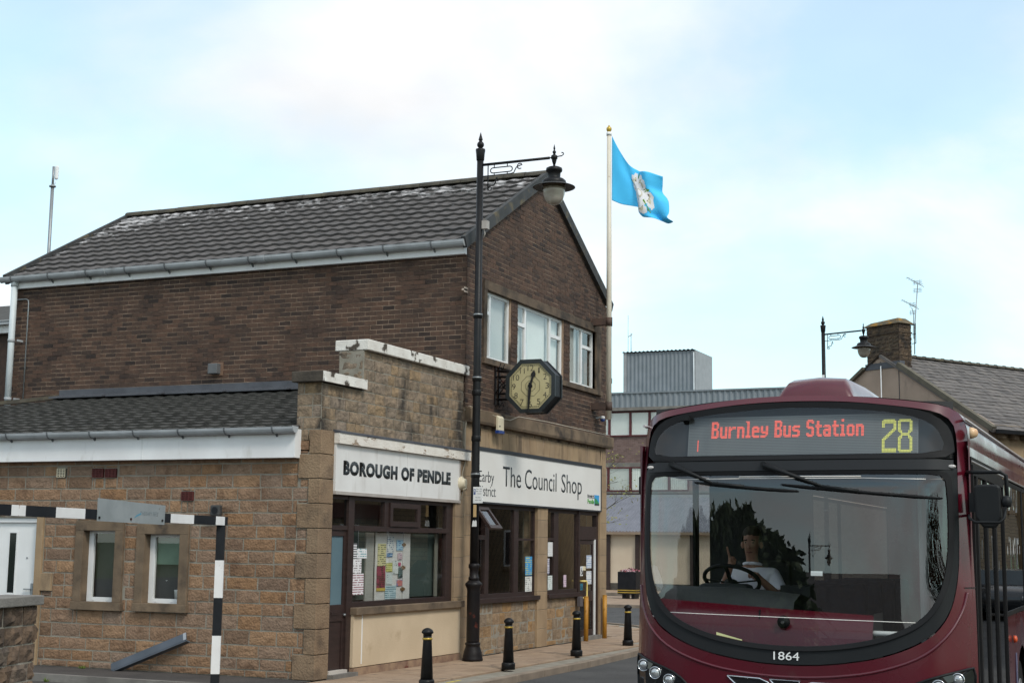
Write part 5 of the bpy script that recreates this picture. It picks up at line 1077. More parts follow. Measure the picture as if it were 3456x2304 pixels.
# ================================================================== low stone wall, bottom left
lw = empty('low_stone_wall', (-7.9, -1.8, -.1), 'low weathered stone wall with grey coping in the bottom left corner', 'wall')
R_ = Vector((-7.80, -1.83, 0)); dl_ = Vector((-.965, -.262, 0)).normalized()
# visible face looks to the camera; u runs left->right
u_ = -dl_; n_ = u_.cross(Z); LW = 3.2; o_ = R_+dl_*LW
part('core', MB().prism([(0, -.1), (LW-.02, -.1), (LW-.02, 1.30), (0, 1.30)], o_, u_, Z, n_, -.30, -.03), 'mortar_grey', lw)
stone_wall(lw, o_-n_*.025, u_, Z, LW, [.16, .15, .16, .15, .16, .15, .155, .155, .165], 'stone_low', z0=-.1, lens=(.16, .34), tmpl=TPL_LOW, seed=41, depth=.035, joint=.014)
stone_wall(lw, R_-n_*.02, -n_, Z, .28, [.16, .15, .16, .15, .16, .15, .155, .155, .165], 'stone_low', z0=-.1, lens=(.14, .3), tmpl=TPL_LOW, seed=42, depth=.03, joint=.014)
part('coping', MB().prism([(0, 1.305), (LW+.02, 1.305), (LW+.02, 1.385), (0, 1.385)], o_, u_, Z, n_, -.33, .03), 'concrete', lw, bevel=.008)
# ================================================================== flagpole and flag
FX0, FY0 = 10.25, -.35
fpole = empty('flagpole', (FX0, FY0, 4.4), 'cream flagpole clamped to the right edge of the brick gable', 'flagpole')
part('pole', MB().tube([(FX0, FY0, 4.45), (FX0, FY0, 7.5), (FX0-.03, FY0, 10.50)], [.058, .055, .045], 14), 'pole_white', fpole); part('truck', MB().tube([(FX0-.03, FY0, 10.46), (FX0-.03, FY0, 10.53)], .056, 14), 'white', fpole)
part('finial', MB().lathe([(.02, 10.52), (.03, 10.535), (.052, 10.57), (.058, 10.60), (.05, 10.63), (.022, 10.655), (.016, 10.68), (.008, 10.685)], (FX0-.03, FY0, 0), 14), 'gold', fpole)
for z_ in (6.48, 4.72):
    part('clamp', MB().tube([(FX0, FY0, z_-.09), (FX0, FY0, z_+.09)], .072, 14).box(FX0-.10, FX0+.05, FY0+.05, 0.01, z_-.07, z_+.07), mat('clamp%d' % int(z_), (.05, .035, .03), (.10, .06, .045), .7), fpole)
part('cleat', MB().box(FX0+.03, FX0+.075, FY0-.05, FY0+.0, 5.2, 5.3), 'galv', fpole)
# flag: hoist at the pole, flying towards -y, with folds
def bez(pts, t):
    n = len(pts)-1; x = t*n; i = min(int(x), n-1); f = x-i
    p0 = pts[max(i-1, 0)]; p1 = pts[i]; p2 = pts[i+1]; p3 = pts[min(i+2, n)]
    return tuple(.5*((2*b)+(-a+c)*f+(2*a-5*b+4*c-d)*f*f+(-a+3*b-3*c+d)*f**3) for a, b, c, d in zip(p0, p1, p2, p3))
# (distance from the pole towards -y, height) of the four edges
TOP = [(0, 10.46), (.168, 10.126), (.361, 9.815), (.553, 9.672), (.695, 9.603), (.906, 9.548), (1.101, 9.488)]
BOT = [(0, 9.067), (.199, 8.973), (.44, 8.911), (.625, 8.845), (.66, 8.70), (.72, 8.635), (.918, 8.604), (1.044, 8.566), (1.182, 8.51), (1.334, 8.508)]
HOI = [(0, 9.067), (0, 9.76), (0, 10.46)]
FLY = [(1.334, 8.508), (1.20, 8.608), (1.225, 8.72), (1.197, 8.94), (1.142, 9.054), (1.05, 9.186), (1.073, 9.334), (1.101, 9.488)]
def flag_pt(u, v, d=0.0):
    T, B_, H, F = bez(TOP, u), bez(BOT, u), bez(HOI, v), bez(FLY, v)
    c = [(0, 9.067), (0, 10.46), (1.334, 8.508), (1.101, 9.488)]
    r = []
    for k in range(2):
        q = (1-v)*B_[k]+v*T[k]+(1-u)*H[k]+u*F[k]-((1-u)*(1-v)*c[0][k]+(1-u)*v*c[1][k]+u*(1-v)*c[2][k]+u*v*c[3][k]); r.append(q)
    rip = .16*u*sin(u*8.5-v*2.2+.4)+.05*u*sin(u*17+v*5)+.05*sin(v*7+u*3)*u*(1-v)
    return Vector((FX0+.02+rip+d, FY0-.05-r[0], r[1]))
NU, NV = 44, 30
fm = MB(); vs = [flag_pt(i/NU, j/NV) for j in range(NV+1) for i in range(NU+1)]
fm.add(vs, [(j*(NU+1)+i, j*(NU+1)+i+1, (j+1)*(NU+1)+i+1, (j+1)*(NU+1)+i) for j in range(NV) for i in range(NU)], True)
flag = thing('flag', fm, 'flag_blue', 'sky blue flag with a white rose flying from the flagpole', 'flag')
sdm = flag.modifiers.new('cloth', 'SOLIDIFY'); sdm.thickness = .004; sdm.offset = 0
# white rose emblem: petals, cream lines, green sepals, on both faces
RU, RV, RS = .56, .52, .36
def emb(poly, d, m, nm, par):
    # triangulated fan with subdivided rings following the cloth
    n = len(poly); mb = MB(); cu0 = sum(p[0] for p in poly)/n; cv0 = sum(p[1] for p in poly)/n
    for s_ in (-1, 1):
        vs = [flag_pt(cu0, cv0, s_*d)]; R = 4
        for k in range(1, R+1):
            for p in poly: vs.append(flag_pt(cu0+(p[0]-cu0)*k/R, cv0+(p[1]-cv0)*k/R, s_*d))
        fs = [(0, 1+i, 1+(i+1) % n) for i in range(n)]
        for k in range(R-1):
            for i in range(n): fs.append((1+k*n+i, 1+(k+1)*n+i, 1+(k+1)*n+(i+1) % n, 1+k*n+(i+1) % n))
        mb.add(vs, fs, True)
    return part(nm, mb, m, par)
def uv(a, r): return (RU+sin(a)*r*.70, RV+cos(a)*r*1.22)
MT['petal'] = mat('petal', (.80, .79, .80), (.74, .73, .75), .8); MT['petal_line'] = mat('petal_line', (.60, .56, .42), None, .8); MT['sepal'] = mat('sepal', (.16, .33, .04), (.12, .26, .03), .8)
for k in range(5):
    a = k*2*pi/5+pi
    emb([uv(a+pi/5-.16, .12), uv(a+pi/5-.09, .30), uv(a+pi/5, .37), uv(a+pi/5+.09, .30), uv(a+pi/5+.16, .12)], .004, 'sepal', 'sepal', flag)
emb([uv(k*pi/8, .25) for k in range(16)], .0055, 'petal', 'rose_ground', flag)
for k in range(5):
    a = k*2*pi/5+pi
    pt = emb([uv(a, .02), uv(a-.30, .12), uv(a-.56, .24), uv(a-.46, .325), uv(a-.20, .345), uv(a, .315), uv(a+.20, .345), uv(a+.46, .325), uv(a+.56, .24), uv(a+.30, .12)], .007, 'petal', 'petal', flag)
    emb([uv(a-.36, .19), uv(a-.30, .265), uv(a-.14, .275), uv(a, .245), uv(a+.14, .275), uv(a+.30, .265), uv(a+.36, .19), uv(a+.30, .235), uv(a+.14, .25), uv(a, .215), uv(a-.14, .25), uv(a-.30, .235)], .010, 'petal_line', 'petal_line', pt)
emb([uv(k*pi/5, .085) for k in range(10)], .012, 'petal_line', 'rose_heart', flag)
emb([uv(k*pi/5, .065) for k in range(10)], .015, 'petal', 'rose_centre', flag)
# ================================================================== mast with white antenna behind the roof
ma = empty('radio_mast', (5.0, 9.93, 6.5), 'thin grey mast with a small white antenna panel behind the left roof end', 'mast')
mx_, my_ = 6.4, 11.2
ma.location = (mx_, my_, 6.0)
part('pole', MB().tube([(mx_, my_, 6.0), (mx_, my_, 9.55)], .038, 10).tube([(mx_, my_, 9.5), (mx_, my_-.0, 9.96)], .026, 10), 'galv', ma)
part('clamp', MB().tube([(mx_, my_, 9.50), (mx_, my_, 9.53)], .075, 10), 'galv', ma); part('panel', MB().box(mx_-.03, mx_+.04, my_-.13, my_-.05, 9.66, 9.97), 'white', ma, bevel=.03)
part('lead', MB().tube([(mx_, my_-.09, 9.66), (mx_, my_-.07, 9.58), (mx_, my_-.02, 9.52)], .007, 5), 'white', ma)
# ================================================================== the bus
BYC, BF, BR, SS = -8.005, -6.50, 5.6, 1.04
bus = empty('bus', (BF, BYC, -.1), 'maroon single-deck bus showing 28 Burnley Bus Station on its front display', 'bus')
def paint(name, c, rough=.28):
    m = mat(name, c, tuple(v*.85 for v in c), rough, nscale=1.7, coat=.4, spec=.5, rvar=.12, stain=((.075, .02, .022), 5, .60, .78))
    return m
MT['maroon'] = paint('maroon', (.085, .005, .013))
MT['bus_black'] = mat('bus_black', (.009, .010, .011), (.012, .013, .014), .5, nscale=3, spec=.22)
MT['bus_gloss'] = mat('bus_gloss', (.012, .013, .015), None, .12, coat=.3)
MT['rubber'] = mat('rubber', (.008, .008, .009), (.011, .011, .012), .6, spec=.2)
MT['chrome'] = mat('chrome', (.75, .76, .78), None, .15, metal=1.0)
MT['bus_dark'] = mat('bus_dark', (.02, .021, .022), (.03, .03, .03), .8)
MT['dash'] = mat('dash', (.032, .036, .038), (.026, .03, .031), .6, spec=.25)
def fxs(s, z):
    b = -.14*(1-(s/1.25)**4); a = abs(s)
    c = ((a-1.02)/.25)**2*.20 if a > 1.02 else 0
    r = .06*max(0, z-1.0)+.15*max(0, z-2.35)+.10*max(0, .75-z)
    return BF+b+c+r
def S3(s, z, d=0.0): return Vector((fxs(s, z)-d, BYC-s*SS, z))
def chaikin(pts, n=2, closed=True):
    for _ in range(n):
        q = []; m = len(pts)
        for i in range(m if closed else m-1):
            a, b = pts[i], pts[(i+1) % m]
            q += [(a[0]*.75+b[0]*.25, a[1]*.75+b[1]*.25), (a[0]*.25+b[0]*.75, a[1]*.25+b[1]*.75)]
        if not closed: q = [pts[0]]+q+[pts[-1]]
        pts = q
    return pts
def sym(half):      # half outline given for s>=0 from top centre clockwise to bottom centre
    return half+[(-a, b) for a, b in reversed(half) if abs(a) > 1e-6]
def polar(poly, c, n):
    out_ = []
    for k in range(n):
        a = 2*pi*k/n; d = (sin(a), cos(a)); best = None
        for i in range(len(poly)):
            p, q = poly[i], poly[(i+1) % len(poly)]
            ex, ey = q[0]-p[0], q[1]-p[1]; den = d[0]*ey-d[1]*ex
            if abs(den) < 1e-12: continue
            t = ((p[0]-c[0])*ey-(p[1]-c[1])*ex)/den; u = ((p[0]-c[0])*d[1]-(p[1]-c[1])*d[0])/den
            if t > 0 and -1e-9 <= u <= 1+1e-9 and (best is None or t > best): best = t
        out_.append((c[0]+d[0]*best, c[1]+d[1]*best))
    return out_
NA = 144
def shell_ring(po, pi_, c, nr=3, do=0.0, di=0.0, thick=0.0, mb=None):
    A, B = polar(po, c, NA), polar(pi_, c, NA); mb = mb or MB(); vs = []
    for r in range(nr+1):
        t = r/nr
        for a, b in zip(A, B): vs.append(S3(a[0]*(1-t)+b[0]*t, a[1]*(1-t)+b[1]*t, do*(1-t)+di*t))
    fs = [(r*NA+k, r*NA+(k+1) % NA, (r+1)*NA+(k+1) % NA, (r+1)*NA+k) for r in range(nr) for k in range(NA)]
    mb.add(vs, fs, True)
    if thick:
        for P in (A, B):
            d_ = do if P is A else di; vs = [S3(*p, d_) for p in P]+[S3(*p, d_-thick) for p in P]
            mb.add(vs, [(k, (k+1) % NA, NA+(k+1) % NA, NA+k) for k in range(NA)], True)
    return mb
def shell_fill(p, c, d=0.0, nr=8):
    A = polar(p, c, NA); vs = [S3(c[0], c[1], d)]
    for r in range(1, nr+1):
        for a in A: vs.append(S3(c[0]+(a[0]-c[0])*r/nr, c[1]+(a[1]-c[1])*r/nr, d))
    fs = [(0, 1+k, 1+(k+1) % NA) for k in range(NA)]
    fs += [(1+r*NA+k, 1+(r+1)*NA+k, 1+(r+1)*NA+(k+1) % NA, 1+r*NA+(k+1) % NA) for r in range(nr-1) for k in range(NA)]
    return MB().add(vs, fs, True)
OUT = chaikin(sym([(0, 3.045), (.4, 3.03), (.8, 2.985), (1.08, 2.945), (1.195, 2.89), (1.232, 2.76), (1.232, 2.5), (1.25, 1.9), (1.262, 1.4), (1.265, .8), (1.25, .30), (1.15, .22), (.6, .22), (0, .22)]), 2)
BLK = chaikin(sym([(0, 2.998), (.4, 2.985), (.8, 2.935), (1.05, 2.892), (1.15, 2.82), (1.172, 2.68), (1.174, 2.4), (1.178, 1.9), (1.165, 1.62), (1.11, 1.37), (.97, 1.20), (.66, 1.065), (.3, 1.0), (0, .985)]), 2)
C0 = (0, 1.9)
# body front panel
fr_b = part('front_panel', shell_ring(OUT, BLK, C0, 6, -.015, .012), 'maroon', bus)
# raised swage line that follows the bowl of the windscreen
SW0 = [(a*1.0, b) for a, b in BLK]
lo = [(1.06*sin(t_), 1.62-.70*cos(t_)**.8 if cos(t_) > 0 else 1.62) for t_ in []]
SPLIT = 2.475
UPB = chaikin([(-1.160, 2.53), (-1.15, 2.70), (-1.11, 2.80), (-1.0, 2.885), (-.8, 2.932), (-.4, 2.978), (0, 2.990), (.4, 2.978), (.8, 2.932), (1.0, 2.885), (1.11, 2.80), (1.15, 2.70), (1.160, 2.53), (.8, 2.535), (0, 2.537), (-.8, 2.535)], 1)
UPG = chaikin([(-1.095, 2.575), (-1.085, 2.68), (-1.03, 2.785), (-.9, 2.855), (-.6, 2.91), (0, 2.952), (.6, 2.91), (.9, 2.855), (1.03, 2.785), (1.085, 2.68), (1.095, 2.575), (.8, 2.572), (0, 2.57), (-.8, 2.572)], 2)
LOB = chaikin(sym([(0, 2.53), (.9, 2.53), (1.165, 2.53), (1.172, 2.40), (1.175, 1.9), (1.160, 1.62), (1.105, 1.38), (.965, 1.21), (.66, 1.075), (.3, 1.01), (0, .995)]), 1)
WSC = chaikin(sym([(0, 2.425), (.9, 2.425), (1.085, 2.42), (1.12, 2.38), (1.128, 1.95), (1.10, 1.66), (1.03, 1.46), (.90, 1.315), (.66, 1.205), (.35, 1.14), (0, 1.118)]), 2)
ub = part('display_surround', shell_ring(UPB, UPG, (0, 2.74), 2, .014, .006, .02), 'rubber', bus)
ug = part('display_glass', shell_fill(UPG, (0, 2.74), .010), glass_mat('display_glass', (.80, .81, .82), 1.55), bus)
lb2 = part('windscreen_surround', shell_ring(LOB, WSC, (0, 1.85), 4, .014, .004, .03), 'bus_black', bus)
rb_ = MB()
ws_in = [(a*1.022, 1.85+(b-1.85)*1.035) for a, b in WSC]
part('windscreen_seal', shell_ring(ws_in, [(a*.990, 1.85+(b-1.85)*.987) for a, b in WSC], (0, 1.85), 2, .024, .016, .01), 'rubber', lb2)
wsc = part('windscreen', shell_fill(WSC, (0, 1.85), .008, 12), 'glass_bus', bus)
part('header_bar', MB().add([S3(s_/12*1.15, z_, .02) for z_ in (2.45, 2.525) for s_ in range(-12, 13)], [(i, i+1, 26+i, 25+i) for i in range(24)], True), mat('header', (.018, .019, .021), None, .5, spec=.25), lb2)
# maroon raised lip under the bowl
lip = MB(); LP = [(1.215, 1.55), (1.19, 1.42), (1.10, 1.24), (.93, 1.08), (.62, .965), (.3, .915), (0, .90)]
LPs = chaikin(LP+[(-a, b) for a, b in reversed(LP[:-1])], 2, closed=False)
lip.tube([S3(a, b, .004) for a, b in LPs], .013, 8); part('front_swage', lip, 'maroon', fr_b)
part('panel_joint', MB().tube([S3(1.20, 1.585, .006), S3(1.262, 1.585, -.005)], .004, 5).tube([S3(-1.20, 1.50, .006), S3(-1.262, 1.50, -.005)], .004, 5), 'rubber', fr_b)
# destination display
def DP(a, b, d=0): return S3(a, b, -.055-d)
ds = part('display_screen', MB().add([DP(-.82+1.73*i/16, z_) for z_ in (2.578, 2.885) for i in range(17)], [(i, i+1, 18+i, 17+i) for i in range(16)], True), mat('led_panel', (.24, .25, .24), (.21, .22, .21), .5, nscale=2), bus)
part('display_housing', MB().add([S3(-1.14+2.28*i/16, z_, -.075) for z_ in (2.54, 2.98) for i in range(17)], [(i, i+1, 18+i, 17+i) for i in range(16)], True), 'bus_dark', bus)
rows = MB()
for k in range(24):
    z_ = 2.582+.0125*k; rows.add([DP(-.815+1.72*i/12, z_+dz, -.002) for dz in (0, .005) for i in range(13)], [(i, i+1, 14+i, 13+i) for i in range(12)])
part('display_rows', rows, mat('led_rows', (.15, .155, .15), None, .6), ds)
GL = {
'B': ['#####.', '######', '##..##', '##..##', '##..##', '#####.', '#####.', '##..##', '##..##', '##..##', '##..##', '######', '#####.'],
'S': ['.####.', '######', '##..##', '##....', '##....', '#####.', '.#####', '....##', '....##', '....##', '##..##', '######', '.####.'],
'u': ['', '', '', '', '##..##', '##..##', '##..##', '##..##', '##..##', '##..##', '##..##', '######', '.#####'],
'r': ['', '', '', '', '##.###', '######', '###...', '##....', '##....', '##....', '##....', '##....', '##....'],
'n': ['', '', '', '', '#####.', '######', '##..##', '##..##', '##..##', '##..##', '##..##', '##..##', '##..##'],
'l': ['###.', '.##.', '.##.', '.##.', '.##.', '.##.', '.##.', '.##.', '.##.', '.##.', '.##.', '####', '####'],
'e': ['', '', '', '', '.####.', '######', '##..##', '######', '######', '##....', '##....', '######', '.#####'],
'y': ['', '', '', '', '##..##', '##..##', '##..##', '##..##', '######', '.#####', '....##', '#####.', '####..'],
's': ['', '', '', '', '.#####', '######', '##....', '#####.', '.#####', '....##', '....##', '######', '#####.'],
't': ['', '.##..', '.##..', '.##..', '#####', '#####', '.##..', '.##..', '.##..', '.##..', '.##..', '.####', '..###'],
'a': ['', '', '', '', '.####.', '######', '....##', '.#####', '######', '##..##', '##..##', '######', '.#####'],
'i': ['.##.', '.##.', '', '', '###.', '.##.', '.##.', '.##.', '.##.', '.##.', '.##.', '####', '####'],
'o': ['', '', '', '', '.####.', '######', '##..##', '##..##', '##..##', '##..##', '##..##', '######', '.####.'],
}
dots = MB(); pitch = .0101; DW = .0175/2*1.0
def dot(mb, a, b, r): mb.add([DP(a-r, b-r*.8, -.006), DP(a+r, b-r*.8, -.006), DP(a+r, b+r*.8, -.006), DP(a-r, b+r*.8, -.006)], [(0, 1, 2, 3)])
txt = 'Burnley Bus Station'; cols = sum((4 if c == ' ' else len(max(GL[c], key=len))+1) for c in txt)
cw_ = (.535+.632)/cols; x_ = -.632
for c in txt:
    if c == ' ': x_ += 4*cw_; continue
    for j, row in enumerate(GL[c]):
        for i, q in enumerate(row):
            if q == '#': dot(dots, x_+(i+.5)*cw_, 2.845-j*.0104, .0041)
    x_ += (len(max(GL[c], key=len))+1)*cw_
for j in range(9): dot(dots, -.737, 2.70-j*.0104, .0041)
lt_ = part('led_lettering', dots, mat('led_red', (.5, .05, .03), None, .5, emit=((1.0, .16, .11), .95)), ds); lt_['kind'] = 'stuff'
N2 = ['.########.', '##########', '##########', '##......##', '##......##', '##......##', '........##', '.......###', '......###.', '.....###..', '....###...', '...###....', '..###.....', '.###......', '###.......', '##........', '##........', '##........', '##........', '##........', '##........', '##########', '##########', '##########']
N8 = ['.########.', '##########', '##......##', '##......##', '##......##', '##......##', '##......##', '##......##', '###....###', '.##....##.', '..######..', '..######..', '.##....##.', '###....###', '##......##', '##......##', '##......##', '##......##', '##......##', '##......##', '##......##', '##......##', '##########', '.########.']
dg = MB()
for gl, xo in ((N2, .655), (N8, .768)):
    for j, row in enumerate(gl):
        for i, q in enumerate(row):
            if q == '#': dot(dg, xo+(i+.5)*.0102, 2.835-j*.01065, .0041)
lt2 = part('led_number', dg, mat('led_yellow', (.4, .4, .05), None, .5, emit=((.66, .68, .15), .85)), ds); lt2['kind'] = 'stuff'
part('display_bracket', MB().box(BF+.0, BF+.05, BYC+.82, BYC+.90, 2.86, 2.90), 'bus_black', bus)
# wipers
def wiper(a, m_, b0, b1, nm='wiper'):
    w = part(nm, MB().tube([S3(*a, .05), S3(a[0]*.7+m_[0]*.3, a[1]*.7+m_[1]*.3, .06), S3(*m_, .05)], [.022, .019, .010], 8).tube([S3(*a, .0), S3(*a, .065)], .026, 10), 'bus_black', bus)
    n = 8; P = [S3(b0[0]+(b1[0]-b0[0])*k/n, b0[1]+(b1[1]-b0[1])*k/n-.006*sin(pi*k/n), .030) for k in range(n+1)]
    part('blade', MB().tube(P, [.006]+[.012]*(n-1)+[.006], 6).tube([p-Vector((.012, 0, 0)) for p in P[2:7]], .009, 6), 'rubber', w)
    part('link', MB().tube([S3(*m_, .05), S3((b0[0]+b1[0])/2, (b0[1]+b1[1])/2, .045)], [.011, .014], 6), 'bus_black', w)
wiper((-.915, 2.505), (-.58, 2.355), (-.725, 2.362), (.065, 2.29))
wiper((-.19, 2.495), (.25, 2.325), (-.06, 2.342), (1.08, 2.235))
for s_, z_ in ((-1.115, 2.49), (1.14, 2.475)):
    part('marker_lamp', MB().lathe([(.004, .0), (.022, .003), (.02, .02), (.008, .026)], n=12), mat('marker%d' % int(s_*9), (.55, .52, .5), None, .2), bus).matrix_basis = Matrix.Translation(S3(s_, z_, .012)) @ Matrix.Rotation(-pi/2, 4, 'Y') @ Matrix.Diagonal((.7, 1.4, 1, 1))
# fleet number
lettering('1864', (0, 0, 0), X, Z, -.115, .072, 1.03, 1.088, 'white', bus, bold=.0, plane=lambda a, b, d: S3(a, b, .017+d))
# headlamps
MT['lens'] = mat('lens', (.55, .57, .58), (.35, .36, .37), .12, nscale=30, metal=.6)
def pocket(pts, lamps, nm):
    P = chaikin(pts, 1); c = (sum(p[0] for p in P)/len(P), sum(p[1] for p in P)/len(P)); vs = [S3(*c, .008)]+[S3(*p, .008) for p in P]; n = len(P)
    vs += [S3(c[0]+(p[0]-c[0])*.5, c[1]+(p[1]-c[1])*.5, .008) for p in P]
    pk_ = part(nm, MB().add(vs, [(0, 1+n+k, 1+n+(k+1) % n) for k in range(n)]+[(1+n+k, 1+k, 1+(k+1) % n, 1+n+(k+1) % n) for k in range(n)]), 'bus_gloss', bus)
    part('pocket_rim', MB().tube([S3(*p, .008) for p in P+[P[0]]], .010, 6), 'bus_black', pk_)
    for (s_, z_, r_) in lamps:
        p0 = S3(s_, z_, .004); 
        o = part('headlamp', MB().lathe([(r_*.98, .0), (r_*1.08, .022), (r_*1.02, .034), (r_*.9, .030), (r_*.82, .012), (r_*.4, -.002), (.006, -.006)], n=20), 'chrome', pk_)
        o.matrix_basis = Matrix.Translation(p0) @ Matrix.Rotation(-pi/2, 4, 'Y')
        l = part('lens', MB().lathe([(r_*.86, .018), (r_*.7, .030), (r_*.35, .038), (.006, .040)], n=20), 'lens', o); l.matrix_basis = Matrix.Translation(p0) @ Matrix.Rotation(-pi/2, 4, 'Y')
for sg in (-1, 1):
    pocket([(sg*1.245, .79), (sg*1.252, 1.01), (sg*1.20, 1.0), (sg*1.0, .945), (sg*.85, .885), (sg*.74, .78), (sg*.68, .62), (sg*1.23, .60)], [(sg*1.15, .932, .046), (sg*1.03, .885, .046), (sg*.915, .838, .044)], 'headlamp_pocket')
part('fog_bar', MB().bar(S3(-1.20, .80, .012), S3(-.98, .73, .012), .02, .07), 'bus_gloss', fr_b); part('number_plate', MB().add([S3(-.26, .36, .012), S3(.26, .36, .012), S3(.26, .47, .012), S3(-.26, .47, .012)], [(0, 1, 2, 3)]), 'white', bus)
part('bumper', MB().tube([S3(s_/12*1.2, .33, .01) for s_ in range(-12, 13)], .05, 8), 'maroon', bus)
# chrome outlined badge shapes in the grille
def chrome_shape(pts, nm='badge'):
    b_ = part(nm, MB().add([S3(*p, .010) for p in pts], [tuple(range(len(pts)))]), 'bus_gloss', bus); part('badge_outline', MB().tube([S3(*p, .014) for p in pts+[pts[0]]], .007, 6), 'chrome', b_)
chrome_shape([(-.46, .895), (-.22, .885), (-.16, .86), (-.10, .78), (-.06, .70), (-.16, .66), (-.28, .70), (-.35, .79)])
chrome_shape([(-.145, .882), (.075, .878), (.02, .82), (-.035, .745), (-.07, .80)])
chrome_shape([(.115, .855), (.16, .872), (.42, .872), (.36, .78), (.29, .69), (.17, .66), (.05, .70), (.07, .79)])
# ---------------- body: roof, sides
ROOFH = [(1.232, 2.62), (1.232, 2.78), (1.185, 2.895), (1.06, 2.955), (.7, 3.005), (.35, 3.03), (0, 3.04)]
RP = chaikin(ROOFH+[(-a, b) for a, b in reversed(ROOFH[:-1])], 2, closed=False)
def loft(P, xs, m, nm, parent=bus):
    mb = MB(); vs = []
    for x_ in xs:
        for a, b in P: vs.append((x_(a, b) if callable(x_) else x_, BYC-a*SS, b))
    n = len(P); mb.add(vs, [(k*n+i, k*n+i+1, (k+1)*n+i+1, (k+1)*n+i) for k in range(len(xs)-1) for i in range(n-1)], True)
    return part(nm, mb, m, parent)
roof_b = loft(RP, [lambda a, b: fxs(a, b)+.016, lambda a, b: fxs(a, b)+.20, -4.5, -2, 1, 3.5, BR], 'maroon', 'roof')
loft([(a*.975, b-.06) for a, b in RP], [-5.6, 0, BR-.1], mat('bus_ceiling', (.07, .07, .07), None, .8), 'ceiling')
SD = 1.245*SS
def side_skirt(sg, x0, x1, nm='side_panel'):
    """lower panel with wheel arches"""
    mb = MB(); n = 160; vs = []
    for i in range(n+1):
        x_ = x0+(x1-x0)*i/n; zb = .20
        for ax in (-2.35, 3.6):
            d = abs(x_-ax)
            if d < .62: zb = max(zb, .34+sqrt(.62**2-d*d)*.98)
        vs += [(x_, BYC-sg*SD, zb), (x_, BYC-sg*(SD+.010), max(zb+.01, .95)), (x_, BYC-sg*SD, 1.28)]
    mb.add(vs, [(3*i+j, 3*i+3+j, 3*i+4+j, 3*i+1+j) for i in range(n) for j in range(2)], True)
    return part(nm, mb, 'maroon', bus)
side_skirt(1, -3.86, BR); side_skirt(-1, -6.30, BR)
for sg in (1, -1):
    # cove panel with chrome-like rails
    cv = part('cove_panel', MB().add([(x_, BYC-sg*(1.232 if z_ > 2.6 else 1.245)*SS, z_) for z_ in (2.52, 2.64) for x_ in (-6.27, -3, 0, 3, BR)], [(i, i+1, 6+i, 5+i) for i in range(4)], True), 'maroon', bus)
    part('gutter_rail', MB().tube([(-6.28, BYC-sg*1.222*SS, 2.84), (BR, BYC-sg*1.222*SS, 2.84)], .012, 6), mat('rail%d' % sg, (.55, .5, .5), None, .3, metal=.5), cv); part('window_rail', MB().tube([(-6.22, BYC-sg*1.25*SS, 2.525), (BR, BYC-sg*1.25*SS, 2.525)], .012, 6), mat('raill%d' % sg, (.3, .28, .28), None, .3, metal=.5), cv)
    # front corner pillar
    fp_ = MB(); zs = [1.28+k*.1 for k in range(15)]
    part('front_pillar', MB().add([v for z_ in ([.22, .6, 1.0]+zs) for v in ((S3(sg*1.235, z_, -.015)), Vector((-6.30, BYC-sg*SD, z_)), Vector((-6.21, BYC-sg*SD, z_)))], [(3*i+j, 3*i+3+j, 3*i+4+j, 3*i+1+j) for i in range(len(zs)+2) for j in range(2)], True), 'maroon', bus)
# nearside: door leaves and side windows
def leaf_door(x0, x1):
    y_ = BYC-SD; f = .045
    d = part('door', MB().box(x0, x0+f, y_-.02, y_+.02, .25, 2.50).box(x1-f, x1, y_-.02, y_+.02, .25, 2.50).box(x0+f, x1-f, y_-.02, y_+.02, .25, .33).box(x0+f, x1-f, y_-.02, y_+.02, 2.42, 2.50), 'rubber', bus)
    part('pane', MB().box(x0+f, x1-f, y_-.004, y_+.002, .33, 2.42), 'glass_side', d); part('grab_rail', MB().tube([(x0+.1, y_+.05, 1.9), (x0+.1, y_+.05, .8)], .014, 8), 'chrome', d)
xs_ = [-6.21, -5.95, -5.29, -4.62, -3.88]
for a, b in zip(xs_[:-1], xs_[1:]): leaf_door(a, b)
part('door_header', MB().box(-6.22, -3.86, BYC-SD-.01, BYC-SD+.03, 2.50, 2.56), 'bus_black', bus); part('door_sill', MB().box(-6.22, -3.86, BYC-SD-.01, BYC-SD+.03, .20, .25), 'bus_black', bus)
def side_win(sg, x0, x1, z0=1.28, z1=2.50):
    y_ = BYC-sg*SD
    w = part('side_window', MB().box(x0, x0+.05, y_-.012, y_+.012, z0, z1).box(x1-.05, x1, y_-.012, y_+.012, z0, z1).box(x0+.05, x1-.05, y_-.012, y_+.012, z0, z0+.04).box(x0+.05, x1-.05, y_-.012, y_+.012, z1-.04, z1), 'rubber', bus)
    part('pane', MB().box(x0+.05, x1-.05, y_-.006, y_+.006, z0+.04, z1-.04), 'glass_side' if sg > 0 else ('glass' if x0 < -4 else 'glass_dark'), w)
for a, b in ((-3.86, -1.9), (-1.88, .2), (.22, 2.3), (2.32, BR)): side_win(1, a, b)
side_win(-1, -6.22, -4.75, 1.30); side_win(-1, -4.73, -2.6)
for a, b in ((-2.58, -.4), (-.38, 1.8), (1.82, BR)): side_win(-1, a, b)
part('rear_wall', MB().box(BR-.05, BR, BYC-SD, BYC+SD, .3, 2.95), 'maroon', bus)
part('side_reflector', MB().lathe([(.01, 0), (.034, .004), (.03, .03), (.014, .036)], n=14), mat('amber', (.6, .09, .03), None, .2), bus).matrix_basis = Matrix.Translation((-3.35, BYC-SD-.012, 1.06)) @ Matrix.Rotation(pi/2, 4, 'X')
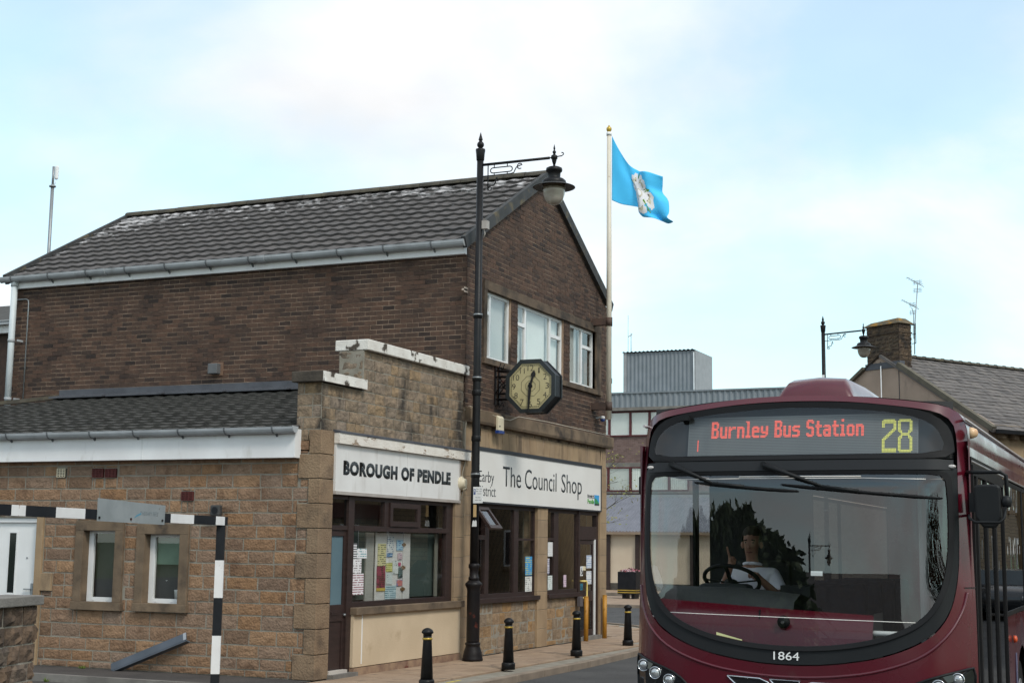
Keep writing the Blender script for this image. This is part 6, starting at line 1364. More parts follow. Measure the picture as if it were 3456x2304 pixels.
part('side_lamp', MB().lathe([(.045, 0), (.042, .02), (.028, .05), (.01, .058)], n=14), mat('amber2', (.5, .16, .05), (.7, .5, .3), .15), bus).matrix_basis = Matrix.Translation((-6.24, BYC-SD-.01, 2.735)) @ Matrix.Rotation(pi/2, 4, 'X')
part('data_plate', MB().box(-3.18, -3.06, BYC-SD-.016, BYC-SD-.012, .62, .92), mat('plate_blue', (.12, .12, .2), None, .5), bus)
for ax in (-2.35, 3.6):
    for sg in (1, -1):
        yo = BYC-sg*(SD-.03)
        wh = part('wheel', MB().tube([(ax, yo, .36), (ax, yo+sg*.27, .36)], .44, 28), 'rubber', bus); part('rim', MB().tube([(ax, yo-sg*.006, .36), (ax, yo+sg*.05, .36)], .27, 24), mat('rim%d%d' % (ax*10, sg), (.30, .30, .31), None, .4, metal=.6), wh)
        part('wheel_arch', MB().box(ax-.6, ax+.6, BYC-sg*(SD-.35), BYC-sg*(SD-.33), .2, 1.0), 'rubber', bus)
part('underbody', MB().box(-5.9, BR-.1, BYC-1.15, BYC+1.15, .18, .30), 'rubber', bus)
# roof pod
def pod():
    mb = MB(); secs = [(-5.72, .0, .35), (-5.70, .12, .325), (-5.63, .22, .295), (-5.48, .262, .278), (-4.6, .275, .278), (-4.0, .25, .30), (-3.5, .12, .34), (-3.3, .0, .36)]
    vs = []
    for x_, h, w in secs:
        for a, b in ((-1.14, 0), (-1.04, .45), (-.92, .80), (-.78, 1.0), (0, 1.06), (.78, 1.0), (.92, .80), (1.04, .45), (1.14, 0)): vs.append((x_, BYC-.02-a*w, 3.01+h*b))
    n = 9; mb.add(vs, [(k*n+i, k*n+i+1, (k+1)*n+i+1, (k+1)*n+i) for k in range(len(secs)-1) for i in range(n-1)], True)
    return mb
pd_ = part('roof_pod', pod(), 'maroon', bus); part('pod_vent', MB().box(-4.5, -3.7, BYC-.33, BYC-.29, 3.04, 3.09), 'rubber', pd_)
# nearside mirror
mr_ = part('mirror', MB().prism(chaikin([(-.085, -.11), (.092, -.11), (.088, .17), (.075, .205), (-.095, .205), (-.10, .17)], 1), (-6.55, BYC-1.45, 2.13), -Y, Z, X, 0, .07), 'bus_black', bus, bevel=.015)
mr_.scale = (1, 1, 1)
part('mirror_arm', MB().tube([S3(1.22, 2.44, -.03), (-6.52, BYC-1.36, 2.425), (-6.52, BYC-1.54, 2.425), (-6.50, BYC-1.575, 2.40), (-6.50, BYC-1.58, 2.20)], .014, 8).tube([S3(1.23, 2.12, -.03), (-6.58, BYC-1.32, 2.09), (-6.59, BYC-1.36, 2.06), (-6.59, BYC-1.53, 2.06), (-6.58, BYC-1.56, 2.09), (-6.54, BYC-1.57, 2.17)], .010, 8), 'bus_black', mr_)
part('mirror_knuckle', MB().lathe([(.008, -.045), (.03, -.035), (.04, 0), (.03, .035), (.008, .045)], (-6.52, BYC-1.575, 2.21), 12), 'bus_black', mr_); part('mirror_mount', MB().box(-6.40, -6.32, BYC-1.35, BYC-1.30, 2.14, 2.28), 'bus_black', mr_)
mo_ = part('offside_mirror', MB().prism([(-.02, -.07), (.02, -.07), (.02, .07), (-.02, .07)], (-6.25, BYC+1.31, 2.36), -Y, Z, X, 0, .06), 'bus_black', bus, bevel=.012)
# ---------------- interior
part('floor', MB().box(-5.95, BR-.1, BYC-1.2, BYC+1.2, .31, .36), 'bus_dark', bus)
dsh = part('dashboard', MB().add([v for s_ in [-1.12+.1*k for k in range(12)] for v in (S3(s_, 1.30, -.16), S3(s_, 1.47-.05*max(0, s_+.45), -.24), S3(s_, 1.545-.10*max(0, s_+.45), -.45), Vector((-5.75, BYC-s_, 1.50-.10*max(0, s_+.45))), Vector((-5.70, BYC-s_, 1.0)))], [(5*i+j, 5*i+5+j, 5*i+6+j, 5*i+1+j) for i in range(11) for j in range(4)], True), 'dash', bus)
cw2 = MB(); CW = chaikin(sym([(0, 1.40), (.3, 1.385), (.5, 1.30), (.55, 1.1), (.5, .95), (0, .93)]), 1)
cow = part('cowl', MB().add([v for k in range(25) for s_ in (-1.08+1.66*k/24,) for v in (S3(s_, .98, -.05), S3(s_, 1.20, -.05), S3(s_, 1.455-.055*(k/24)*1.3-.02*(k/24), -.11), S3(s_, 1.44-.055*(k/24)*1.3, -.17))], [(4*i+j, 4*i+4+j, 4*i+5+j, 4*i+1+j) for i in range(24) for j in range(3)], True), 'maroon', bus)
part('cowl_joint', MB().tube([S3(-.245, 1.0, -.044), S3(-.245, 1.39, -.10)], .007, 5), 'rubber', cow)
part('cowl_side', MB().add([S3(.58, .98, -.05), S3(.58, 1.38, -.11), S3(.58, 1.38, -.5), S3(.58, .98, -.5)], [(0, 1, 2, 3)]), 'bus_dark', cow)
kn = part('cowl_knob', MB().lathe([(.005, .03), (.02, .028), (.045, .012), (.05, 0)], n=18), 'rubber', cow); kn.matrix_basis = Matrix.Translation(S3(-.055, 1.305, -.045)) @ Matrix.Rotation(-pi/2, 4, 'Y')
kp = part('knob_pin', MB().lathe([(.012, 0), (.012, .03)], n=10), 'chrome', kn); kp.matrix_basis = Matrix.Translation(S3(-.055, 1.305, -.03)) @ Matrix.Rotation(-pi/2, 4, 'Y')
part('grab_bar', MB().tube([S3(.36, 1.245, -.10), S3(.42, 1.243, -.10)], .03, 10), 'maroon', bus); part('grab_bar', MB().tube([S3(.42, 1.243, -.10), S3(1.0, 1.235, -.10)], .020, 10), mat('bar_white', (.7, .7, .68), None, .3), bus)
part('pillar_post', MB().tube([(-5.55, BYC-.84, .36), (-5.55, BYC-.84, 2.9)], .035, 10), mat('post_grey', (.32, .34, .33), None, .4), bus); part('ticket_machine', MB().box(-5.45, -5.2, BYC+.1, BYC+.35, 1.2, 1.55), 'bus_dark', bus)
part('cab_partition', MB().box(-4.62, -4.58, BYC+.25, BYC+1.2, .36, 2.75), 'bus_dark', bus); part('cab_door', MB().box(-5.5, -4.6, BYC+.18, BYC+.22, .36, 1.35), 'bus_dark', bus)
# sun blind: dark sheet high behind the driver's half of the glass, with struts, and bright cord lines
part('sun_blind', MB().add([S3(-1.05, 2.13, -.12), S3(-.35, 2.13, -.12), S3(.05, 2.13, -.12), S3(.05, 2.46, -.10), S3(-.35, 2.46, -.10), S3(-1.05, 2.46, -.10)], [(0, 1, 4, 5), (1, 2, 3, 4)]), glass_mat('blind_film', (.30, .30, .31), 1.2), bus) if False else None
MT['cord'] = mat('cord', (.75, .72, .68), None, .5)
part('upper_cord', MB().tube([S3(-.88, 2.388, .012), S3(-.38, 2.39, .012), S3(-.38, 2.405, .012), S3(.52, 2.402, .012), S3(.52, 2.388, .012), S3(-.38, 2.39, .012)], .0035, 5).tube([S3(.52, 2.388, .012), S3(.97, 2.378, .012)], .0035, 5), 'cord', wsc)
part('lower_cord', MB().tube([S3(-.935+1.87*k/10, 1.352-.022*k/10, .012) for k in range(11)], .003, 5), 'cord', wsc); part('tax_disc', MB().add([S3(-.545, 1.195, .012), S3(-.35, 1.158, .012), S3(-.35, 1.167, .012), S3(-.545, 1.216, .012)], [(0, 1, 2, 3)]), mat('yellowish', (.6, .6, .3), None, .6), wsc)
part('paper_slip', MB().add([S3(.15, 1.655, -.02), S3(.235, 1.655, -.02), S3(.235, 1.69, -.02), S3(.15, 1.69, -.02)], [(0, 1, 2, 3)]), 'white', wsc)
# seats
for (x_, s_) in ((-2.0, -.75), (-2.0, .75), (-1.1, -.75), (-1.1, .75), (-.2, -.75), (-.2, .75), (.8, -.75), (.8, .75)):
    st = part('seat', MB().box(x_, x_+.45, BYC-s_-.42, BYC-s_+.42, .75, .88), mat('seat%d%d' % (x_*10, s_*10), (.022, .016, .035), (.03, .014, .025), .9, nscale=8), bus, bevel=.03); part('backrest', MB().box(x_+.40, x_+.50, BYC-s_-.42, BYC-s_+.42, .8, 1.5), st.data.materials[0], st, bevel=.04)
ds_ = part('driver_seat', MB().box(-5.05, -4.6, BYC+.42, BYC+.95, .80, .93), 'bus_dark', bus, bevel=.03); part('backrest', MB().box(-4.72, -4.63, BYC+.44, BYC+.93, .93, 1.75), 'bus_dark', ds_, bevel=.04)
# steering wheel
swc = Vector((-5.42, BYC+.775, 1.585)); swn = Vector((.52, 0, .85)).normalized(); swu = Vector((0, 1, 0)); swv = swn.cross(swu)
stw = part('steering_wheel', MB().tube([swc+(swu*cos(t_)+swv*sin(t_))*.235 for t_ in [k*pi/16 for k in range(33)]], .017, 10, cap=False), 'rubber', bus)
part('wheel_hub', MB().tube([swc-swn*.10, swc-swn*.02], .06, 12).bar(swc-swn*.03, swc+swu*.22, .03, .015).bar(swc-swn*.03, swc-swu*.22, .03, .015).bar(swc-swn*.03, swc+swv*.22, .03, .015), 'rubber', stw)
part('steering_column', MB().tube([swc-swn*.08, swc-swn*.6], .05, 10), 'bus_dark', stw); part('binnacle', MB().box(-5.72, -5.5, BYC+.55, BYC+1.0, 1.3, 1.56), 'dash', bus, bevel=.05)
# ---------------- driver
drv = empty('person', (-4.85, BYC+.72, .9), 'bus driver in white short-sleeved shirt holding the wheel and raising one finger', 'person')
def skin_mesh(name, V, E, m, p, sub=2, root=0):
    me = bpy.data.meshes.new(name); me.from_pydata([v[0] for v in V], E, []); me.materials.append(MT[m] if isinstance(m, str) else m)
    o = bpy.data.objects.new(name, me); COL.objects.link(o); parent_to(o, p)
    sk = o.modifiers.new('skin', 'SKIN'); sk.use_smooth_shade = True
    for i, v in enumerate(V):
        r = v[1]; me.skin_vertices[0].data[i].radius = (r, r) if not isinstance(r, tuple) else r; me.skin_vertices[0].data[i].use_root = (i == root)
    sb = o.modifiers.new('sub', 'SUBSURF'); sb.levels = sub; sb.render_levels = sub
    return o
MT['skin'] = mat('skin', (.36, .19, .13), (.30, .15, .10), .55); MT['shirt'] = mat('shirt', (.84, .83, .88), (.78, .77, .84), .85, nscale=5)
dx_, dy_ = -4.88, BYC+.735     # neck position
def q(a, s_, z_): return (dx_+a, dy_-s_, z_)      # a = back(+)/front(-), s_ = towards image right
Vb = [(q(0, 0, .98), (.15, .12)), (q(0, 0, 1.2), (.15, .11)), (q(.0, 0, 1.45), (.16, .10)), (q(0, 0, 1.62), (.13, .08)), (q(-.005, 0, 1.735), .052), (q(-.02, 0, 1.80), .056), (q(-.03, 0, 1.87), (.070, .082)), (q(-.02, 0, 1.95), (.080, .094)), (q(-.01, 0, 2.01), (.064, .078)), (q(-.105, 0, 1.865), .012), (q(-.12, 0, 1.855), .011),
      (q(.0, -.17, 1.63), .062), (q(-.06, -.23, 1.48), .050), (q(-.18, -.24, 1.44), .042), (q(-.26, -.17, 1.58), .036), (q(-.285, -.12, 1.70), .028), (q(-.29, -.105, 1.745), (.030, .034)),
      (q(0, .18, 1.62), .062), (q(-.08, .27, 1.46), .050), (q(-.22, .27, 1.46), .042), (q(-.37, .20, 1.56), .034), (q(-.44, .165, 1.61), .028), (q(-.475, .15, 1.635), (.032, .026))]
Eb = [(0, 1), (1, 2), (2, 3), (3, 4), (4, 5), (5, 6), (6, 7), (7, 8), (6, 9), (9, 10), (3, 11), (11, 12), (12, 13), (13, 14), (14, 15), (15, 16), (3, 17), (17, 18), (18, 19), (19, 20), (20, 21), (21, 22)]
def finger(root, pts, rads):
    k = len(Vb); Eb.append((root, k))
    for i, (p_, r_) in enumerate(zip(pts, rads)):
        Vb.append((p_, r_))
        if i: Eb.append((k+i-1, k+i))
finger(16, [q(-.30, -.125, 1.78), q(-.305, -.135, 1.825), q(-.31, -.145, 1.87)], [.011, .010, .008])          # raised index finger
for i, (ds2, zz) in enumerate(((-.100, 1.775), (-.082, 1.77), (-.068, 1.755))): finger(16, [q(-.31, ds2, zz), q(-.345, ds2, zz-.012), q(-.335, ds2, zz-.04)], [.011, .010, .009])
finger(16, [q(-.31, -.075, 1.735), q(-.335, -.085, 1.745)], [.012, .010])
for i, ds2 in enumerate((.118, .136, .155, .172)): finger(22, [q(-.51, ds2, 1.655-.004*i), q(-.545, ds2-.004, 1.645-.006*i), q(-.555, ds2-.006, 1.61-.008*i)], [.011, .010, .009])
finger(22, [q(-.48, .115, 1.625), q(-.51, .10, 1.605)], [.012, .010])
body = skin_mesh('body', Vb, Eb, 'skin', drv, 2)
Vs = [(q(0, 0, 1.0), (.185, .15)), (q(0, 0, 1.22), (.185, .14)), (q(0, 0, 1.46), (.195, .13)), (q(0, 0, 1.62), (.15, .10)), (q(.0, 0, 1.69), (.075, .07)), (q(.0, -.17, 1.625), .085), (q(-.045, -.22, 1.52), .077), (q(-.09, -.238, 1.465), .072), (q(0, .18, 1.615), .085), (q(-.055, .25, 1.50), .077), (q(-.11, .272, 1.46), .072)]
skin_mesh('shirt', Vs, [(0, 1), (1, 2), (2, 3), (3, 4), (3, 5), (5, 6), (6, 7), (3, 8), (8, 9), (9, 10)], 'shirt', drv, 2)
part('collar', MB().tube([Vector(q(-.075*cos(t_), .075*sin(t_), 1.715+.01*cos(t_))) for t_ in [k*pi/8 for k in range(17)]], .014, 6), 'shirt', drv)
hair = MB(); hv = []
for j in range(7):
    th = pi*.5*j/6
    for i in range(16):
        a = 2*pi*i/16; fr2 = .55 if cos(a) > .3 and j > 4 else 1
        hv.append(q(-.012-.100*sin(th)*cos(a)*1.0+.012, .088*sin(th)*sin(a), 1.965+.092*cos(th)-(.06 if (cos(a) < .2 and j == 6) else 0)))
hair.add(hv, [(j*16+i, j*16+(i+1) % 16, (j+1)*16+(i+1) % 16, (j+1)*16+i) for j in range(6) for i in range(16)], True); part('hair', hair, mat('hair', (.03, .022, .016), (.05, .035, .025), .7), drv)
for sg in (-1, 1):
    part('eye', MB().lathe([(.003, -.008), (.009, -.004), (.010, 0), (.009, .004), (.003, .008)], q(-.098, sg*.032, 1.905), 8), mat('eye%d' % sg, (.03, .025, .02), None, .3), drv); part('ear', MB().lathe([(.004, -.032), (.014, -.02), (.018, 0), (.014, .02), (.004, .03)], q(-.01, sg*.084, 1.885), 8), 'skin', drv)
part('mouth', MB().tube([q(-.098, -.025, 1.822), q(-.106, 0, 1.818), q(-.098, .025, 1.822)], .006, 6), mat('lips', (.18, .06, .05), None, .5), drv); part('eyebrows', MB().tube([q(-.098, -.05, 1.922), q(-.106, -.02, 1.928)], .005, 5).tube([q(-.098, .05, 1.922), q(-.106, .02, 1.928)], .005, 5), 'rubber', drv)
# ================================================================== background
def corrugated(mb, o, u, v, w, width, height, pitch, amp):
    """vertical ribs along v"""
    n = int(width/pitch)*4; vs = []
    for j in (0, height):
        for i in range(n+1):
            vs.append(Vector(o)+u*(width*i/n)+v*j+w*(amp*(1 if i % 4 in (1, 2) else 0)))
    mb.add(vs, [(i, i+1, n+1+i+1, n+1+i) for i in range(n)])
MT['corr'] = mat('corr', (.20, .225, .25), (.165, .19, .21), .5, nscale=1.5)
MT['corr_pale'] = mat('corr_pale', (.30, .31, .32), (.26, .27, .28), .6)
MT['maroon_paint'] = mat('maroon_paint', (.10, .018, .022), (.08, .015, .018), .5)
IX = 55.0
ib = empty('workshop', (IX, 12, 0), 'grey clad two-storey workshop with maroon window frames and a roof-top plant room', 'building')
bw_ = part('wall', MB().box(IX+.05, IX+14, -8, 22, 0, 9.2), mat('far_brick', (.26, .20, .18), (.2, .155, .14), .9, nscale=6), ib)
m_ = MB(); cw = .235; cy_ = 3.0
fb = MB(); rb = random.Random(9)
for j in range(0, 62):
    z_ = 4.0+j*.085
    if 4.75 < z_ < 6.05 or z_ > 7.68: continue
    y_ = 8.0-(cw/2 if j % 2 else 0)
    while y_ < 17.5: fb.box(IX+.03, IX+.06, y_+.006, y_+cw-.006, z_+.006, z_+.079); y_ += cw
fo = part('bricks', fb, mat('far_bricks', (.15, .09, .075), None, .9, rnd=[(.15, .10, .09), (.22, .15, .135), (.18, .12, .105)]), bw_); fo['kind'] = 'stuff'
cm = MB(); corrugated(cm, (IX-.25, 22, 9.22), -Y, Z, -X, 30, .74, .30, .05); part('cladding_band', cm, 'corr', ib)
part('band_cap', MB().box(IX-.34, IX+.2, -8, 22, 9.95, 10.03), 'corr', ib); part('band_sill', MB().box(IX-.34, IX+.2, -8, 22, 9.05, 9.22), 'concrete', ib)
part('roof', MB().box(IX-.2, IX+14, -8, 22, 9.9, 9.96), 'corr', ib)
pr_ = empty('plant', (0, 0, 0)) if False else None
pc_ = MB(); corrugated(pc_, (IX+1.0, 15.45, 9.95), -Y, Z, -X, 3.85, 2.35, .22, .04)
plant = part('plant_room', pc_, 'corr', ib)
part('plant_side', MB().box(IX+1.0, IX+4.2, 11.55, 11.60, 9.95, 12.32), 'corr_pale', plant); part('plant_corner', MB().box(IX+.93, IX+1.06, 15.42, 15.6, 9.95, 12.34), 'corr_pale', plant)
part('plant_back', MB().box(IX+1.06, IX+4.2, 11.6, 15.5, 9.95, 12.28), 'corr', plant); part('plant_pipe', MB().tube([(IX+.9, 11.62, 12.2), (IX+.9, 11.62, 10.1), (IX+.9, 11.55, 10.02)], .035, 8), 'downpipe', plant)
rc = MB(); corrugated(rc, (IX+.85, 15.65, 12.33), -Y, X, Z, 4.1, 3.45, .22, .05); part('plant_roof', rc, 'corr', plant)
wn_ = 0
for (z0, z1, ys, bl) in ((7.70, 9.03, [16.9, 16.05, 14.86, 13.79, 12.72, 11.65, 10.58, 9.5], 'v'), (4.78, 6.07, [17.3, 16.1, 14.86, 13.79, 12.72, 11.65], 'h')):
    for k, (a, b) in enumerate(zip(ys[:-1], ys[1:])):
        w = part('window', MB().box(IX-.06, IX+.06, b, a, z1-.07, z1).box(IX-.06, IX+.06, b, a, z0, z0+.07).box(IX-.06, IX+.06, b, b+.06, z0+.07, z1-.07).box(IX-.06, IX+.06, a-.06, a, z0+.07, z1-.07), 'maroon_paint', ib)
        part('pane', MB().box(IX-.01, IX, b+.06, a-.06, z0+.07, z1-.07), 'glass', w)
        mb = MB()
        if bl == 'v':
            for q in range(22): zz = z0+.08+(z1-z0-.16)*q/22; mb.box(IX+.02, IX+.028, b+.07, a-.07, zz, zz+.045)
        elif k == 2 or k > 2:
            for q in range(9): yy = b+.08+(a-b-.16)*q/9; mb.box(IX+.02, IX+.03, yy, yy+.085, z0+.08, z1-.08)
        else: mb.box(IX+.028, IX+.03, b+.07, a-.07, z0+.08, z1-.08)
        part('blind', mb, 'blind_white' if bl == 'v' or k > 1 else 'blind', w)
part('string_course', MB().box(IX-.04, IX+.06, 8, 18, 6.07, 6.30).box(IX-.04, IX+.06, 8, 18, 4.68, 4.78), 'concrete', ib)
ra = empty('roof_aerial', (IX+1, 15.3, 12.3), 'thin whip aerials on the left corner of the plant room roof', 'aerial')
part('whip', MB().tube([(IX+1, 15.35, 12.0), (IX+1, 15.35, 14.4)], .013, 6), 'galv', ra); part('stub', MB().tube([(IX+1, 15.18, 12.0), (IX+1, 15.18, 13.4)], .022, 6).bar((IX+1, 15.35, 13.2), (IX+1, 15.1, 13.35), .03), 'galv', ra)
fr_ = empty('roof_rod', (IX+3, 7.0, 9.9), 'lone thin rod standing above the workshop roof left of the distant lamp', 'rod')
part('rod', MB().tube([(IX+3, .9, 9.9), (IX+3, .9, 13.3)], .05, 6), 'galv', fr_)
# shed with grey sheet roof
SXX = 42.0
sh = empty('market_shed', (SXX, 11, 0), 'low cream rendered shed with grey corrugated roof beside the council building', 'shed')
part('wall', MB().box(SXX, SXX+6, 4.0, 14, 0, 2.45), 'cream_wall', sh); part('wall_foot', MB().box(SXX-.03, SXX, 4, 14, 0, .32), mat('shed_foot', (.10, .09, .07), (.06, .055, .05), .9), sh)
ro = MB(); sl_ = Vector((4.0, 0, 1.62)); corrugated(ro, (SXX-.3, 14.2, 2.52), -Y, sl_.normalized(), Vector((-.375, 0, .927)), 10.4, sl_.length, .15, .035)
rf = part('roof', ro, mat('shed_roof', (.165, .17, .20), (.13, .135, .16), .6, nscale=2), sh)
part('roof_edge', MB().box(SXX-.34, SXX-.26, 3.9, 14.1, 2.40, 2.49), mat('shed_edge', (.28, .21, .15), None, .8), sh); part('roof_cap', MB().box(SXX+3.6, SXX+3.9, 3.8, 14.2, 4.1, 4.25), 'corr_pale', rf)
for y_ in (11.31, 9.95, 7.5): part('post', MB().box(SXX-.12, SXX-.02, y_-.1, y_+.1, 0, 2.4), 'brown_wood', sh)
# planter
pl_ = empty('flower_planter', (33, 7.2, 0), 'black square planter with gold bands and pink flowers beyond the far kerb', 'planter')
part('box', MB().box(32.6, 33.3, 6.80, 7.50, .16, .97), 'black_paint', pl_)
for z_ in (.21, .29): part('gold_band', MB().box(32.59, 33.31, 6.79, 7.51, z_, z_+.035), 'gold', pl_)
for y_ in (6.95, 7.3): part('foot', MB().box(32.7, 33.2, y_-.06, y_+.06, 0, .16), 'black_paint', pl_)
fl_ = MB(); lv = MB()
for k in range(420):
    a = rb.uniform(0, 2*pi); r_ = sqrt(rb.random()); x_, y_ = 32.95+.36*r_*cos(a), 7.15+.36*r_*sin(a); z_ = .98+rb.uniform(0, .13)*(1.2-r_)
    t1 = Vector((rb.uniform(-1, 1), rb.uniform(-1, 1), rb.uniform(-.3, 1))).normalized()*.028; t2 = t1.cross(Vector((rb.uniform(-1, 1), rb.uniform(-1, 1), 1))).normalized()*.028; c = Vector((x_, y_, z_))
    (fl_ if k % 3 else lv).add([c-t1, c+t2, c+t1, c-t2], [(0, 1, 2, 3)])
fo_ = part('flowers', fl_, mat('flowers', (.6, .12, .2), None, .7, rnd=[(.55, .06, .1), (.7, .35, .42), (.75, .6, .62), (.5, .05, .12)]), pl_); fo_['kind'] = 'stuff'; lo_ = part('leaves', lv, 'leaf', pl_); lo_['kind'] = 'stuff'
# sparse young tree behind the corner
def tree(name, loc, h, label, leafm, nleaf, spread, seed, leaf=.06, trunk_r=.09, crown0=.35, group=None, depth=4, lean=(0, 0)):
    r = empty(name, loc, label, 'tree', group); rr = random.Random(seed); br = MB(); tips = []
    def grow(p, d, l, rad, lev):
        pts = [p]; q = p
        for k in range(4):
            d = (d+Vector((rr.uniform(-1, 1), rr.uniform(-1, 1), rr.uniform(-.4, .6)))*.16).normalized(); q = q+d*l/4; pts.append(q)
        br.tube(pts, [rad*(1-.14*k) for k in range(5)], 6, cap=False)
        if lev >= 2: tips.extend(pts[1:])
        if lev < depth:
            for k in range(3 if lev else 5):
                a = rr.uniform(0, 2*pi); t = rr.choice(pts[2:]); nd_ = (d*.55+Vector((cos(a), sin(a), rr.uniform(-.1, .6)))*spread).normalized(); grow(t, nd_, l*rr.uniform(.55, .75), rad*.5, lev+1)
    L0 = Vector(loc); grow(L0, Vector((lean[0], lean[1], 1)).normalized(), h*crown0, trunk_r, 0)
    tr_ = part('trunk', br, 'bark', r)
    lv = MB()
    for k in range(nleaf):
        c = rr.choice(tips)+Vector((rr.gauss(0, 1), rr.gauss(0, 1), rr.gauss(0, 1)))*leaf*2.2
        t1 = Vector((rr.gauss(0, 1), rr.gauss(0, 1), rr.gauss(0, 1))).normalized(); t2 = t1.orthogonal().normalized()
        s_ = leaf*rr.uniform(.6, 1.2)
        lv.add([c-t1*s_, c+t2*s_*.45, c+t1*s_, c-t2*s_*.45], [(0, 1, 2, 3)])
    part('crown', lv, leafm, r)
    return r
tree('young_tree', (25.4, 6.6, 0), 7.2, 'sparse young street tree with thin branches and yellow-green leaves past the building corner', 'leaf_sparse', 900, .85, 5, leaf=.055, trunk_r=.07, crown0=.42, depth=4)
# ---------- house with big chimney
ga = radians(57); g_ = Vector((cos(ga), sin(ga), 0)); rd_ = Vector((sin(ga), -cos(ga), 0)); P0 = Vector((29.147, -3.27, 0))
hs = empty('slate_house', P0+g_*.72, 'rendered end house with slate roof and broad stone chimney behind the bus', 'house')
def H(r, g, z): return P0+rd_*r+g_*g+Z*z
APEX, EV, HW = 8.16, 5.62, 4.10; GC = .72
def hb_(mb, r0, r1, g0, g1, z0, z1):
    vs = [H(r, g, z) for z in (z0, z1) for r, g in ((r0, g0), (r1, g0), (r1, g1), (r0, g1))]
    return mb.add(vs, [(0, 3, 2, 1), (4, 5, 6, 7), (0, 1, 5, 4), (1, 2, 6, 5), (2, 3, 7, 6), (3, 0, 4, 7)])
part('gable_wall', MB().prism([(GC-HW, 0), (GC+HW, 0), (GC+HW, EV), (GC, APEX-.05), (GC-HW, EV)], P0, g_, Z, rd_, 0, .3), mat('pebbledash', (.40, .30, .235), (.33, .25, .195), .95, nscale=1.2, bump=.5, bscale=90, stain=((.17, .14, .12), 1.1, .56, .76, (1, 1, .5))), hs)
part('front_wall', hb_(MB(), .3, 12, GC-HW, GC-HW+.3, 0, EV), mat('house_stone', (.36, .27, .165), (.28, .2, .125), .9, nscale=3), hs)
sl = sqrt(HW**2+(APEX-EV)**2); sd_ = Vector((0, 0, APEX-EV))+g_*HW; sd_ = sd_.normalized()
hr = part('roof', MB().prism([(-.08, 0), (12, 0), (12, sl+.3), (-.08, sl+.3)], H(0, GC-HW-.25, EV-.16), rd_, sd_, rd_.cross(sd_), -.12, -.03), 'slate', hs)
part('far_slope', MB().add([H(-.08, GC, APEX), H(12, GC, APEX), H(12, GC+HW+.2, EV-.1), H(-.08, GC+HW+.2, EV-.1)], [(0, 1, 2, 3)]), 'slate', hr)
SLT = MB().add([(0, 0, .0), (.30, 0, .0), (.30, .30, -.012), (0, .30, -.012), (0, 0, -.016), (.30, 0, -.016)], [(0, 1, 2, 3), (4, 5, 1, 0)]).mesh('slate', 'slate')
its = []; wn2 = rd_.cross(sd_)
nrow = 20; exq = (sl+.27)/nrow
for j in range(nrow):
    l_ = .34-.006*j; q = (l_/2 if j % 2 else 0)
    while q < 9.0:
        o2 = H(0, GC-HW-.25, EV-.16)+rd_*q+sd_*(j*exq)
        its.append(((o2-CAM).length, SLT, frame_mtx(o2+wn2*rg.uniform(-.006, .008), rd_, sd_, wn2) @ Matrix.Diagonal(((l_-.006)/.30, (exq+.03)/.30, 1.6, 1)))); q += l_
its.sort(key=lambda t: t[0])
for _, me, m in its[:300]: place('slate', me, hr, m)
join_rest('slates', [(a, b) for _, a, b in its[300:]], hr, 'slate')
for k in range(24):
    r0 = .65+k*.45; pr = [(.12*cos(t_), .09*sin(t_)) for t_ in [pi*i/6 for i in range(7)]]
    part('ridge_tile', MB().prism(pr, H(r0, GC, APEX-.03), g_, Z, rd_, 0, .40).prism([(a*1.15, b*1.2) for a, b in pr], H(r0+.40, GC, APEX-.03), g_, Z, rd_, 0, .05), 'ridge', hr)
part('verge_stone', MB().bar(H(-.03, GC-.72, APEX-.42), H(-.03, GC-HW-.22, EV-.16), .20, .14).bar(H(-.03, GC+.72, APEX-.42), H(-.03, GC+HW+.2, EV-.12), .20, .10), mat('verge_st', (.13, .115, .085), (.09, .08, .06), .9), hr)
part('gutter', MB().bar(H(0, GC-HW-.32, EV-.24), H(12, GC-HW-.32, EV-.24), .12, .11), 'iron', hs)
for k in range(9): part('corbel', hb_(MB(), .35+k*.55, .55+k*.55, GC-HW-.22, GC-HW, EV-.42, EV-.28), 'ashlar_dark', hs)
part('cable', MB().tube([H(-.05, .73, 7.75), H(-.05, .73, 3.0)], .02, 6), 'white', hs); part('render_joint', MB().tube([H(-.004, .02, 7.7), H(-.004, .02, 3.0)], .014, 6), 'sign_dark', hs)
hwn = part('window', hb_(MB(), 1.6, 2.6, GC-HW-.02, GC-HW+.05, 3.2, 4.9), 'brown_wood', hs); part('pane', hb_(MB(), 1.68, 2.52, GC-HW-.03, GC-HW-.022, 3.28, 4.82), 'glass_dark', hwn)
ch = part('chimney', hb_(MB(), .02, .56, 0.0, 1.36, 7.2, 9.08), mat('ch_mortar', (.12, .09, .06), (.07, .055, .04), .95), hr)
TCH = set_mat_templates(TPL_LOW, 'chimney_stone') if 'chimney_stone' in MT else None
MT['chimney_stone'] = mat('chimney_stone', (.15, .10, .06), (.08, .055, .038), .95, rnd=[(.10, .068, .045), (.15, .10, .058), (.06, .042, .032), (.125, .085, .05)], nscale=5, bump=.5, stain=((.03, .024, .02), 2.2, .5, .64))
TCH = set_mat_templates(TPL_LOW, 'chimney_stone')
stone_wall(ch, H(.02, 1.38, 0), -g_, Z, 1.40, [.13]*11, 'chimney_stone', z0=7.66, lens=(.18, .4), tmpl=TCH, seed=51, depth=.03, joint=.012)
stone_wall(ch, H(.0, -.02, 0), rd_, Z, .58, [.13]*12, 'chimney_stone', z0=7.5, lens=(.18, .36), tmpl=TCH, seed=52, depth=.03, joint=.012)
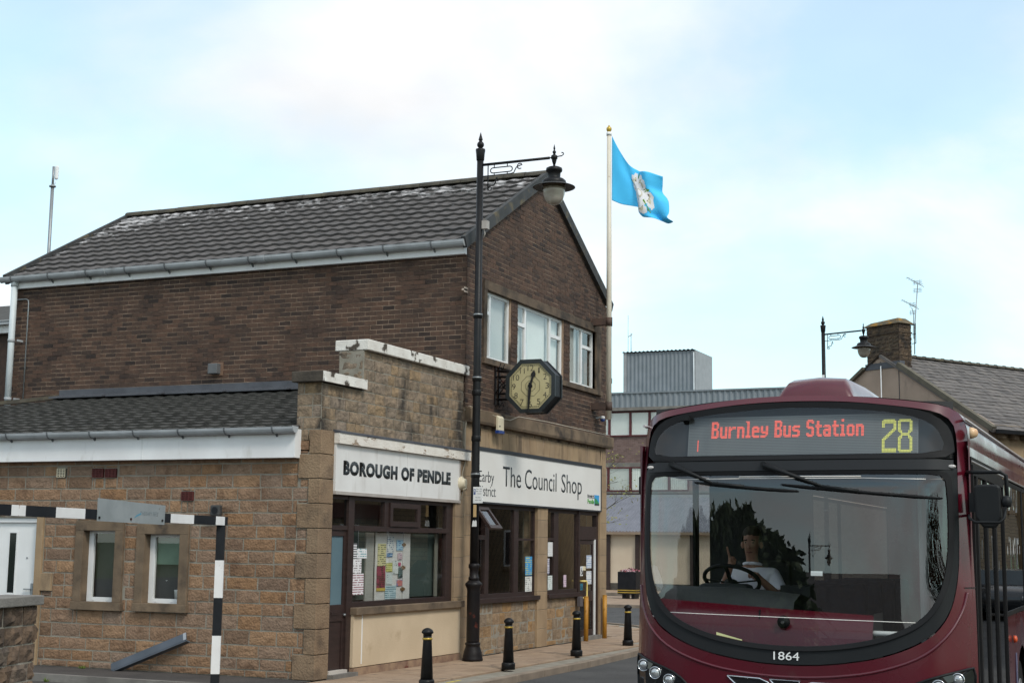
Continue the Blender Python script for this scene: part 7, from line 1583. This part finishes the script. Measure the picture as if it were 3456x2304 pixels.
part('chimney_cap', MB().add([H(-.07, -.10, 9.08), H(.66, -.10, 9.08), H(.66, 1.47, 9.08), H(-.07, 1.47, 9.08), H(.10, .10, 9.27), H(.46, .10, 9.27), H(.46, 1.25, 9.22), H(.10, 1.25, 9.22)], [(0, 3, 2, 1), (4, 5, 6, 7), (0, 1, 5, 4), (1, 2, 6, 5), (2, 3, 7, 6), (3, 0, 4, 7)]), mat('cap', (.14, .11, .07), (.09, .075, .05), .95, nscale=4, stain=((.26, .14, .03), 3, .53, .62)), ch)
part('chimney_band', hb_(MB(), -.02, .60, -.045, 1.41, 8.78, 8.82), 'chimney_stone', ch); part('chimney_flashing', hb_(MB(), -.03, .2, -.05, 1.42, 7.66, 7.86), 'lead', ch)
# ladder rungs and TV aerial on the chimney
ta = empty('tv_aerial', H(.62, -.06, 8.4), 'twin television aerial on a thin leaning mast beside the stone chimney', 'aerial')
part('mast', MB().tube([H(.60, -.12, 8.1), H(.60, -.14, 8.9), H(.62, -.30, 10.35)], .018, 6), 'galv', ta); part('second_mast', MB().tube([H(.60, -.10, 8.6), H(.60, -.12, 9.4), H(.60, -.05, 9.62)], .014, 6), 'galv', ta)
aa = MB()
for (z_, gg, s_, n_) in ((10.30, -.28, .36, 1), (9.60, -.05, .24, 2)):
    aa.bar(H(.3, gg+.15, z_+.28), H(.8, gg-.12, z_-.02), .018)
    for q in (-1, 1):
        for e in range(3): aa.bar(H(.62, gg+s_*.5, z_+q*(.08+.05*e)), H(.62, gg-s_*.55, z_+q*(.08+.05*e)-.02), .012)
        aa.bar(H(.62, gg+s_*.3, z_+q*.06), H(.62, gg+s_*.3, z_+q*.2), .01).bar(H(.62, gg-s_*.3, z_+q*.06), H(.62, gg-s_*.3, z_+q*.2), .01)
    for e in range(6): aa.bar(H(.34+.07*e, gg+.13-.045*e+.09, z_+.25-.04*e), H(.34+.07*e, gg+.13-.045*e-.09, z_+.25-.04*e), .008)
part('elements', aa, 'galv', ta)
part('rungs', MB().bar(H(.58, -.04, 8.45), H(.58, -.20, 8.45), .02).bar(H(.58, -.20, 8.45), H(.58, -.20, 9.1), .02).bar(H(.58, -.04, 8.75), H(.58, -.2, 8.75), .02).bar(H(.58, -.04, 9.05), H(.58, -.2, 9.05), .02), 'iron', ta)
# neighbour at the far left edge
nbh = empty('rear_block', (9, 13, 0), 'brick block with white fascia peeping out at the left edge behind the building', 'building')
part('wall', MB().box(8.0, 14, 13.4, 22, 0, 6.75), 'brick', nbh); part('fascia', MB().box(7.85, 8.0, 13.3, 22, 6.6, 6.85), 'fascia', nbh); part('roof', MB().prism([(7.7, 6.85), (11, 7.9), (14.3, 6.85)], (0, 13.3, 0), X, Z, Y, 0, 9), 'tile_low', nbh); part('gutter', MB().box(7.72, 7.85, 13.3, 22, 6.78, 6.88), 'gutter', nbh)
# ================================================================== right-hand side of the street (seen mirrored in glass and paint)
MT['terrace'] = None
def coursed(name):
    m, t, b = new_mat(name); L = t.links.new
    g = nd(t, 'ShaderNodeNewGeometry'); mp = nd(t, 'ShaderNodeMapping'); L(g.outputs['Position'], mp.inputs[0]); mp.inputs['Rotation'].default_value = (pi/2, 0, 0)
    br = nd(t, 'ShaderNodeTexBrick'); L(mp.outputs[0], br.inputs['Vector']); br.inputs['Scale'].default_value = 1.0; br.inputs['Brick Width'].default_value = .42; br.inputs['Row Height'].default_value = .16; br.inputs['Mortar Size'].default_value = .012
    br.inputs['Color1'].default_value = (.30, .225, .135, 1); br.inputs['Color2'].default_value = (.23, .17, .105, 1); br.inputs['Mortar'].default_value = (.09, .07, .05, 1)
    L(br.outputs[0], b.inputs['Base Color']); b.inputs['Roughness'].default_value = .9
    return m
MT['terrace'] = coursed('terrace')
tr_lab = ['stone terrace house opposite, mirrored in the far end of the bus side windows', 'stone terrace shop opposite with a red fascia', 'stone terrace house opposite, mirrored in the council shop windows', 'stone terrace end house opposite near the camera']
for k, (x0, x1, red) in enumerate(((33, 47, 0), (20, 33, 1), (47, 64, 0), (6, 20, 0))):
    tb = empty('terrace_house', ((x0+x1)/2, -14.2, 0), tr_lab[k], 'house', 'stone terrace opposite')
    part('wall', MB().box(x0, x1-.02, -22, -14.2, 0, 6.2), 'terrace', tb); part('roof', MB().prism([(-22.3, 6.2), (-18.1, 8.6), (-13.9, 6.2)], (x0, 0, 0), Y, Z, X, 0, x1-x0-.02), 'slate', tb)
    part('gutter', MB().box(x0, x1-.02, -14.1, -13.95, 6.1, 6.22), 'iron', tb)
    n = int((x1-x0)/3.2)
    for i in range(n):
        xc = x0+(x1-x0)*(i+.5)/n
        for z0, z1 in ((1.0, 2.5), (3.7, 5.2)):
            w = part('window', MB().box(xc-.6, xc+.6, -14.22, -14.15, z0, z1), 'white', tb); part('pane', MB().box(xc-.52, xc+.52, -14.149, -14.14, z0+.08, z1-.08), mat('dark_pane%d%d%d' % (k, i, z0), (.02, .025, .03), None, .05), w)
            part('sill', MB().box(xc-.75, xc+.75, -14.2, -14.05, z0-.14, z0), 'ashlar', w)
    if red: part('shop_fascia', MB().box(x0+.5, x1-6, -14.2, -14.05, 2.7, 3.2), mat('red_fascia', (.09, .03, .025), None, .5), tb)
    part('door', MB().box(x1-1.6, x1-.7, -14.22, -14.12, .02, 2.1), 'maroon_paint', tb)
for (hx, lb) in ((14.5, 'hanging basket of trailing flowers on the terrace opposite, mirrored beside the bus mirror'),):
    hk = empty('hanging_basket', (hx, -13.6, 2.4), lb, 'hanging basket')
    part('bowl', MB().lathe([(.05, 2.2), (.2, 2.3), (.26, 2.45)], (hx, -13.7, 0), 14), 'bark', hk); part('hook', MB().bar((hx, -14.2, 3.1), (hx, -13.7, 3.1), .03).bar((hx, -13.7, 3.1), (hx, -13.7, 2.45), .015), 'iron', hk)
    mb = MB()
    for q in range(500):
        c = Vector((hx+rb.gauss(0, .2), -13.7+rb.gauss(0, .2), 2.45+rb.gauss(0, .17))); t1 = Vector((rb.gauss(0, 1), rb.gauss(0, 1), rb.gauss(0, 1))).normalized()*.04; t2 = t1.orthogonal().normalized()*.03; mb.add([c-t1, c+t2, c+t1, c-t2], [(0, 1, 2, 3)])
    hf = part('flowers', mb, mat('basket', (.05, .08, .03), None, .8, rnd=[(.04, .07, .02), (.3, .06, .1), (.05, .09, .03), (.03, .06, .02)]), hk); hf['kind'] = 'stuff'

# ================================================================== behind the camera (seen mirrored in the bus windscreen)
def leafy_tree(loc, blobs, nleaf, leaf, seed, label):
    r = empty('broadleaf_tree', loc, label, 'tree', 'dark broadleaf trees behind the camera'); rr = random.Random(seed); L0 = Vector(loc); br = MB()
    br.tube([L0, L0+Vector((.1, 0, 1.2)), L0+Vector((.05, .1, 2.6))], [.28, .22, .17], 10)
    for (c, _) in blobs:
        q = L0+Vector(c); br.tube([L0+Vector((.05, .1, 1.6)), L0+Vector((.05, .1, 1.6))*.0+Vector(((L0.x+q.x)/2, (L0.y+q.y)/2, q.z-.6)), q], [.11, .07, .03], 6)
    part('trunk', br, 'bark', r); lv = MB()
    for k in range(nleaf):
        c, R = rr.choice(blobs); d = Vector((rr.gauss(0, 1), rr.gauss(0, 1), rr.gauss(0, 1))).normalized()
        p = L0+Vector(c)+d*R*(.55+.5*rr.random()**.7)*(1+.25*noise.noise(d*2.3+Vector(c)))
        t1 = Vector((rr.gauss(0, 1), rr.gauss(0, 1), rr.gauss(0, 1))).normalized(); t2 = t1.orthogonal().normalized(); s_ = leaf*rr.uniform(.6, 1.3)
        lv.add([p-t1*s_, p+t2*s_*.5, p+t1*s_, p-t2*s_*.5], [(0, 1, 2, 3)])
    part('crown', lv, 'leaf', r)
leafy_tree((-27.4, -.6, -.1), [((0, 0, 3.9), 1.5), ((0, -.9, 3.5), 1.4), ((0, .9, 4.0), 1.4), ((.2, 1.9, 3.6), 1.4), ((.5, 3.2, 3.3), 1.3), ((1.0, 4.6, 3.3), 1.1), ((-.1, -1.3, 2.6), 1.3), ((0, 0, 2.4), 1.6), ((.2, 1.5, 2.3), 1.6), ((.5, 3, 2.0), 1.5), ((0, -1.7, 3.2), .7), ((0, .3, 4.5), .9), ((.6, 2.6, 4.1), 1.1), ((1.1, 3.9, 4.2), 1.0), ((1.6, 5.2, 3.8), 1.0), ((1.2, 4.6, 2.2), 1.5), ((0, -1.0, 4.3), 1.0), ((0, -1.7, 3.9), 1.0), ((0, -2.1, 3.3), .9), ((0, -1.9, 2.6), 1.2)], 30000, .17, 61, 'dark broadleaf tree mirrored around the bus driver in the windscreen')
leafy_tree((-24.5, -17.5, -.1), [((0, 0, 3.4), 1.8), ((1.5, -1.5, 3.8), 1.6), ((-1.5, 1.6, 2.8), 1.3), ((3.0, -3.2, 3.6), 1.6), ((-.3, .8, 2.0), 1.5), ((-3, 2.6, 2.0), 1.2)], 6000, .16, 62, 'dark tree mirrored at the right edge of the bus windscreen')
hl = empty('stone_hall', (-40, 0, -.1), 'long low dark stone hall behind the camera, mirrored low in the bus windscreen', 'building')
part('wall', MB().box(-48, -40, -10.5, 24, -.1, 3.3), 'stone_low', hl); part('roof', MB().prism([(-48.4, 3.2), (-44, 5.6), (-39.6, 3.2)], (0, -11, 0), X, Z, Y, 0, 35.5), 'slate', hl)
for k in range(7):
    w = part('window', MB().box(-40.02, -39.93, -8+k*4, -6.6+k*4, 1.0, 2.4), 'white', hl); part('pane', MB().box(-39.93, -39.92, -7.9+k*4, -6.7+k*4, 1.1, 2.3), 'glass_dark', w)

# ================================================================== dark car parked opposite (mirrored in the bus side windows)
car = empty('parked_car', (28, -12.25, -.1), 'dark hatchback parked opposite, mirrored in the side windows of the bus', 'car')
MT['car_paint'] = mat('car_paint', (.02, .022, .025), None, .25, coat=.5); MT['car_glass'] = mat('car_glass', (.03, .04, .042), None, .05)
cy0, cx0, cz0 = -12.25, 28.0, -.1
secs = [(-2.05, .45, .70, .55), (-1.95, .30, .82, .78), (-1.3, .20, .98, .84), (-.75, .18, 1.02, .86), (0, .18, 1.02, .87), (.9, .18, 1.0, .86), (1.6, .22, .95, .84), (2.0, .32, .80, .74), (2.08, .45, .65, .55)]
mb = MB(); vs = []
for x_, zb, zt, w in secs:
    for a, b in ((-1, .0), (-1.03, .45), (-.97, .9), (-.85, 1), (.85, 1), (.97, .9), (1.03, .45), (1, 0)): vs.append((cx0+x_, cy0+a*w, cz0+zb+(zt-zb)*b))
n = 8; mb.add(vs, [(k*n+i, k*n+(i+1) % n, (k+1)*n+(i+1) % n, (k+1)*n+i) for k in range(len(secs)-1) for i in range(n)]+[tuple(range(n)), tuple((len(secs)-1)*n+i for i in range(n))], True)
part('body', mb, 'car_paint', car)
cab = [(-1.15, 1.0, .80), (-.55, 1.42, .66), (.75, 1.45, .66), (1.75, 1.0, .76)]
vs = [(cx0+x_, cy0+sg*w, cz0+z_) for x_, z_, w in cab for sg in (-1, 1)]
part('cabin', MB().add(vs, [(0, 2, 3, 1), (2, 4, 5, 3), (4, 6, 7, 5), (0, 1, 7, 6)]), 'car_paint', car)
for sg in (-1, 1):
    o_ = 0 if sg < 0 else 1
    part('side_window', MB().add([(cx0-1.0, cy0+sg*.785, cz0+1.03), (cx0-.5, cy0+sg*.685, cz0+1.37), (cx0+.1, cy0+sg*.685, cz0+1.39), (cx0+.1, cy0+sg*.785, cz0+1.03)], [(0, 1, 2, 3)]), 'car_glass', car); part('side_window', MB().add([(cx0+.17, cy0+sg*.785, cz0+1.03), (cx0+.17, cy0+sg*.685, cz0+1.39), (cx0+.75, cy0+sg*.685, cz0+1.39), (cx0+1.5, cy0+sg*.775, cz0+1.05)], [(0, 1, 2, 3)]), 'car_glass', car)
    part('side_panel', MB().add([vs[o_], vs[2+o_], vs[4+o_], vs[6+o_]], [(0, 1, 2, 3)]), 'car_paint', car)
    part('wing_mirror', MB().box(cx0-.95, cx0-.78, cy0+sg*.84, cy0+sg*1.0, cz0+.95, cz0+1.08), 'car_paint', car, bevel=.03)
    for wx in (-1.25, 1.3):
        wh = part('wheel', MB().tube([(cx0+wx, cy0+sg*.90, cz0+.31), (cx0+wx, cy0+sg*.68, cz0+.31)], .31, 22), 'rubber', car); part('rim', MB().tube([(cx0+wx, cy0+sg*.905, cz0+.31), (cx0+wx, cy0+sg*.88, cz0+.31)], .19, 16), 'galv', wh)
    part('headlamp', MB().box(cx0-2.0, cx0-1.85, cy0+sg*.45, cy0+sg*.72, cz0+.58, cz0+.72), 'lens', car, bevel=.03); part('tail_lamp', MB().box(cx0+1.95, cx0+2.05, cy0+sg*.5, cy0+sg*.72, cz0+.62, cz0+.8), 'red_clay', car, bevel=.02)
part('windscreen', MB().add([(cx0-1.13, cy0-.74, cz0+1.02), (cx0-1.13, cy0+.74, cz0+1.02), (cx0-.58, cy0+.63, cz0+1.41), (cx0-.58, cy0-.63, cz0+1.41)], [(0, 1, 2, 3)]), 'car_glass', car)
